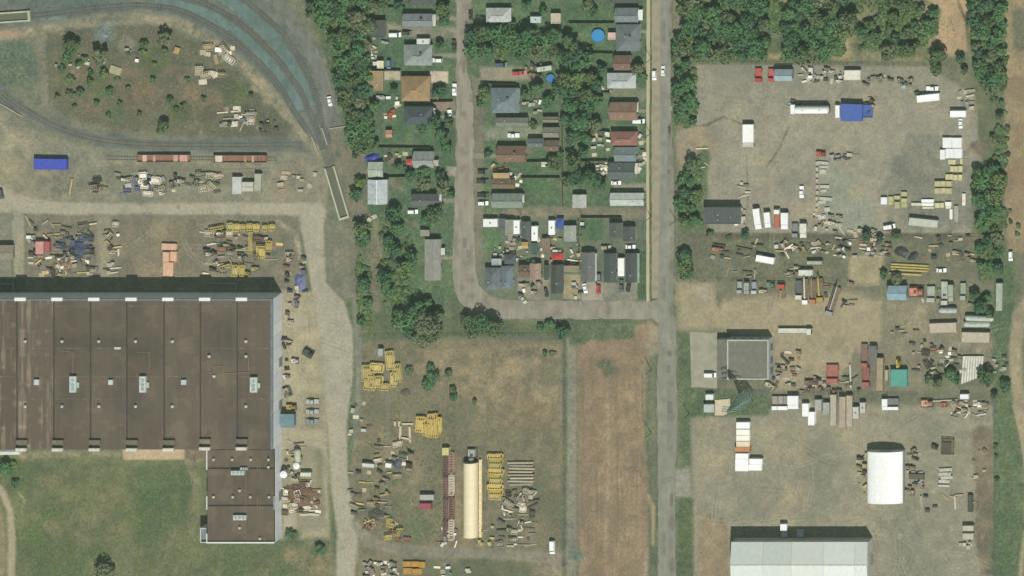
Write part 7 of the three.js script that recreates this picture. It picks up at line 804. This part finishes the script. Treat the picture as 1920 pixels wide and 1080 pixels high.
for (const [u, v, h, l] of [[1221, 406, 9, 'utility pole on the pavement north of the garages'], [1268, 413, 9, 'utility pole on the east side of the main road'], [1222, 692, 9, 'utility pole at the road beside the dirt strip'], [1221, 812, 9, 'utility pole at the road further down the dirt strip'], [1292, 776, 8, 'utility pole on the grass west of the grey white cabin'], [1093, 404, 8, 'utility pole in the dirt lane behind the garages'], [978, 402, 8, 'utility pole in the dirt lane near the street'], [1222, 110, 9, 'utility pole on the pavement near the driving cars'], [1220, 250, 9, 'utility pole on the pavement by the brown houses']]) pole(u, v, h, l);

// ---------------------------------------------------------------- weeds and rough grass (nobody could count them)
function tufts(name, label, polys, n, c, seed, s0, s1, sy = 0.7) {
  const b = new B(); for (let i = 0; i < 5; i++) { const a = i * 1.257, x = Math.cos(a) * 0.5, z = Math.sin(a) * 0.5; b.tri([x * 0.3 - z * 0.35, 0, z * 0.3 + x * 0.35], [x * 0.3 + z * 0.35, 0, z * 0.3 - x * 0.35], [x * 1.1, 0.65 + 0.2 * (i % 2), z * 1.1]); }
  const m = new THREE.InstancedMesh(b.geo(), new THREE.MeshStandardMaterial({ color: new THREE.Color(1, 1, 1), roughness: 1, side: THREE.DoubleSide }), n); m.name = name; m.userData = { kind: 'stuff', label, category: 'weeds' }; const r = rng(seed), o = new THREE.Object3D(), q = polys.map(chunk), base = col(c), cc = new THREE.Color();
  const bx = q.map(P => [Math.min(...P.map(e => e[0])), Math.max(...P.map(e => e[0])), Math.min(...P.map(e => e[1])), Math.max(...P.map(e => e[1]))]), ar = bx.map(e => (e[1] - e[0]) * (e[3] - e[2])), tot = ar.reduce((a, e) => a + e);
  for (let i = 0, g = 0; i < n && g < n * 40; g++) { let t = r() * tot, k = 0; while (k < ar.length - 1 && t > ar[k]) t -= ar[k++]; const e = bx[k], u = e[0] + (e[1] - e[0]) * r(), v = e[2] + (e[3] - e[2]) * r(); if (!inside(q[k], u, v) || fbm(nC, u / 22, v / 22) + 0.25 * r() < 0.56) continue; const [x, z] = W(u, v), s = s0 + (s1 - s0) * r() * r(); o.position.set(x, -0.02, z); o.rotation.y = r() * 6.28; o.scale.set(s, s * sy * (0.6 + 0.6 * r()), s); o.updateMatrix(); m.setMatrixAt(i, o.matrix); const t2 = 0.75 + 0.5 * r(); m.setColorAt(i, cc.copy(base).multiplyScalar(t2)); i++; }
  m.castShadow = m.receiveShadow = true; scene.add(m);
}
const loopP = [95, 64, 180, 56, 300, 50, 380, 84, 470, 168, 540, 235, 540, 252, 300, 252, 150, 228, 95, 190, 80, 120];
tufts('green_weeds', 'green weeds growing on rough ground', [loopP, [-20, 870, 350, 866, 360, 1000, 380, 1020, 530, 1030, 620, 1030, 620, 1090, 30, 1090, 30, 960], [670, 400, 716, 470, 712, 560, 720, 620, 676, 630], [720, 440, 790, 440, 850, 575, 725, 578], [690, 585, 1060, 606, 1060, 632, 690, 634], [1868, 480, 1898, 520, 1890, 700, 1910, 900, 1912, 1090, 1870, 1090], [1270, 446, 1580, 448, 1580, 520, 1275, 522], [1276, 740, 1440, 740, 1440, 776, 1290, 784], [680, 760, 860, 760, 850, 1020, 700, 1010], [1274, 935, 1298, 940, 1298, 1090, 1270, 1090]], 14000, [104, 126, 82], 201, 0.45, 1.15, 0.5);
tufts('dry_grass', 'dry straw coloured grass on the fields', [[760, 645, 1050, 645, 1052, 1020, 1010, 1020, 1000, 920, 950, 850, 860, 830, 760, 760], [1090, 650, 1205, 620, 1200, 1090, 1090, 1090], [1890, -20, 1940, -20, 1940, 470, 1892, 465], loopP, [1740, -20, 1825, -20, 1820, 90, 1780, 105, 1755, 70], [1400, 98, 1740, 98, 1740, 114, 1400, 114]], 12000, [164, 148, 112], 202, 0.35, 1.0, 0.5);

// low thicket growing between the trees (nobody could count it)
{
  const g = crownGeo(991, 1, 4, 0.5), polys = [[1284, -16, 1434, -16, 1438, 60, 1430, 108, 1304, 108, 1284, 80], [1474, 0, 1560, -14, 1584, 30, 1580, 100, 1480, 106, 1470, 60],  [1580, -16, 1700, -16, 1752, 20, 1758, 60, 1735, 84, 1690, 106, 1612, 90, 1584, 50], [1440, 0, 1480, 10, 1480, 60, 1444, 60], [1868, 190, 1884, 190, 1884, 430, 1870, 430], [1816, -16, 1884, -16, 1882, 160, 1868, 190, 1838, 150, 1826, 90], [612, -20, 694, -20, 690, 286, 660, 280, 640, 170, 628, 90, 600, 40], [1268, 70, 1302, 100, 1302, 236, 1268, 232], [1272, 330, 1312, 286, 1308, 424, 1278, 424], [1834, 316, 1874, 310, 1876, 520, 1840, 525, 1834, 420], [668, 410, 692, 420, 692, 615, 674, 615], [716, 430, 770, 440, 760, 570, 722, 570]].map(chunk), n = 5800, m = new THREE.InstancedMesh(g, new THREE.MeshStandardMaterial({ color: col([92, 122, 80]), vertexColors: true, roughness: 0.9, side: THREE.DoubleSide }), n), r = rng(555), o = new THREE.Object3D(), c = new THREE.Color();
  m.name = 'undergrowth'; m.userData = { kind: 'stuff', label: 'low thicket of shrubs filling the gaps between trees', category: 'undergrowth' };
  const bx = polys.map(P => [Math.min(...P.map(e => e[0])), Math.max(...P.map(e => e[0])), Math.min(...P.map(e => e[1])), Math.max(...P.map(e => e[1]))]), ar = bx.map(e => (e[1] - e[0]) * (e[3] - e[2])), tot = ar.reduce((a, e) => a + e); let i = 0;
  for (let k = 0; k < n * 30 && i < n; k++) { let t = r() * tot, j = 0; while (j < ar.length - 1 && t > ar[j]) t -= ar[j++]; const e = bx[j], u = e[0] + (e[1] - e[0]) * r(), v = e[2] + (e[3] - e[2]) * r(); if (!inside(polys[j], u, v) || fbm(nB, u / 26, v / 26) < 0.4) continue; const [x, z] = W(u, v, 0.8), s = 0.6 + 1.1 * r(); o.position.set(x, 0.35 * s, z); o.rotation.y = r() * 6.28; o.scale.set(s, s * 0.8, s); o.updateMatrix(); m.setMatrixAt(i, o.matrix); const f = 0.8 + 0.5 * r(); m.setColorAt(i, c.setRGB(f * (0.95 + 0.3 * r()), f, f * (0.85 + 0.3 * r()))); i++; }
  m.count = i; m.castShadow = m.receiveShadow = true; scene.add(m);
}

// ---------------------------------------------------------------- labels that count along their row
{
  const tens = ['', '', 'twenty', 'thirty', 'forty', 'fifty', 'sixty'], small = ['', 'first', 'second', 'third', 'fourth', 'fifth', 'sixth', 'seventh', 'eighth', 'ninth', 'tenth', 'eleventh', 'twelfth', 'thirteenth', 'fourteenth', 'fifteenth', 'sixteenth', 'seventeenth', 'eighteenth', 'nineteenth'], ten = ['', '', 'twentieth', 'thirtieth', 'fortieth', 'fiftieth', 'sixtieth'];
  const ord = n => n < 20 ? small[n] : n % 10 ? tens[Math.floor(n / 10)] + '-' + small[n % 10] : ten[n / 10];
  const by = new Map(); for (const t of things) if (t.userData.label.startsWith(N_)) { const l = t.userData.label; by.has(l) ? by.get(l).push(t) : by.set(l, [t]); }
  for (const [l, list] of by) { const s = l.slice(N_.length); if (list.length === 1) { list[0].userData.label = s; continue; } const xs = list.map(t => t.position.x), zs = list.map(t => t.position.z), ew = Math.max(...xs) - Math.min(...xs) >= Math.max(...zs) - Math.min(...zs); list.sort((a, b) => ew ? a.position.x - b.position.x : a.position.z - b.position.z).forEach((t, i) => { t.userData.label = ord(i + 1) + ' ' + s + (ew ? ', counted from west' : ', counted from north'); }); }
}
renderer.render(scene, camera);
